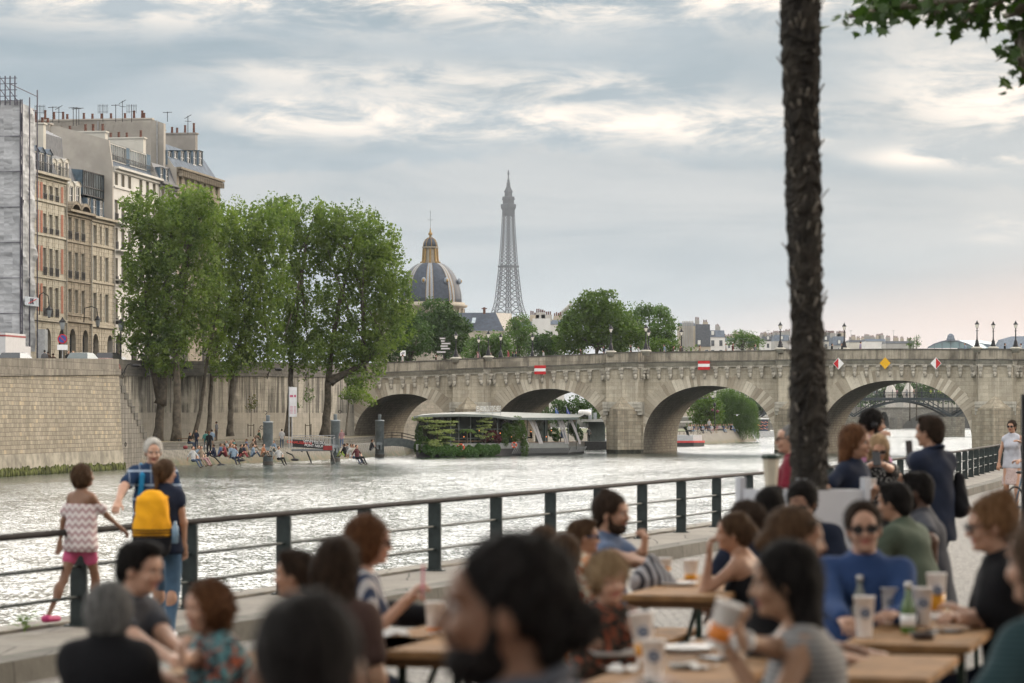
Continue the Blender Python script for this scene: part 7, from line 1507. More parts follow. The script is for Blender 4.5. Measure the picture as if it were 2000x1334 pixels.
def hairnoise(amp, f=70): return lambda X, Y, Z: (amp*(np.sin(X*f+3*np.sin(Z*f*.21))*np.cos(Y*f*.9+2*np.sin(Z*f*.17))+.4*np.sin(X*f*2.3+Y*f*1.9))).astype('f')
def curlnoise(amp, f=55): return lambda X, Y, Z: (amp*(np.sin(X*f)*np.sin(Y*f*1.1)*np.sin(Z*f*.9)+.5*np.sin(X*f*1.9+1)*np.sin(Y*f*2.1)*np.sin(Z*f*2.0))).astype('f')
PEOPLE = {}
def person(lb, px, D, yaw=0, lean=0, side=0, head=(0, 0, 0), pose='stand', h=1.75, zg=None, top=None, seat=.47, skin='fair', hair='short', hc='dark', shirt=None, sleeve='short', pants=None, shoes=None, skirt=None,
   hr=None, hl=None, er=(1, -.5, -.6), el=(-1, -.5, -.6), fr=None, fl=None, build=1.0, female=False, glasses=None, neckline=.0, hgt=.0, beard=None, res=.011, hem=None, fingers=(.6, .6), extras=None, low=False, hdirr=None, hdirl=None, kneer=None, kneel=None, group=None, hscale=1.0, twist=0, bare=False, collar=False):
 """local frame: +Y forward, +X the person's right; yaw turns forward away from the camera axis (0 = looks along +Y, away from camera)"""
 X_ = XX(px, D); zg = ground_z(X_, D) if zg is None else zg; s = h/1.75
 if top is not None:
  Ht = ZZ(top, D)-zg; s = Ht/1.76 if pose == 'stand' else (Ht-seat)/(.395+.535*math.cos(lean)); s = max(.70, min(1.2, s))
 root = thing('person', lb, 'person', (X_, D, zg), yaw, group)
 hipz = .93*s if pose == 'stand' else seat+.10*s
 if pose == 'stand' and hgt: hipz += hgt
 pel = np.array([0, 0, hipz]); td = np.array([math.sin(side), math.sin(lean)*math.cos(side), math.cos(lean)*math.cos(side)]); tr_ = rotm(twist); lat = tr_@unit(np.array([math.cos(side), 0, -math.sin(side)])); fw = np.cross(td, lat); fw = unit(fw)
 if fw[1]*math.cos(twist)-fw[0]*math.sin(twist) < 0: fw = -fw
 sh = pel+td*.50*s; nb = sh+td*.035*s; wS = (.142 if female else .168)*s*build**.5; wH = .095*s
 Ra = rotm(head[0], head[1], head[2]); hcn = nb+td*.10*s+Ra@np.array([0, .025, .075])*s; sg = {}
 SR, SL = sh+lat*wS, sh-lat*wS
 off = rotm(yaw)@hcn; root.location = (X_-off[0], D-off[1], zg)
 def loc_(q):
  if q is None or len(q) == 3: return q
  w = np.array(W(q[1], q[2], q[3]))-np.array(root.location); return tuple((rotm(yaw).T@w)/s)
 hr, hl = loc_(hr), loc_(hl)
 hr = np.array(hr if hr is not None else (.26, .05, hipz/s-.18))*s; hl = np.array(hl if hl is not None else (-.26, .05, hipz/s-.18))*s
 ER, HR_ = ik(SR, hr, .29*s, .255*s, er); EL, HL_ = ik(SL, hl, .29*s, .255*s, el)
 if pose == 'sit': fr = fr or (.13, .42, .08); fl = fl or (-.13, .42, .08)
 fr = np.array(fr or (.10, .02, .08))*s; fl = np.array(fl or (-.10, .02, .08))*s; JR, JL = pel+np.array([1, 0, 0])*wH, pel-np.array([1, 0, 0])*wH
 KR, FR = ik(JR, fr, .44*s, .43*s, kneer or (.05, 1, .35)); KL, FL = ik(JL, fl, .44*s, .43*s, kneel or (-.05, 1, .35)); b = build
 tor = lambda S, g=0, mi=0, top_=True: (S.cap(pel+td*.02*s, pel+td*.20*s, .112*s*b+g, (.098 if female else .106)*s*b+g, lat, 1.32, .05, mi), S.cap(pel+td*.20*s, pel+td*.40*s-fw*.005, (.098 if female else .108)*s*b+g, .118*s*b**.7+g, lat, 1.30, .05, mi), S.cap(SL+td*-.035*s+lat*.04*s, SR+td*-.035*s-lat*.04*s, .068*s*b**.6+g, None, None, 1, .06, mi))
 bust = lambda S, g=0: [S.ell(pel+td*.345*s+fw*.085*s+lat*.07*s*q, .062*s+g, None, .05) for q in (-1, 1)] if female else None
 B_ = SDF(); tor(B_, -.004); bust(B_, -.006)
 B_.cap(nb-td*.05*s-fw*.01*s, hcn+Ra@np.array([0, -.022, -.06])*s, .062*s if not female else .052*s, .053*s if not female else .045*s, None, 1, .04)
 B_.cap(nb-td*.01*s-lat*.02*s, SR-td*.01*s, .045*s, .05*s, None, 1, .05).cap(nb-td*.01*s+lat*.02*s, SL-td*.01*s, .045*s, .05*s, None, 1, .05)
 ar = .043*s*(b**.8)*(.88 if female else 1.05)
 for S0_, E0, H0 in ((SR, ER, HR_), (SL, EL, HL_)): B_.cap(S0_, E0, ar*1.18, ar*.92, None, 1, .03).cap(E0, H0, ar*.95, ar*.60, None, 1, .02);
 lr = .072*s*b**.8
 for J, K, Ft in ((JR, KR, FR), (JL, KL, FL)):
  B_.cap(J, K, lr*1.12, lr*.72, None, 1, .04).cap(K, Ft, lr*.68, lr*.42, None, 1, .025).ell(K+(Ft-K)*.28-fwd_(K, Ft)*.02*s, (lr*.72, lr*.75, lr*1.3), None, .04)
  B_.cap(Ft+np.array([0, -.03, -.045])*s, Ft+np.array([0, .14, -.055])*s, .036*s, .028*s, (1, 0, 0), 1.25, .02)
 res_ = res; body = [B_.mesh(res_*1.15)]
 if not low:
  q = s*hscale; P_ = lambda x, y, z: hcn+Ra@(np.array([x, y, z])*q); H = SDF(); fa = .96 if female else 1.0
  H.ell(P_(0, -.018, .035), np.array([.074, .094, .084])*q, Ra, .02).ell(P_(0, .022, -.025), np.array([.060*fa, .070, .082])*q, Ra, .03).ell(P_(0, .045, -.078), np.array([.036*fa, .036, .028])*q, Ra, .03).ell(P_(0, .072, .042), np.array([.052, .022, .036])*q, Ra, .03)
  H.cap(P_(0, -.02, -.03), P_(0, -.03, -.15), .052*q, .052*q, None, 1, .03)
  for e in (-1, 1):
   H.ell(P_(e*.032, .104, .008), .017*q, None, .012, 0, True); H.ell(P_(e*.034, .076, -.028), np.array([.024, .020, .022])*q, Ra, .02); H.ell(P_(e*.030, .089, .028), np.array([.024, .010, .007])*q, Ra, .012)
   H.ell(P_(e*.075, -.008, -.008), np.array([.010, .022, .033])*q, Ra@rotm(-e*.3), .006)
  H.cap(P_(0, .092, .018), P_(0, .112, -.024), .008*q, .0125*q, None, 1, .008).ell(P_(-.011, .100, -.029), .010*q, None, .006).ell(P_(.011, .100, -.029), .010*q, None, .006)
  H.ell(P_(0, .090, -.050), np.array([.020, .013, .0055])*q, Ra, .004, 1).ell(P_(0, .088, -.060), np.array([.018, .013, .0065])*q, Ra, .004, 1).ell(P_(0, .082, -.088), np.array([.018, .016, .015])*q, Ra, .012)
  hh = min(res_*.62, .0065); hm_ = H.mesh(hh); body.append(hm_)
  for e in (-1, 1):
   Ey = SDF().ell(P_(e*.031, .080, .009), .0125*q, None, .001, 3).ell(P_(e*.031, .0865, .009), .0075*q, None, .001, 2); body.append(Ey.mesh(.0035*q))
 def hand(Wr, El_, sgn, curl, hd):
  d = unit(Wr-El_) if hd is None else unit(hd); upv = np.array([0, 0, 1.0]) if abs(d[2]) < .8 else np.array([0, 1.0, 0]); n = unit(upv-d*(upv@d)); l = np.cross(d, n)*sgn; Hd = SDF(); w = s*(.88 if female else 1)
  Hd.cap(Wr-d*.02, Wr+d*.075*w, .021*w, .019*w, l, 1.9, .015)
  for i, (o, L) in enumerate(((.033, .068), (.011, .078), (-.011, .072), (-.032, .056))):
   a = Wr+d*.080*w+l*o*w; c = curl*(1+.12*i); d1 = unit(d*math.cos(c*.6)-n*math.sin(c*.6)); b1 = a+d1*L*.5*w; d2 = unit(d*math.cos(c*1.5)-n*math.sin(c*1.5)); b2 = b1+d2*L*.5*w; Hd.cap(a-d*.02*w, b1, .0098*w, .009*w, None, 1, .004).cap(b1, b2, .009*w, .0072*w, None, 1, .004)
  t0_ = Wr+d*.02*w+l*.030*w; t1_ = t0_+unit(d*.7+l*.75-n*.3)*.04*w; Hd.cap(t0_, t1_, .014*w, .011*w, None, 1, .008).cap(t1_, t1_+unit(d*.9+l*.2-n*(.3+curl*.4))*.034*w, .0108*w, .0085*w, None, 1, .004)
  return Hd.mesh(.0052 if not low else .012)
 if not low: body += [hand(HR_, ER, -1, fingers[0], hdirr), hand(HL_, EL, 1, fingers[1], hdirl)]
 bo = sdf_obj('body', body, [SK[skin], LIP[skin], EYE, EYW], root)
 if shirt is not None:
  S_ = SDF(); g = .012*s if not bare else .004;
  S_.cap(pel-td*(.06 if hem is None else hem)*s, pel+td*.20*s, .132*s*b+g, (.104 if female else .116)*s*b+g, lat, 1.34, .05).cap(pel+td*.20*s, pel+td*.40*s-fw*.005, (.10 if female else .110)*s*b+g, .120*s*b**.7+g, lat, 1.30, .05)
  if sleeve not in ('strap', 'off'): S_.cap(SL-td*.035*s+lat*.04*s, SR-td*.035*s-lat*.04*s, .068*s*b**.6+g, None, None, 1, .06); S_.cap(nb+td*.012*s, SR-td*.022*s, .056*s+g, .048*s+g, None, 1, .05).cap(nb+td*.012*s, SL-td*.022*s, .056*s+g, .048*s+g, None, 1, .05)
  if female: [S_.ell(pel+td*.345*s+fw*.085*s+lat*.07*s*q_, .064*s+g*.8, None, .05) for q_ in (-1, 1)]
  fs = {'short': .62, 'cap': .28, 'none': 0, 'long': 1.0}.get(sleeve, 0)
  if sleeve == 'off':
   for S0_, E0 in ((SR, ER), (SL, EL)): S_.cap(S0_+(E0-S0_)*.15, S0_+(E0-S0_)*.62, ar*1.25+g, ar*1.7+g, None, 1, .03)
   S_.cap(pel-td*.03*s, pel+td*.30*s, .165*s, .125*s, lat, 1.25, .05)
  if fs > 0:
   for S0_, E0 in ((SR, ER), (SL, EL)):
    e_ = S0_+(E0-S0_)*min(fs, 1); S_.cap(S0_, e_, ar*1.18+g*1.2, ar*(1.05 if fs < 1 else .95)+g*(1.7 if fs < 1 else 1.2), None, 1, .03)
  if fs == 1.0:
   for E0, H0 in ((ER, HR_), (EL, HL_)): S_.cap(E0, E0+(H0-E0)*.93, ar*.97+g, ar*.66+g, None, 1, .02)
  sm = S_
  sm.cut(unit(td+fw*.34), nb+td*(.072-neckline)*s) if sleeve not in ('strap', 'off') else sm.cut(td, pel+td*.42*s)
  sm.cut(-td, pel-td*(.10 if hem is None else hem+.04)*s)
  V = sm.mesh(res_*1.1, wrinkle(.0045*s, 15, px)); so2 = sdf_obj('shirt', [V], [shirt], root)
  if collar: MB().tube([nb+td*.042*s+fw*(.078*math.sin(a)-.008-.0)*s*1.0+lat*.078*s*math.cos(a)+td*(-.030*math.sin(a))*s for a in np.linspace(.5*math.pi+.25, 2.5*math.pi-.25, 18)], .0155*s, 7).build('collar', shirt, root, True)
  if sleeve in ('strap', 'off'):
   m_ = MB()
   for q_ in (-1, 1): m_.tube([pel+td*.36*s+fw*.115*s+lat*.075*s*q_, sh+td*.045*s+lat*.085*s*q_+fw*.02, pel+td*.36*s-fw*.115*s+lat*.07*s*q_], .009, 6)
   m_.build('shirt_strap', shirt, root, True)
 if pants is not None:
  S_ = SDF(); g = .010*s; S_.cap(pel+td*.05*s, pel-np.array([0, 0, .03])*s, .106*s*b+g, .104*s*b+g, lat, 1.3, .05)
  pl = pants[1] if isinstance(pants, tuple) else 1.0; pm2 = pants[0] if isinstance(pants, tuple) else pants
  for J, K, Ft in ((JR, KR, FR), (JL, KL, FL)):
   if pl < .5: S_.cap(J, J+(K-J)*pl*2, lr*1.14+g, lr*(1.0)+g*1.4, None, 1, .04)
   else:
    S_.cap(J, K, lr*1.14+g, lr*.8+g, None, 1, .04); S_.cap(K, K+(Ft-K)*min(.97, (pl-.5)*2), lr*.76+g, lr*.58+g, None, 1, .025)
  sdf_obj('trousers' if pl > .8 else 'shorts', [S_.mesh(res_*1.2, wrinkle(.004*s, 13, px+1))], [pm2], root)
 if skirt is not None:
  S_ = SDF(); S_.cap(pel+td*.08*s, pel-np.array([0, 0, skirt[1]])*s, .115*s*b, .185*s*b, lat, 1.15, .04).cut((0, 0, -1), pel-np.array([0, 0, skirt[1]])*s); sdf_obj('skirt', [S_.mesh(res_*1.2, wrinkle(.008*s, 20, px))], [skirt[0]], root)
 if shoes is not None and not low:
  for Ft in (FR, FL): sdf_obj('shoe', [SDF().cap(Ft+np.array([0, -.05, -.042])*s, Ft+np.array([0, .15, -.052])*s, .044*s, .032*s, (1, 0, 0), 1.3, .02).mesh(res_)], [shoes], root)
 if not low and hair != 'bald':
  q = s*hscale; P_ = lambda x, y, z: hcn+Ra@(np.array([x, y, z])*q); A = SDF(); th = {'buzz': .004, 'short': .014, 'fringe': .020}.get(hair, .018)
  A.ell(P_(0, -.022, .040), (np.array([.074, .092, .084])+th)*q, Ra, .02); fwd = Ra@np.array([0, 1.0, 0]); upd = Ra@np.array([0, 0, 1.0]); nz = hairnoise(.003*q)
  A.ell(P_(0, -.07, -.03), (np.array([.060, .040, .060])+th*.5)*q, Ra, .03)
  line = {'buzz': (.060, .052), 'short': (.052, .060), 'fringe': (.07, .03)}.get(hair, (.048, .058))
  fc = SDF()
  A.ell(P_(0, .098, -.033), np.array([.15, .068, .095 if hair != 'fringe' else .080])*q, Ra, .012, 0, True)
  for e in (-1, 1): A.ell(P_(e*.085, .016, -.035), np.array([.030, .030, .042])*q, Ra, .010, 0, True) if hair in ('short', 'buzz', 'topknot', 'receding', 'updo', 'bun', 'fringe', 'pony', 'band') else None
  if hair == 'short': A.ell(P_(0, .045, .112), np.array([.055, .045, .025])*q, Ra, .03)
  if hair in ('bob', 'curlybob'):
   A.ell(P_(0, -.03, -.02), np.array([.098, .085, .115])*q, Ra, .04); A.ell(P_(0, .120, -.05), np.array([.13, .078, .095])*q, Ra, .02, 0, True)
   if hair == 'curlybob': nz = curlnoise(.012*q, 60)
  if hair == 'curly': A.ell(P_(0, -.02, .04), np.array([.105, .115, .112])*q, Ra, .02); A.ell(P_(0, .118, -.045), np.array([.14, .078, .095])*q, Ra, .012, 0, True); nz = curlnoise(.013*q, 62)
  if hair == 'long':
   for e in (-1, 0, 1): A.cap(P_(e*.055, -.045, .0), P_(e*.080, -.075+abs(e)*.03, -.33)*1.0, .050*q, .034*q, None, 1, .04)
  if hair == 'longside':
   for e in (-1, 0, 1): A.cap(P_(e*.055, -.055, .0), P_(e*.070, -.065, -.26), .050*q, .045*q, None, 1, .04)
  if hair in ('pony', 'bun'): A.ell(P_(0, -.125, .0 if hair == 'bun' else .05), np.array([.05, .045, .05])*q, Ra, .02)
  if hair == 'pony': A.cap(P_(0, -.13, .045), P_(.01, -.15, -.14), .034*q, .018*q, None, 1, .02)
  if hair == 'updo': A.ell(P_(0, -.07, .115), np.array([.052, .05, .045])*q, Ra, .03); nz = curlnoise(.006*q, 70)
  if hair == 'lowbun': A.ell(P_(0, .078, -.028), np.array([.15, .068, .082])*q, Ra, .015, 0, True); A.ell(P_(0, .105, .045), np.array([.056, .055, .055])*q, Ra, .02, 0, True); [A.ell(P_(e*.085, -.02, -.075), np.array([.06, .06, .05])*q, Ra, .012, 0, True) for e in (-1, 1)]; A.ell(P_(.0, -.128, -.018), np.array([.05, .042, .046])*q, Ra, .02); nz = curlnoise(.006*q, 80)
  if hair == 'topknot': A.ell(P_(0, -.05, .125), np.array([.035, .035, .03])*q, Ra, .02)
  if hair == 'puff': A.ell(P_(0, -.125, .03), np.array([.085, .072, .085])*q, Ra, .03); A.ell(P_(0, -.02, .05), np.array([.096, .10, .095])*q, Ra, .02); A.ell(P_(0, .115, -.045), np.array([.14, .075, .096])*q, Ra, .012, 0, True); nz = curlnoise(.010*q, 70)
  if hair == 'receding': A.ell(P_(0, .115, .07), np.array([.055, .075, .06])*q, Ra, .02, 0, True)
  A2 = A.mesh(min(.0065, res_*.7), nz, .02); sdf_obj('hair', [A2, strands(A2[0], hcn, upd, {'buzz': .005, 'short': .016, 'fringe': .02, 'receding': .014, 'lowbun': .009, 'bun': .016, 'pony': .02, 'topknot': .014}.get(hair, .034)*q, hair in ('curly', 'curlybob', 'puff', 'updo'), int(px))], [HR[hc]], root)
  if hair not in ('bald',):
   eb = MB()
   for e in (-1, 1): eb.tube([P_(e*.014, .0985, .026), P_(e*.032, .0985, .031), P_(e*.048, .089, .026)], .0032*q, 5)
   eb.build('eyebrows', HR[hc if hc not in ('grey',) else 'dark'], root, True)
 if beard and not low:
  q = s*hscale; P_ = lambda x, y, z: hcn+Ra@(np.array([x, y, z])*q); A = SDF().ell(P_(0, .028, -.080), np.array([.060, .070, .044])*q, Ra, .02).ell(P_(0, .05, -.092), np.array([.044, .046, .034])*q, Ra, .02); A.cap(P_(-.024, .097, -.042), P_(.024, .097, -.042), .008*q, .008*q, None, 1, .01)
  for e in (-1, 1): A.cap(P_(e*.070, .008, .0), P_(e*.060, .022, -.06), .008*q, .016*q, None, 1, .01)
  A.ell(P_(0, .10, -.055), np.array([.017, .02, .009])*q, Ra, .004, 0, True); sdf_obj('beard', [A.mesh(.006, hairnoise(.002, 120))], [HR[beard]], root)
 if glasses is not None and not low:
  q = s*hscale; gm_ = MB(); lens = mat('lens_dark', (.012, .012, .014), .12, var=.05, spec=.6) if glasses[0] == 'sun' else glass('lens_clear', (.10, .10, .10), .1); fm = glasses[1]; P_ = lambda x, y, z: hcn+Ra@(np.array([x, y, z])*q); up_ = .0 if len(glasses) < 3 else glasses[2]; yy = .112 if not up_ else .085
  for e in (-1, 1):
   c = [P_(e*.034+.024*math.cos(a), yy-.006*abs(math.cos(a)) if not up_ else yy-.02+.0*math.sin(a), .006+up_+.017*math.sin(a)) for a in np.linspace(0, 2*math.pi, 15)[:-1]]; gm_.add(c, [tuple(range(14))])
   if glasses[0] != 'sun': pass
  g_o = gm_.build('lenses', lens, root); fr_m = MB()
  for e in (-1, 1): fr_m.tube([P_(e*.034+.026*math.cos(a), yy+.002-.006*abs(math.cos(a)), .006+up_+.019*math.sin(a)) for a in np.linspace(0, 2*math.pi, 17)], .0028*q, 5, False); fr_m.tube([P_(e*.06, yy-.008, .012+up_), P_(e*.079, .03, .012+up_), P_(e*.08, -.01, .008+up_)], .003*q, 5)
  fr_m.tube([P_(-.010, yy, .010+up_), P_(.010, yy, .010+up_)], .003*q, 5); fr_m.build('glasses_frame', fm, root)
 J = dict(pel=pel, td=td, lat=lat, fw=fw, sh=sh, nb=nb, hc=hcn, Ra=Ra, HR=HR_, HL=HL_, ER=ER, EL=EL, SR=SR, SL=SL, KR=KR, KL=KL, FR=FR, FL=FL, s=s, root=root)
 return J
def strands(V, c, up, L, curly, seed, n=2600):
 """loose locks that break the outline of the hair"""
 rs = np.random.RandomState(seed); v = V[rs.randint(0, len(V), n)]; nr = v-c; nr /= np.linalg.norm(nr, axis=1)[:, None]+1e-9; d = rs.normal(0, 1.0 if curly else .35, (n, 3))-(0 if curly else 1)*up; d -= nr*(d*nr).sum(1)[:, None]; d /= np.linalg.norm(d, axis=1)[:, None]+1e-9
 ln = (L*rs.uniform(.4, 1.3, n))[:, None]; sd = np.cross(d, nr)*.0016; e = v+d*ln+nr*ln*rs.uniform(.05, .45, n)[:, None]; m_ = v+d*ln*.5+nr*ln*.22
 P = np.stack([v-sd, v+sd, m_+sd, m_-sd, e+sd*.3, e-sd*.3], 1).reshape(-1, 3); b = np.arange(n)[:, None]*6; F_ = np.concatenate([b+np.array([[0, 1, 2, 3]]), b+np.array([[3, 2, 4, 5]])]); return P, F_, np.zeros(len(F_), 'i4')
def fwd_(K, Ft): return np.array([0, 1.0, 0])
_far = {}
def far_mesh(kind):
 """one continuous low-resolution figure; material slots: skin, shirt, trousers, hair"""
 if kind in _far: return _far[kind]
 S = SDF(); h = .03
 if kind.startswith('stand'):
  P = np.array([0, 0, .9]); T = np.array([0, 0, 1.42]); legs = ([(.09, 0, .9), (.10, .03, .48), (.10, 0, .06)], [(-.09, 0, .9), (-.11, .05, .48), (-.12, -.02, .06)]); arms = ([(.19, 0, 1.4), (.25, -.02, 1.12), (.24, .1, .9)], [(-.19, 0, 1.4), (-.25, -.02, 1.12), (-.20, .12, .92)])
  if kind == 'stand_arm': arms = ([(.19, 0, 1.4), (.24, .14, 1.18), (.10, .30, 1.35)], arms[1])
 elif kind == 'lean':
  P = np.array([0, -.15, .92]); T = np.array([0, .12, 1.36]); legs = ([(.09, -.15, .9), (.10, -.1, .48), (.10, -.15, .06)], [(-.09, -.15, .9), (-.11, -.1, .48), (-.12, -.15, .06)]); arms = ([(.19, .12, 1.32), (.26, .22, 1.06), (.10, .42, 1.08)], [(-.19, .12, 1.32), (-.26, .22, 1.06), (-.10, .42, 1.08)])
 elif kind == 'sit':
  P = np.array([0, 0, .12]); T = np.array([0, .10, .60]); legs = ([(.09, .02, .12), (.14, .36, .42), (.12, .56, .06)], [(-.09, .02, .12), (-.14, .38, .40), (-.12, .60, .06)]); arms = ([(.18, .1, .58), (.24, .2, .34), (.12, .42, .40)], [(-.18, .1, .58), (-.24, .2, .34), (-.10, .42, .38)])
 elif kind == 'sit_slope':
  P = np.array([0, 0, .12]); T = np.array([0, -.08, .62]); legs = ([(.09, .02, .12), (.12, .45, .10), (.12, .80, -.30)], [(-.09, .02, .12), (-.12, .42, .16), (-.10, .72, -.25)]); arms = ([(.18, -.08, .58), (.25, -.2, .34), (.24, -.3, .08)], [(-.18, -.08, .58), (-.24, .1, .38), (-.10, .30, .20)])
 elif kind == 'sit_chair':
  P = np.array([0, 0, .55]); T = np.array([0, .08, 1.05]); legs = ([(.09, .02, .55), (.12, .44, .52), (.12, .46, .06)], [(-.09, .02, .55), (-.12, .44, .52), (-.12, .46, .06)]); arms = ([(.18, .08, 1.0), (.25, .15, .75), (.12, .42, .78)], [(-.18, .08, 1.0), (-.25, .15, .75), (-.10, .42, .78)])
 S.cap(P, P+(T-P)*.45, .125, .115, (1, 0, 0), 1.25, .05, 1).cap(P+(T-P)*.45, T, .115, .11, (1, 0, 0), 1.45, .05, 1)
 for L in legs: S.cap(L[0], L[1], .085, .06, None, 1, .03, 2).cap(L[1], L[2], .058, .04, None, 1, .03, 2).cap(np.array(L[2]), np.array(L[2])+np.array([0, .14, -.02]), .04, .035, None, 1, .02, 3)
 for A_ in arms: S.cap(A_[0], A_[1], .055, .045, None, 1, .03, 1).cap(A_[1], A_[2], .042, .034, None, 1, .02, 0)
 hd = T+np.array([0, .02, .21]); S.cap(T, hd, .055, .05, None, 1, .02, 0).ell(hd+np.array([0, .02, .01]), (.078, .095, .115), None, .02, 0).ell(hd+np.array([0, -.015, .045]), (.088, .105, .10), None, .01, 3)
 V, F_, mi = S.mesh(h); o = sdf_obj('person', [(V, F_, mi)], [SK['fair'], whi, whi, HR['dark']], None); me = o.data; bpy.data.objects.remove(o); _far[kind] = me; return me
FCOL = {'white': (.55, .55, .55), 'black': (.015, .015, .018), 'navy': (.02, .03, .07), 'red': (.40, .04, .05), 'blue': (.08, .16, .35), 'light blue': (.22, .34, .48), 'teal': (.04, .28, .25), 'grey': (.16, .16, .17), 'pink': (.50, .24, .26), 'tan': (.32, .22, .14), 'cream': (.50, .45, .36), 'maroon': (.14, .02, .03), 'green': (.07, .14, .07), 'orange': (.50, .17, .05), 'yellow-green': (.45, .60, .04), 'lilac': (.35, .30, .48), 'denim': (.06, .10, .18), 'brown': (.10, .06, .04)}
def fc(n): c = FCOL[n]; m_ = sum(c)/3; return cloth('far_cloth_'+n.replace(' ', '_').replace('-', '_'), tuple(.72*(x*.72+m_*.28) for x in c))
def far_person(kind, loc, yaw, shirt, trousers, hairc, lb, group, scale=1.0, skin='fair'):
 o = link('person', far_mesh(kind)); o.location = loc; o.rotation_euler = (0, 0, yaw); o.scale = (scale,)*3
 for i, m_ in enumerate((SK[skin], fc(shirt), fc(trousers), HR[hairc])): o.material_slots[i].link = 'OBJECT'; o.material_slots[i].material = m_
 return tag(o, lb, 'person', group)
# ================================================================ FAR PEOPLE
G1 = 'people resting on the riverside berge'
def bergez(D, px):
 P = Vector((XX(px, D), D));
 def yat(poly_):
  pts = [(1000+F*x/y, y) for x, y in poly_]; return float(np.interp(px, [a for a, b in pts], [b for a, b in pts]))
 e, s_ = yat(edg), yat(stp); return 1.30 if D < s_ else 1.5 if D < s_+.55 else 1.7 if D < s_+1.0 else 1.9
def rowD(py, px, z): return (CZ-z)*F/(py-HY)
def on_berge(px, foot, kind, yaw, *a, **k):
 for z in (1.9, 1.7, 1.5, 1.3):
  D = rowD(foot, px, z)
  if bergez(D, px) <= z+.01: break
 return far_person(kind, (XX(px, D), D, bergez(D, px)), yaw, *a, **k)
FP = [(352, 856, 'stand', .5, 'maroon', 'maroon', 'dark', 'person in maroon standing half behind a trunk'), (360, 854, 'stand', 1.0, 'navy', 'navy', 'black', 'person in dark clothes standing upright by the second trunk'),
 (372, 858, 'stand', -.6, 'cream', 'navy', 'black', 'person in a cream top standing under the trees'), (369, 864, 'sit_chair', -1.9, 'black', 'denim', 'brown', 'person in black sitting on the bench under the trees'),
 (384, 864, 'stand_arm', 2.6, 'navy', 'navy', 'brown', 'person in navy raising an arm beside the leaning trunk'), (402, 868, 'stand', 0, 'teal', 'grey', 'brown', 'person in a teal top standing beside one in black'), (408.5, 874, 'stand', .2, 'black', 'black', 'auburn', 'person all in black standing among the seated crowd'), (414, 865, 'stand', .4, 'light blue', 'tan', 'dark', 'person in pale blue standing behind the one in black'),
 (423, 861, 'stand', 1.2, 'grey', 'brown', 'dark', 'long-haired person in a brown-grey dress standing apart'),
 (378, 884, 'sit_slope', 3.9, 'white', 'denim', 'dark', 'person in a pale shirt sitting over the bank edge, left of a pair'), (389, 882, 'sit_slope', 3.9, 'light blue', 'tan', 'brown', 'person in pale blue sitting over the bank edge, right of a pair'), (394, 882, 'sit_slope', 4.1, 'tan', 'pink', 'brown', 'bare-armed person sitting with legs down the slope'),
 (420, 876, 'sit', 1.4, 'navy', 'navy', 'dark', 'person in navy sitting on the paving'), (428, 876, 'sit', -1.4, 'blue', 'black', 'brown', 'person in blue sitting with a pale bag'), (441, 876, 'sit', 2.0, 'red', 'maroon', 'black', 'person in a red shirt sitting facing the group'), (450, 878, 'sit', -2.4, 'light blue', 'denim', 'brown', 'person in a light blue top sitting by the ladder'), (457, 880, 'sit_slope', 3.6, 'light blue', 'navy', 'brown', 'person with legs over the edge by the ladder'),
 (463, 876, 'sit', 1.7, 'maroon', 'maroon', 'brown', 'person in maroon sitting in a ring'), (468, 877, 'sit', -1.7, 'black', 'red', 'dark', 'person in black with red trousers sitting'), (474, 876, 'sit', -1.2, 'navy', 'tan', 'black', 'person in navy sitting with tan trousers'), (492, 876, 'sit', -1.5, 'light blue', 'denim', 'dark', 'person in a sky blue shirt sitting hunched'), (484, 874, 'sit', 1.2, 'tan', 'tan', 'auburn', 'tanned person sitting in the ring'),
 (512, 876, 'sit', -2.0, 'orange', 'tan', 'dark', 'person in orange sitting just left of the pile'), (444, 868, 'sit', 2.6, 'white', 'grey', 'dark', 'person in white sitting at the back of the group'), (452, 868, 'sit', 3.0, 'orange', 'tan', 'brown', 'person in an orange top at the back of the group'), (459, 867, 'sit', 2.2, 'teal', 'tan', 'brown', 'person in bright teal at the back of the group'),
 (484, 866, 'sit', 1.6, 'blue', 'navy', 'brown', 'person in blue sitting under the sapling'), (492, 866, 'sit', -1.4, 'tan', 'tan', 'brown', 'bare-legged person sitting under the sapling'), (500, 862, 'sit', 2.0, 'brown', 'tan', 'dark', 'person with knees up by the wall'), (508, 860, 'sit', 2.2, 'green', 'tan', 'dark', 'person in dark green sitting by the wall'), (514, 860, 'sit', -1.8, 'black', 'tan', 'dark', 'person in black sitting by the wall beside the pile'),
 (550.5, 862, 'stand', 0.1, 'white', 'denim', 'dark', 'man in white T-shirt and blue shorts standing right of the leftmost pile'), (545, 881, 'sit_slope', 3.8, 'white', 'black', 'black', 'person in white with black legs on the slope below the standing man'), (537, 868, 'sit', 2.5, 'light blue', 'cream', 'brown', 'person in pale blue just right of the leftmost pile'),
 (667.5, 862, 'stand', 3.0, 'pink', 'blue', 'dark', 'person in a pink top and jeans standing right of the middle pile'), (675, 876, 'sit', 1.0, 'black', 'yellow-green', 'dark', 'person in black with a lime bag right of the middle pile'), (681, 875, 'sit', 1.8, 'grey', 'white', 'brown', 'person in grey leaning back right of the middle pile'), (687, 878, 'sit_slope', 3.9, 'white', 'white', 'dark', 'person with white trousers over the bank edge'), (691, 879, 'sit_slope', 3.9, 'cream', 'denim', 'dark', 'person in a cream shirt over the bank edge'), (698, 880, 'sit_slope', 4.0, 'maroon', 'black', 'dark', 'person in a dark red top at the right end of the bank edge'),
 (724, 866, 'sit', -1.2, 'black', 'grey', 'dark', 'person in black with a rucksack sitting alone by the first arch')]
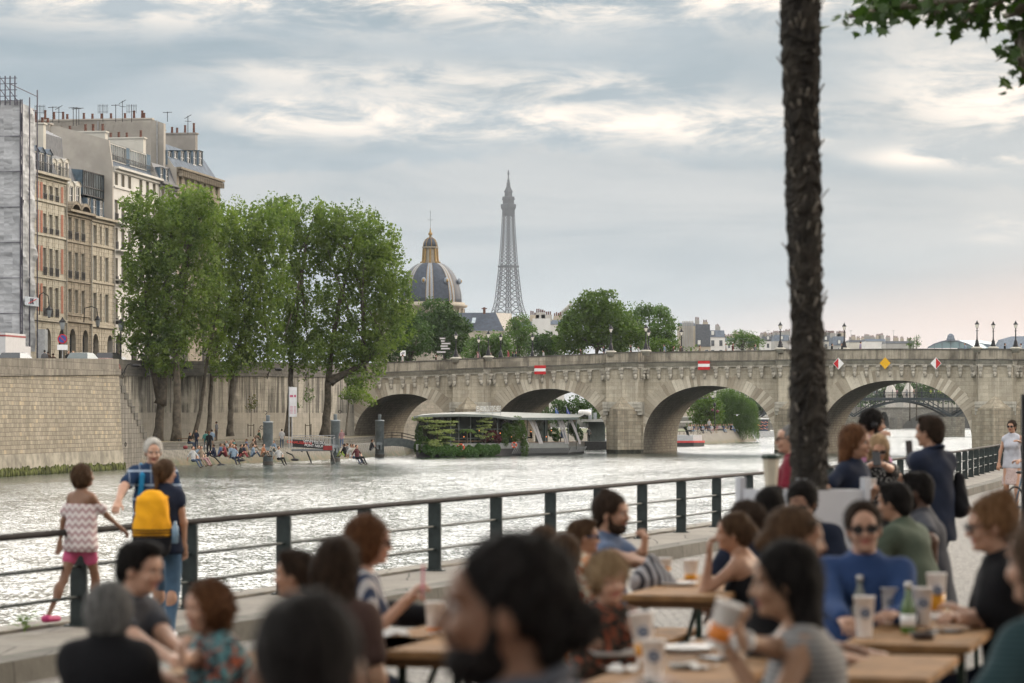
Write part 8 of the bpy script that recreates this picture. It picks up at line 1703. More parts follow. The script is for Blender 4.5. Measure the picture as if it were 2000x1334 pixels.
for px, ft, kd, yw, sh_, tr_, hc_, lb in FP: on_berge(px, ft, kd, yw, sh_, tr_, hc_, lb, G1, scale=random.uniform(.95, 1.05), skin=random.choice(('fair', 'fair', 'tan')))
bn_ = thing('bench', 'wooden bench under the trees by the recessed wall', 'bench', (XX(366, 268), 268, 1.75)); MB().box((-.9, -.25, .38), (.9, .25, .46)).build('seat', mat('bench_wood', (.12, .08, .05), .8), bn_); MB().box((-.8, -.2, 0), (-.7, .2, .38)).build('leg', ironm, bn_); MB().box((.7, -.2, 0), (.8, .2, .38)).build('leg', ironm, bn_)
for px, py, c, lb in ((362, 877, 'red', 'red and white bag on the paving left of the seated pair'), (421, 872, 'cream', 'pale bag lying in the seated group'), (401, 876, 'white', 'white bag beside the people sitting on the bank')):
 b_ = MB().ball((0, 0, .14), (.22, .16, .17), 8, 6).build('bag', fc(c)); D = rowD(py, px, 1.3); b_.location = (XX(px, D), D, 1.3); tag(b_, lb, 'bag')
for px, D, kd, yw, sh_, tr_, hc_, lb, dz in ((133, 233, 'lean', 3.5, 'black', 'black', 'dark', 'man in black leaning on the block-wall parapet', 0), (144.5, 233, 'lean', 2.8, 'light blue', 'grey', 'blond', 'blond person in pale blue leaning on the parapet', 0), (87, 231, 'stand', 0, 'grey', 'grey', 'black', 'person in dark grey with back turned on the quay street', 0), (94, 232, 'stand', .5, 'brown', 'black', 'dark', 'person half hidden behind the one in dark grey', -.1), (104, 232, 'stand', 0, 'brown', 'black', 'dark', 'person in brown with dark hair on the quay street', -.25)):
 far_person(kd, (XX(px, D), D, azt(D)-1.05+dz), yw, sh_, tr_, hc_, lb, 'people at the quay parapet', .98)
BPp = [(776, 'white'), (836, 'brown'), (924, 'pink'), (938, 'white'), (945, 'grey'), (984, 'red'), (988, 'black'), (993, 'navy'), (1048, 'white'), (1122, 'brown'), (1172, 'navy'), (1225, 'black'), (1236, 'white'), (1291, 'light blue'), (1304, 'brown'), (1318, 'brown'), (1356, 'tan'), (1412, 'white'), (1425, 'maroon'), (1465, 'grey'), (1617, 'black'), (1637, 'black'), (1676, 'lilac'), (1958, 'black'), (1990, 'white'), (1880, 'light blue')]
tops = {924: 688, 984: 691, 1172: 683, 1225: 680, 1291: 684, 1412: 679, 1425: 678, 1676: 669, 776: 701}
for px, c in BPp:
 s_ = S(px); d_ = 2.2 if px in tops else 3.5; far_person('stand', tuple(B(s_, d_, zt(s_)-1.2+(.25 if px in tops else .1))), random.choice((1.57, -1.57)), c, 'navy', random.choice(('dark', 'brown', 'black')), 'person in %s walking across the stone bridge' % c, 'people crossing the stone bridge', 1.03)
cols_ = ['white', 'navy', 'tan', 'black', 'light blue', 'cream', 'blue', 'grey', 'pink', 'brown', 'denim', 'white', 'black']
isld = [(1000+F*x/y, y) for x, y in ise[2:5]]
for i in range(30):
 px = 1345+i*4.55+random.uniform(-1, 1); D = float(np.interp(px, [a for a, b in isld], [b for a, b in isld]))+.2; c = cols_[(i*5) % 13]; c2 = cols_[(i*7+3) % 13]
 far_person('sit_slope', (XX(px, D), D, 1.9), math.pi+random.uniform(-.6, .9), c, c2, random.choice(('dark', 'brown', 'blond')), 'person in %s and %s sitting on the garden bank' % (c, c2 if c2 != 'denim' else 'denim'), 'crowd sitting on the garden bank', 1.05, random.choice(('fair', 'tan')))
far_person('stand', (XX(1385, 452), 452, 1.9), 3, 'white', 'brown', 'dark', 'person in white standing above the crowd on the garden bank', 'crowd sitting on the garden bank')
for px, c, lb in ((1038, 'black', 'diner in black behind the first curtains'), (1098, 'blue', 'diner in blue between the right-hand curtains'), (1103, 'light blue', 'diner in pale blue by the right-hand curtains'), (974, 'black', 'diner in black right of the red maple'), (943, 'grey', 'diner behind the pale shrub')):
 D = Dn(px)+1.2; far_person('sit_chair', (XX(px, D), D, 1.34), 1.5, c, 'black', 'dark', lb+' on the barge', 'diners on the barge')
far_person('stand', (XX(1150, 371), 371, 1.0), 0, 'grey', 'black', 'dark', 'person in grey standing on the covered landing behind the pier', None)
D = 612
for i, (px, c) in enumerate(((1712, 'black'), (1727, 'black'), (1818, 'yellow-green'), (1825, 'white'), (1829, 'yellow-green'), (1833, 'yellow-green'), (1838, 'yellow-green'), (1846, 'black'), (1709, 'light blue'), (1752, 'pink'), (1770, 'white'), (1785, 'tan'))):
 far_person('stand', (XX(px, D+1.5), D+1.5, zd+.25), random.uniform(0, 6), c, 'navy', 'dark', 'person in a %s top standing on the iron footbridge' % c.replace('yellow-green', 'hi-vis yellow'), 'people on the iron footbridge', 1.0)
# ================================================================ THE TERRACE: tables, people, drinks
TD = Vector((.25, .968, 0)); TN = Vector((.968, -.25, 0)); wood = mat('bench_varnish', (.25, .14, .064), .75, var=.28, scale=6, spec=.12); wedge = mat('table_edge', (.10, .055, .028), .8, spec=.1); leggr = mat('leg_green', (.02, .04, .032), .5, .3)
TG = 'beer tables on the cobbled terrace'
def table(px, D, L, lb, w=.5, h=.79, dirn=None):
 """near-left corner of the top at photo column px, distance D"""
 t_ = thing('beer_table', lb, 'table', (XX(px, D), D, 2.51), math.atan2(TD.y, TD.x)-math.pi/2 if dirn is None else dirn, TG)
 MB().box((0, 0, h-.03), (w, L, h)).build('table_top', wood, t_)
 for y in (.02, L-.05): MB().box((.02, y, h-.065), (w-.02, y+.03, h-.031)).build('table_apron', wedge, t_)
 for y in (.28, L-.28):
  s_ = 1 if y < 1 else -1; m_ = MB()
  for x in (.06, w-.06): m_.bar((x, y, 0), (x, y, h-.05), .03)
  m_.bar((.06, y, .05), (w-.06, y, .05), .03); m_.bar((.06, y, .45), (w-.06, y, .45), .025); m_.bar((w/2, y, .45), (w/2, y+s_*.45, h-.06), .02); m_.bar((.06, y, .08), (w-.06, y, .42), .015); m_.bar((w-.06, y, .08), (.06, y, .42), .015); m_.build('leg_frame', leggr, t_)
 return t_
def bench(px, D, L, lb, dirn=None):
 t_ = thing('beer_bench', lb, 'bench', (XX(px, D), D, 2.51), math.atan2(TD.y, TD.x)-math.pi/2 if dirn is None else dirn, 'benches beside the beer tables')
 MB().box((0, 0, .44), (.26, L, .47)).build('bench_top', wood, t_)
 for y in (.3, L-.3): MB().bar((.04, y, 0), (.04, y, .44), .025).bar((.22, y, 0), (.22, y, .44), .025).bar((.04, y, .06), (.22, y, .06), .025).bar((.04, y, .3), (.22, y, .3), .02).build('leg_frame', leggr, t_)
 return t_
table(640, 11.5, 2.1, 'wooden beer table with two cups behind the cropped dark head, left centre'); table(1215, 15.0, 2.0, 'wooden beer table under the woven bag, farthest along the row'); table(1645, 11.8, 2.2, 'wooden beer table crowded with pale cups and bottles at the right'); table(1130, 10.0, 2.1, 'wooden beer table at the bottom centre before the curly blond woman'); table(290, 10.4, 1.9, 'wooden beer table corner between the grey bob and the curly auburn hair')
table(1625, 10.3, 1.0, 'bare corner of a beer table right of the striped tank top', .33)
bench(560, 11.3, 2.1, 'wooden bench left of the two-cup table'); bench(900, 11.9, 2.1, 'wooden bench right of the two-cup table'); bench(1480, 15.2, 2.0, 'wooden bench behind the woman resting her cheek'); bench(1130, 15.3, 2, 'wooden bench left of the farthest beer table'); bench(1930, 12.6, 2.2, 'wooden bench under the woman in the black T-shirt')
bench(1500, 12.2, 2.2, 'wooden bench left of the table crowded with cups'); bench(1790, 17.5, 1.6, 'wooden bench under the man in the green shirt'); bench(1480, 9.8, 2.0, 'wooden bench under the woman in the striped tank top'); bench(1040, 10.2, 2, 'wooden bench left of the bottom centre table')
cupm, t, p = newmat('frosted_cup'); p.inputs['Base Color'].default_value = (.95, .92, .90, 1); p.inputs['Roughness'].default_value = .35; tr = t.n.new('ShaderNodeBsdfTranslucent'); tr.inputs[0].default_value = (.8, .74, .70, 1); ms = t.n.new('ShaderNodeMixShader'); ms.inputs[0].default_value = .2; t.l.new(p.outputs[0], ms.inputs[1]); t.l.new(tr.outputs[0], ms.inputs[2]); t.l.new(ms.outputs[0], t.n['Material Output'].inputs[0])
beer = mat('beer_amber', (.60, .26, .02), .25, var=.1, emit=None); oran = mat('spritz_orange', (.65, .20, .03), .25, var=.1); bluel = mat('cup_logo', (.12, .16, .24), .5)
def cup(px, yb, D, lb, h=.15, r=.042, fill=0, fm=None, tilt=None, logo=False, z=None, grp='plastic cups on the beer tables'):
 P = W(px, yb, D) if z is None else Vector((XX(px, D), D, z)); t_ = thing('plastic_cup', lb, 'cup', P, 0, grp)
 if tilt: t_.rotation_euler = tilt
 MB().lathe([(r*.70, 0), (r*.72, .004), (r, h), (r*1.04, h), (r*1.04, h+.004), (r*.95, h), (r*.66, .01)], 20).build('cup_wall', cupm, t_, True)
 if fill: MB().lathe([(r*.715, .006), (r*(.72+.28*fill)+.0012, h*fill)], 20).build('drink', fm or beer, t_, True)
 if logo: m_ = MB(); m_.tube([Vector((.40*r*math.cos(a), -r*.94, h*.62+.40*r*math.sin(a))) for a in np.linspace(0, 6.28, 16)], .004, 5, False); m_.box((-.012, -r*1.0, h*.58), (.012, -r*.93, h*.66)); m_.build('cup_logo', bluel, t_)
 return t_
TT = 2.51+.79
cup(1688, 0, 12.1, 'tall pale cup nearest the front edge of the crowded table', .165, .043, z=TT, logo=True); cup(1740, 0, 12.9, 'pale cup with a faint blue mark behind the frontmost cup', .155, .043, z=TT, logo=True); cup(1801, 0, 12.8, 'pale cup between the clear bottle and the amber beer', .16, .044, z=TT, logo=True); cup(1829, 0, 13.4, 'tall cup of amber beer with a blue round mark', .19, .045, .55, beer, z=TT, logo=True)
cup(716, 0, 12.0, 'cup with an orange drink in front of the sunglasses woman', .13, .040, .4, oran, z=TT); cup(849, 0, 12.3, 'white cup with an orange foot at the end of the left table', .13, .040, .22, oran, z=TT)
cup(1297, 0, 16.5, 'small cup of beer at the far end of the row, left', .11, .042, .6, beer, z=TT); cup(1349, 0, 16.1, 'small half-full cup of beer by the resting elbow', .12, .042, .4, beer, z=TT)
cup(1276, 0, 10.2, 'empty white cup at the bottom edge of the picture', .13, .042, z=TT, logo=True); cup(1422, 0, 11.1, 'short white cup beside the bare forearm at the bottom', .08, .04, z=TT)
bot = glass('bottle_glass', (.10, .11, .10), .06); botg = glass('bottle_green', (.05, .10, .02), .08); cap_ = mat('bottle_cap', (.55, .53, .50), .3, .6)
for px, D, m_, lb in ((1679, 12.9, bot, 'clear glass bottle with a silver cap, left of the pair'), (1774, 12.35, botg, 'greenish glass bottle with a silver cap, right of the pair')):
 t_ = thing('glass_bottle', lb, 'bottle', (XX(px, D), D, TT)); MB().lathe([(.030, 0), (.032, .01), (.032, .10), (.026, .13), (.013, .16), (.012, .19)], 16).build('bottle_body', m_, t_, True); MB().lathe([(.015, .185), (.016, .205), (.010, .212)], 12).build('bottle_cap', cap_, t_, True); MB().lathe([(.0325, .03), (.0325, .08)], 16).build('bottle_label', whi, t_, True)
def dish(px, D, r, h, m_, lb, nm='dish', z=TT): t_ = thing(nm, lb, nm.replace('_', ' '), (XX(px, D), D, z)); MB().lathe([(r*.7, 0), (r, h), (r*.93, h), (r*.65, .006)], 24).build('dish_body', m_, t_, True); return t_
dk = mat('dark_ceramic', (.05, .035, .03), .4); dish(1803, 12.0, .055, .03, dk, 'small dark bowl at the front edge of the crowded table', 'bowl'); dish(708, 11.8, .055, .03, dk, 'small dark bowl beside the orange drink on the left table', 'bowl'); pw = mat('plate_white', (.66, .64, .62), .35, var=.05)
dish(1880, 13.0, .11, .02, pw, 'pale plate by the elbow of the ginger-haired woman', 'plate'); dish(1327, 15.8, .10, .02, pw, 'white plate on the farthest beer table', 'plate'); dish(1340, 11.4, .12, .02, pw, 'white plate behind the watch-wearing forearm', 'plate'); dish(1200, 11.2, .10, .02, pw, 'plate left of the beer-holding hand', 'plate')
t_ = MB().box((-.09, -.12, 0), (.09, .12, .012)).build('folded_menu', pw); t_.location = (XX(1862, 13.2), 13.2, TT+.002); t_.rotation_euler = (0, 0, .3); tag(t_, 'folded white menu lying left of the pale plate', 'menu')
nap = mat('napkin', (.62, .60, .58), .9); rr = random.Random(4)
for px, D, lb in ((1360, 10.6, 'crumpled white napkin left of the watch-wearing forearm'), (1215, 10.5, 'crumpled white napkin under the lifted beer'), (1765, 12.9, 'crumpled white napkin between the cups on the right table'), (770, 12.2, 'crumpled white napkin in the middle of the left table')):
 m_ = MB(); n_ = 7; vs = [(x*.02-.06, y*.02-.06, max(0, rr.gauss(.008, .008))) for y in range(n_) for x in range(n_)]; m_.add(vs, [(y*n_+x, y*n_+x+1, (y+1)*n_+x+1, (y+1)*n_+x) for y in range(n_-1) for x in range(n_-1)]); o_ = m_.build('napkin', nap, None, True); o_.location = (XX(px, D), D, TT+.004); o_.rotation_euler = (0, 0, rr.uniform(0, 3)); tag(o_, lb, 'napkin')
for px, D, lb in ((1395, 11.0, 'black phone lying face up on the bottom centre table'), (1845, 12.4, 'black phone lying by the ginger-haired woman\'s hand'), (745, 12.9, 'black phone lying on the left table by the orange drink')):
 o_ = MB().box((-.036, -.072, 0), (.036, .072, .009)).build('smartphone', mat('phone_black', (.01, .01, .012), .2)); o_.location = (XX(px, D), D, TT+.002); o_.rotation_euler = (0, 0, rr.uniform(0, 3)); tag(o_, lb, 'phone')
dish(1330, 10.6, .045, .02, mat('tin', (.35, .34, .32), .35, .5), 'small tin ashtray on the bottom centre table', 'ashtray')
pl_ = thing('white_planter', 'tall white wooden planter box around the foot of the palm', 'planter', (XX(1568, 19.45), 19.45, 2.53), math.radians(38)); wp_ = mat('planter_white', (.55, .56, .60), .55, var=.06, scale=2)
for k in range(4): MB().box((-.27, -.29, .0), (.27, -.265, 1.19)).xf(Matrix.Rotation(k*math.pi/2, 4, 'Z')).build('side_panel', wp_, pl_)
for k in range(4): MB().box((-.31, -.31, 0), (-.262, -.262, 1.27)).xf(Matrix.Rotation(k*math.pi/2, 4, 'Z')).build('corner_post', wp_, pl_)
MB().box((-.262, -.262, 1.05), (.262, .262, 1.12)).build('soil', soil, pl_)
ln = thing('terrace_lantern', 'cream lantern with a dark green lid left of the palm', 'lantern', (XX(1506, 22), 22, ground_z(XX(1506, 22), 22))); cr = mat('lantern_cream', (.50, .45, .36), .5); zt_ = ZZ(888, 22)-ln.location.z
MB().lathe([(.042, zt_-.26), (.062, zt_-.03)], 6).build('lantern_glass', cr, ln); MB().lathe([(.072, zt_-.03), (.072, zt_-.005), (.05, zt_+.005)], 6).build('lantern_lid', leggr, ln); MB().tube([(0, 0, 0), (0, 0, zt_-.26)], .03, 8).build('post', cr, ln)
ps = thing('edge_post', 'dark metal post cut off by the right edge of the picture', 'post', (XX(2001, 30), 30, ground_z(XX(2001, 30), 30))); MB().box((-.03, -.03, 0), (.03, .03, ZZ(770, 30)-ps.location.z)).build('post', ironm, ps); MB().box((-.07, -.07, 0), (.07, .07, .02)).build('base_plate', ironm, ps)
def blobobj(name, lb, cat, S_, h, m_, noise=None, parent=None):
 o = sdf_obj(name, [S_.mesh(h, noise)], [m_], parent); return tag(o, lb, cat) if parent is None else o
wb = W(1279, 1128, 15.9); blobobj('woven_bag', 'black and white woven bag standing on the farthest table', 'bag', SDF().cap(wb+Vector((-.06, 0, -.02)), wb+Vector((.06, 0, -.06)), .075, .07, (0, 1, 0), .9, .03).cap(wb+Vector((-.02, 0, .08)), wb, .04, .09, None, 1, .05), .008, cloth('woven', (.05, .05, .06), (.38, .38, .40), 'vstripe', 160), wrinkle(.004, 30, 3))
bb = W(812, 1185, 13.2); blobobj('black_bag', 'black handbag lying at the end of the left table', 'bag', SDF().cap(bb+Vector((-.1, 0, -.03)), bb+Vector((.1, 0, -.05)), .06, .05, (0, 1, 0), 1.2, .03), .008, cloth('bag_black', (.012, .012, .015)), wrinkle(.005, 25, 4))
bk_ = thing('bicycle', 'bicycle mostly cut off by the right edge, held by a person in black', 'bicycle', (XX(2018, 50), 50.3, ground_z(XX(2018, 50), 50)), .9)
for x in (-.52, .52):
 wv = MB().tube([Vector((x+.33*math.cos(a), 0, .35+.33*math.sin(a))) for a in np.linspace(0, 2*math.pi, 29)], .018, 6, False)
 wo = wv.build('wheel', mat('tyre', (.02, .02, .02), .8), bk_, True); sp_ = MB(); [sp_.bar((x, 0, .35), (x+.32*math.cos(a), 0, .35+.32*math.sin(a)), .004) for a in np.linspace(0, 2*math.pi, 17)[:-1]]; sp_.build('spokes', gal, wo)
MB().tube([(-.52, 0, .35), (-.3, 0, .82), (.35, 0, .86), (.0, 0, .32), (-.3, 0, .82)], .016, 6).tube([(-.52, 0, .35), (0, 0, .32)], .014, 6).tube([(.52, 0, .35), (.38, 0, .95)], .016, 6).build('frame', mat('bike_blue', (.05, .09, .13), .4), bk_, True); MB().tube([(.30, -.28, 1.0), (.38, 0, .98), (.30, .28, 1.0)], .013, 6).build('handlebar', dkmetal, bk_, True); MB().ball((-.33, 0, .92), (.13, .06, .03)).build('saddle', dkmetal, bk_, True)
navy = cloth('navy_cloth', (.010, .014, .028), (.016, .022, .042)); blackc = cloth('black_cloth', (.008, .008, .010)); jeans = cloth('jeans', (.045, .085, .14), (.07, .12, .18)); dkj = cloth('dark_jeans', (.012, .018, .035)); shoe_w = mat('shoe_grey', (.35, .35, .36), .6); shoe_d = mat('shoe_dark', (.03, .03, .03), .6); khaki = cloth('khaki', (.20, .14, .08)); greyt = cloth('grey_tee', (.055, .058, .070));
def world(J, v): return Vector(J['root'].matrix_basis @ Vector(tuple(v)))
J = person('girl in a white and pink zigzag blouse and pink shorts walking on the pavement', 163, 26, yaw=-.55, lean=.03, head=(-.5, .1, 0), top=910, female=True, skin='brown', hair='curlybob', hc='brown', shirt=cloth('zigzag', (.62, .56, .55), (.36, .24, .25), 'zigzag', 95), sleeve='off', pants=(cloth('pink_shorts', (.50, .10, .20)), .22), shoes=mat('sandal_pink', (.45, .04, .15), .5), fr=(.03, .22, .10), fl=(-.10, -.42, .16), kneel=(0, 1, 0), hr=('w', 250, 1045, 26.2), er=(.3, -.3, -1), hl=(-.32, -.05, .72), zg=PAVZ, res=.010, build=.85)
J = person('white-haired man in a navy plaid shirt with blue straps gripping the railing', 299, 27.6, yaw=3.35, lean=.05, head=(.0, -.2, 0), top=858, skin='fair', hair='receding', hc='white', shirt=cloth('plaid', (.014, .032, .075), (.30, .36, .44), 'plaid', 48), pants=jeans, shoes=shoe_w, hr=('w', 213, 1012, 27.0), er=(1, .2, -.3), hl=(-.30, .10, .80), zg=PAVZ, res=.011, build=1.12)
Pm = SDF(); q = J
for e in (-1, 1): Pm.cap(q['sh']+q['lat']*.105*e+q['fw']*.125*q['s']-q['td']*.02, q['sh']+q['lat']*.135*e+q['fw']*.15*q['s']-q['td']*.30, .020, .020, (1, 0, 0), 1.3, .01); Pm.cap(q['sh']+q['lat']*.105*e+q['fw']*.125*q['s']-q['td']*.02, q['sh']+q['lat']*.10*e-q['fw']*.08+q['td']*.065, .020, .02, None, 1, .01)
sdf_obj('rucksack_strap', [Pm.mesh(.008)], [cloth('strap_blue', (.02, .17, .33))], q['root'])
J = person('woman with tied brown hair and jeans seen from behind, wearing a yellow backpack', 324, 25, yaw=-.15, head=(-.5, 0, 0), top=900, female=True, skin='tan', hair='pony', hc='brown', shirt=navy, sleeve='cap', pants=jeans, shoes=shoe_w, hr=('w', 366, 1125, 25.0), er=(1, -.4, -.2), hl=(-.22, .25, .95), fl=(-.10, .25, .08), fr=(.10, -.15, .08), zg=PAVZ, res=.011, build=1.05)
R0 = W(297, 1030, 24.72); rm_ = cloth('backpack_yellow', (.72, .34, .015), (.62, .28, .012)); pk = thing('backpack', 'bright yellow backpack with a dark base and black stripes on the woman\'s back', 'backpack', R0, -.15+.22)
S_ = SDF().cap((0, 0, .20), (0, 0, -.06), .105, .135, (1, 0, 0), 1.22, .03).cap((.0, -.03, .28), (0, .02, .27), .03, .03, (1, 0, 0), 2.0, .03).cut((0, 0, -1), (0, 0, -.08)); sdf_obj('backpack_body', [S_.mesh(.009, wrinkle(.004, 22, 5))], [rm_], pk)
S_ = SDF().cap((0, 0, -.08), (0, 0, -.15), .135, .125, (1, 0, 0), 1.24, .03).cut((0, 0, 1), (0, 0, -.078)); sdf_obj('backpack_base', [S_.mesh(.009, wrinkle(.004, 22, 5))], [cloth('bag_black', (.012, .012, .015))], pk)
for z in (-.02, -.045, -.07):
 m_ = MB(); m_.tube([Vector((.167*math.cos(a), .140*math.sin(a), z)) for a in np.linspace(-3.0, -.1, 14)], .006, 5, False); m_.build('black_stripe', blackc, pk)
for e in (-1, 1): MB().tube([(e*.09, .06, .20), (e*.10, .11, .245), (e*.12, .17, .24), (e*.14, .22, .14)], [.016, .018, .018, .016], 8).build('shoulder_strap', rm_, pk, True)
MB().lathe([(.028, -.13), (.030, 0), (.014, .03), (.014, .05)], 12, (.19, -.04, .0)).build('water_bottle', glass('water_blue', (.10, .16, .22), .1), pk, True)
J = person('burgundy-shirted man with glasses and thin hair half hidden left of the palm', 1542, 24.5, yaw=1.5, head=(0, -.05, 0), top=830, skin='fair', hair='buzz', hc='grey', shirt=cloth('burgundy', (.17, .018, .032)), pants=dkj, shoes=shoe_d, glasses=('clear', dkmetal), beard=None, build=1.1, hr=(.2, .15, 1.0), hl=(-.2, .2, .95))
J = person('long-haired woman in a dark navy polo standing before the white planter', 1672, 21.5, yaw=-2.15, head=(.15, -.08, 0), top=833, female=True, skin='tan', hair='longside', hc='auburn', shirt=navy, collar=True, sleeve='short', pants=navy, shoes=shoe_d, hl=('w', 1708, 960, 21.3), el=(-.6, -.6, -.6), hr=('w', 1645, 1010, 21.3), er=(1, -.3, 0), hem=.12)
cup(1704, 955, 21.25, 'small white cup held by the woman in the dark polo', .07, .03, grp=None)
J = person('pink-shirted bearded man with headphones walking behind the railing group', 1706, 29, yaw=-1.45, head=(-.1, -.05, 0), top=803, skin='tan', hair='curly', hc='black', beard='black', shirt=cloth('pink_shirt', (.46, .20, .34)), sleeve='short', pants=cloth('grey_trousers', (.10, .11, .13)), shoes=shoe_d, hr=(.15, .35, 1.1), hl=('w', 1724, 848, 28.6), hscale=.92)
q = J; m_ = MB(); Pq = lambda x, y, z: q['hc']+q['Ra']@np.array([x, y, z])*q['s']*.92
m_.tube([Pq(.085*math.cos(a), -.01, .03+.115*math.sin(a)) for a in np.linspace(0, math.pi, 13)], .009, 6);
for e in (-1, 1): m_.ball(tuple(Pq(e*.098, -.005, -.005)), (.03, .036, .036), 8, 6)
m_.build('headphones', dkmetal, q['root'], True)
J = person('blond woman in sunglasses and a dotted black dress looking at her phone', 1716, 26.5, yaw=3.1, head=(0, -.35, 0), top=850, female=True, skin='fair', hair='long', hc='blond', glasses=('sun', dkmetal), shirt=cloth('dotted', (.012, .012, .014), (.45, .44, .42), 'dots', 42), skirt=(cloth('dotted', (.012,)*3), .42), hr=('w', 1705, 905, 26.0), hl=('w', 1722, 905, 26.0), er=(1, -.2, -.8), el=(-1, -.2, -.8), shoes=shoe_d)
ph = mat('phone_black', (.01, .01, .012), .2); t_ = MB().box((-.036, -.005, -.07), (.036, .005, .07)).build('smartphone', ph); t_.location = W(1712, 896, 25.95); t_.rotation_euler = (-.6, 0, 0); tag(t_, 'black smartphone in the blond woman\'s hands', 'phone')
J = person('tall man in a black-navy shirt photographing with his phone, back to the camera', 1815, 23.3, yaw=.75, head=(.25, -.05, 0), top=815, skin='tan', hair='short', hc='dark', shirt=navy, collar=True, pants=dkj, shoes=shoe_d, hl=('w', 1773, 893, 24.1), el=(-1, -.1, -.9), hr=('w', 1790, 905, 24.2), er=(1, .2, -.9), build=1.12, hem=.10)
t_ = MB().box((-.036, -.005, -.07), (.036, .005, .07)).build('smartphone', ph); t_.location = W(1776, 877, 24.15); t_.rotation_euler = (-.1, 0, .7); tag(t_, 'black smartphone raised by the tall man at the railing', 'phone')
bb = W(1872, 958, 23.4); blobobj('shoulder_bag', 'black shoulder bag hanging behind the tall man\'s hip', 'bag', SDF().cap(bb+Vector((0, 0, .10)), bb+Vector((.01, 0, -.13)), .045, .085, (0, 1, 0), 1.2, .03), .010, cloth('bag_black', (.012, .012, .015)), wrinkle(.005, 25, 4))
J = person('woman in sunglasses, white tank top and patterned skirt far along the railing', 1976, 61, yaw=2.85, head=(-.2, 0, 0), top=822, female=True, skin='tan', hair='bun', hc='dark', glasses=('sun', dkmetal), shirt=cloth('white_tank', (.42, .43, .48)), sleeve='none', skirt=(cloth('skirt_pat', (.42, .33, .31), (.25, .17, .16), 'dots', 30), .42), shoes=shoe_d, hl=('w', 1990, 862, 60.6), hr=(.25, .1, .9), res=.014)
J = person('person in a black T-shirt leaning on a bicycle at the right edge', 2020, 49, yaw=1.9, lean=.45, top=850, skin='tan', hair='short', hc='dark', shirt=blackc, pants=jeans, shoes=shoe_d, hl=('w', 1972, 903, 49.3), hr=('w', 1985, 903, 48.7), res=.014)
def seat(lb, px, D, top, yaw, **k): return person(lb, px, D, yaw=yaw, pose='sit', top=top, zg=2.51 if D < 17 else ground_z(XX(px, D), D), **k)
seat('dark-skinned man in a grey T-shirt with his elbow out, behind the green shirt', 1789, 19.5, 925, 1.35, lean=.15, skin='dark', hair='short', hc='black', shirt=greyt, pants=dkj, shoes=shoe_d, hr=(.12, .35, .85), hl=(-.38, -.02, .72), el=(-1, -.3, .2), head=(0, -.1, 0), beard='black')
seat('black-haired man in an olive green shirt with his back turned, khaki shorts', 1746, 18.3, 945, .95, lean=.28, skin='tan', hair='short', hc='black', shirt=cloth('olive_green', (.075, .095, .070)), pants=(khaki, .42), shoes=shoe_w, hl=(-.12, .42, .82), hr=(.12, .42, .80), head=(.1, -.1, 0), build=1.1, hem=.12)
seat('young black-haired man in navy looking down beside the planter', 1567, 18, 940, 2.75, lean=.15, skin='fair', hair='fringe', hc='black', shirt=navy, pants=dkj, head=(0, -.35, 0), glasses=('clear', dkmetal), hr=(.12, .38, .8), hl=(-.12, .38, .8))
seat('black-haired person in navy with back turned left of the planter', 1507, 17.6, 955, -.2, lean=.1, skin='fair', hair='short', hc='black', shirt=navy, pants=dkj, head=(-.4, 0, 0), hr=(.15, .35, .8), hl=(-.15, .35, .8))
seat('dark curly-haired person in navy left of the row by the planter', 1455, 17, 985, .5, lean=.15, skin='olive', hair='puff', hc='dark', shirt=navy, pants=dkj, hr=(.15, .35, .8), hl=(-.15, .35, .8))
J = seat('young man with a small topknot and blue-grey shirt raising one finger', 1195, 17.2, 965, -1.95, lean=.05, skin='tan', hair='topknot', hc='dark', beard='dark', shirt=cloth('bluegrey_shirt', (.10, .135, .22)), collar=True, pants=dkj, head=(-.05, -.05, 0), hl=('w', 1258, 1072, 16.9), el=(-.5, .1, -1), hr=('w', 1250, 1095, 16.6), fingers=(.8, 1.1), hdirl=(.0, .1, 1))
seat('person in blue sunglasses and an orange scarf facing right', 1140, 15.6, 1018, -1.45, lean=.08, female=True, skin='tan', hair='short', hc='brown', glasses=('sun', mat('frame_blue', (.03, .14, .30), .4)), shirt=cloth('orange_scarf', (.46, .14, .03), (.55, .50, .40), 'floral', 20), neckline=-.03, pants=dkj, hr=(.1, .35, .8), hl=(-.1, .35, .8))
seat('brown-haired person mostly hidden behind the big bearded head', 1063, 15.2, 1032, -.2, lean=.1, skin='tan', hair='bob', hc='brown', shirt=greyt, pants=dkj)
seat('second brown-haired person hidden behind the big bearded head, lower', 1100, 14.2, 1060, .2, lean=.15, skin='tan', hair='bob', hc='brown', shirt=cloth('orange_scarf', (.46, .14, .03)), pants=dkj)
J = seat('bare-shouldered woman in a black top resting her cheek on her hand', 1432, 15.4, 1003, 1.25, lean=.30, female=True, skin='tan', hair='bun', hc='brown', shirt=blackc, sleeve='strap', pants=blackc, hr=(.16, .36, .84), hl=('w', 1386, 1082, 15.25), el=(-.2, .4, -1), head=(.25, -.05, -.15), hdirl=(0, 0, 1), fingers=(.5, .9))
J = seat('heavy man in sunglasses and a blue shirt facing the camera', 1687, 13.0, 985, 3.0, lean=-.02, skin='fair', hair='receding', hc='dark', glasses=('sun', dkmetal), shirt=cloth('blue_shirt', (.024, .050, .135), (.034, .068, .17)), sleeve='long', pants=dkj, head=(.08, -.03, .05), build=1.12, collar=True, hr=('w', 1650, 1210, 12.6), hl=('w', 1742, 1200, 12.6), er=(.5, -.3, -1), el=(-.5, -.3, -1))
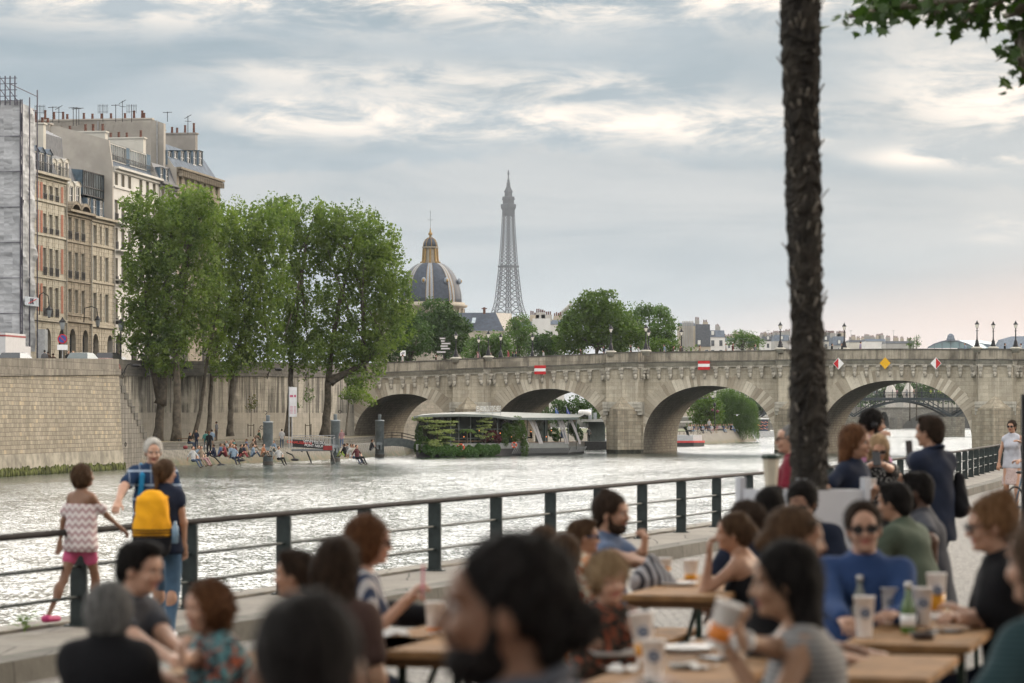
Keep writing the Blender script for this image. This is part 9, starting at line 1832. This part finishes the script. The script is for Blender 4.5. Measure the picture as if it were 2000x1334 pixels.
J = seat('ginger-haired woman with piled-up hair in a black T-shirt, in profile', 1936, 12.7, 975, 1.62, lean=.12, female=True, skin='fair', hair='updo', hc='ginger', shirt=blackc, pants=dkj, glasses=('clear', dkmetal), head=(0, -.12, 0), hr=('w', 1862, 1205, 12.5), hl=('w', 1882, 1195, 12.7), er=(.6, -.4, -1), el=(-.2, -.5, -1), build=1.05)
J = seat('woman in a dark teal jumper with long hair cut off by the right edge', 2040, 8.2, 1015, .75, lean=.2, female=True, skin='fair', hair='long', hc='brown', shirt=cloth('teal_jumper', (.022, .045, .052), (.035, .065, .072), 'hstripe', 420), sleeve='long', pants=dkj, build=1.25, hr=(.2, .3, .8), hl=(-.2, .35, .8))
J = seat('woman with brown hair gathered behind and sunglasses pushed up on her head', 1556, 11.2, 995, -1.5, lean=.12, female=True, skin='tan', hair='lowbun', hc='brown', glasses=('sun', dkmetal, .062), shirt=blackc, pants=blackc, head=(0, -.08, 0), hr=(.15, .38, .82), hl=(-.1, .42, .84))
J = seat('black-haired woman in a grey striped tank top drinking, large and in profile', 1532, 9.0, 1065, 1.55, lean=.18, female=True, skin='olive', hair='longside', hc='black', shirt=cloth('striped_tank', (.30, .29, .28), (.15, .15, .16), 'hstripe', 330), sleeve='none', pants=dkj, head=(0, -.12, 0), hr=('w', 1412, 1250, 8.55), hl=('w', 1425, 1275, 8.8), er=(.4, -.5, -1), el=(-.4, -.3, -1), hdirr=(-.1, .3, 1), fingers=(1.1, .6), neckline=.03)
w_ = world(J, J['HR']*.93+J['ER']*.07); wt = thing('wristwatch', 'white wristwatch on the drinking woman', 'watch', w_); d_ = (world(J, J['ER'])-w_).normalized(); MB().tube([Vector((0, 0, 0))-d_*.012, d_*.012], .033, 14).build('watch_strap', mat('watch_white', (.6, .6, .6), .3), wt, True)
cup(1395, 1262, 8.5, 'orange drink in a tilted cup held by the woman in the striped tank top', .13, .040, .5, oran, (0.1, .35, 0), grp=None)
J = seat('short curly blond woman in a dark patterned top lifting a beer', 1190, 11.3, 1085, -2.75, lean=.22, female=True, skin='fair', hair='curly', hc='blond', shirt=cloth('darkfloral', (.030, .024, .020), (.085, .065, .050), 'floral', 24), pants=dkj, head=(-.05, -.12, .1), hl=('w', 1252, 1238, 10.4), el=(-.7, .1, -1), hr=('w', 1180, 1312, 10.2), er=(1, .1, -.6), hdirl=(0, .5, .4), fingers=(.8, 1.2), hscale=.95)
cup(1262, 1290, 10.35, 'beer cup in the curly blond woman\'s hand', .165, .042, .38, beer, (0, -.12, 0), grp=None, logo=True)
J = seat('auburn-haired woman in sunglasses and a striped top holding up a phone, in profile', 722, 12.9, 1012, -1.5, lean=.10, female=True, skin='fair', hair='bob', hc='auburn', glasses=('sun', dkmetal), shirt=cloth('vstripe_top', (.035, .05, .095), (.42, .41, .42), 'vstripe', 120), sleeve='short', pants=dkj, head=(0, -.1, 0), hr=('w', 800, 1165, 12.7), hl=('w', 792, 1180, 13.0), er=(.4, -.5, -1), el=(-.4, -.5, -1), neckline=.03, fingers=(.9, .9))
t_ = MB().box((-.036, -.005, -.07), (.036, .005, .07)).build('smartphone', mat('phone_pink', (.45, .16, .20), .3)); t_.location = W(826, 1138, 12.72); t_.rotation_euler = (0, .75, 1.57); tag(t_, 'reddish smartphone held up by the auburn-haired woman', 'phone')
seat('short dark-haired person facing left behind the cropped head', 578, 11.6, 1080, 1.35, lean=.1, skin='tan', hair='short', hc='dark', shirt=greyt, pants=dkj)
seat('long dark-haired woman with her back turned, left of the sunglasses woman', 662, 11.0, 1055, -.35, lean=.1, female=True, skin='olive', hair='longside', hc='dark', shirt=cloth('brown_top', (.06, .035, .03)), pants=dkj)
J = seat('black-haired young man in a charcoal T-shirt facing right at the left table', 274, 11.4, 1060, -1.95, lean=.22, skin='fair', hair='short', hc='black', shirt=greyt, pants=dkj, head=(-.05, -.15, 0), hr=('w', 350, 1300, 10.9), hl=('w', 372, 1290, 11.1), er=(.6, -.4, -1), el=(-.6, -.4, -1))
J = seat('grey-bobbed woman in black with her back turned, lower left', 217, 10.0, 1150, -.15, lean=.12, female=True, skin='fair', hair='bob', hc='grey', shirt=blackc, sleeve='long', pants=blackc, head=(-.2, 0, 0), build=1.35, hr=(.22, .35, .8), hl=(-.22, .35, .8))
J = seat('curly auburn-haired woman in a floral blouse with her hand at her chin', 404, 10.2, 1160, 2.0, lean=.15, female=True, skin='fair', hair='curlybob', hc='auburn', shirt=cloth('floral_blouse', (.028, .028, .034), (.10, .22, .24), 'floral', 17), pants=dkj, head=(.1, -.05, 0), build=1.2, hr=('w', 352, 1290, 9.9), er=(.3, .1, -1), hl=('w', 330, 1325, 10.1), hdirr=(0, .1, 1), fingers=(1.0, .6))
J = seat('large cropped-haired man in a red shirt seen from behind, nearest left', 600, 4.9, 1150, .05, lean=.5, skin='brown', hair='buzz', hc='black', shirt=cloth('red_shirt', (.26, .035, .04)), pants=dkj, hr=(.2, .35, .8), hl=(-.2, .35, .8), hscale=1.04, build=1.1, res=.010)
J = seat('large bearded man with a low bun and grey shirt in profile, nearest the camera', 985, 5.5, 1062, 1.50, lean=.05, skin='brown', hair='lowbun', hc='black', beard='black', shirt=cloth('grey_shirt', (.10, .105, .125)), collar=True, pants=dkj, head=(.05, .02, 0), hl=('w', 980, 1500, 5.2), hr=('w', 1420, 1316, 6.6), er=(1, -.4, -.3), build=1.15, res=.010, hscale=1.02)
w_ = world(J, J['HR']*.90+J['ER']*.10); wt = thing('wristwatch', 'black watch strap on the bare forearm at the bottom edge', 'watch', w_); d_ = (world(J, J['ER'])-w_).normalized(); MB().tube([Vector((0, 0, 0))-d_*.03, d_*.03], .036, 14).build('watch_strap', mat('watch_black', (.012, .012, .014), .5), wt, True)
from collections import defaultdict
_by = defaultdict(list)
for o in COL.objects:
 if o.parent is None and o.get('label'): _by[o['label']].append(o)
ORD = ['leftmost', 'second from left', 'third from left', 'fourth from left', 'fifth from left', 'sixth from left', 'seventh from left', 'eighth from left', 'ninth from left', 'tenth from left', 'eleventh from left', 'twelfth from left', 'thirteenth from left', 'fourteenth from left']
for lb, L in _by.items():
 if len(L) < 2: continue
 L.sort(key=lambda o: o.location.x/max(1, o.location.y))
 for i, o in enumerate(L):
  o['label'] = '%s, %s' % (lb, ORD[i] if i < len(L)-1 or len(L) > 14 else 'rightmost')
  if not o.get('group'): o['group'] = 'row of '+o['category']+'s'
hm = bpy.data.materials.new('haze_air'); hm.use_nodes = True; nt = hm.node_tree; nt.nodes.clear()
ho_ = nt.nodes.new('ShaderNodeOutputMaterial'); hv = nt.nodes.new('ShaderNodeVolumePrincipled'); nt.links.new(hv.outputs[0], ho_.inputs['Volume'])
hv.inputs['Color'].default_value = (.86, .92, 1.0, 1); hv.inputs['Density'].default_value = .000042; hv.inputs['Anisotropy'].default_value = .3
mb = MB(); mb.box((-9500, -3500, -3.6), (9500, 12500, 345)); hz_o = mb.build('haze', hm); tag(hz_o, kind='stuff')
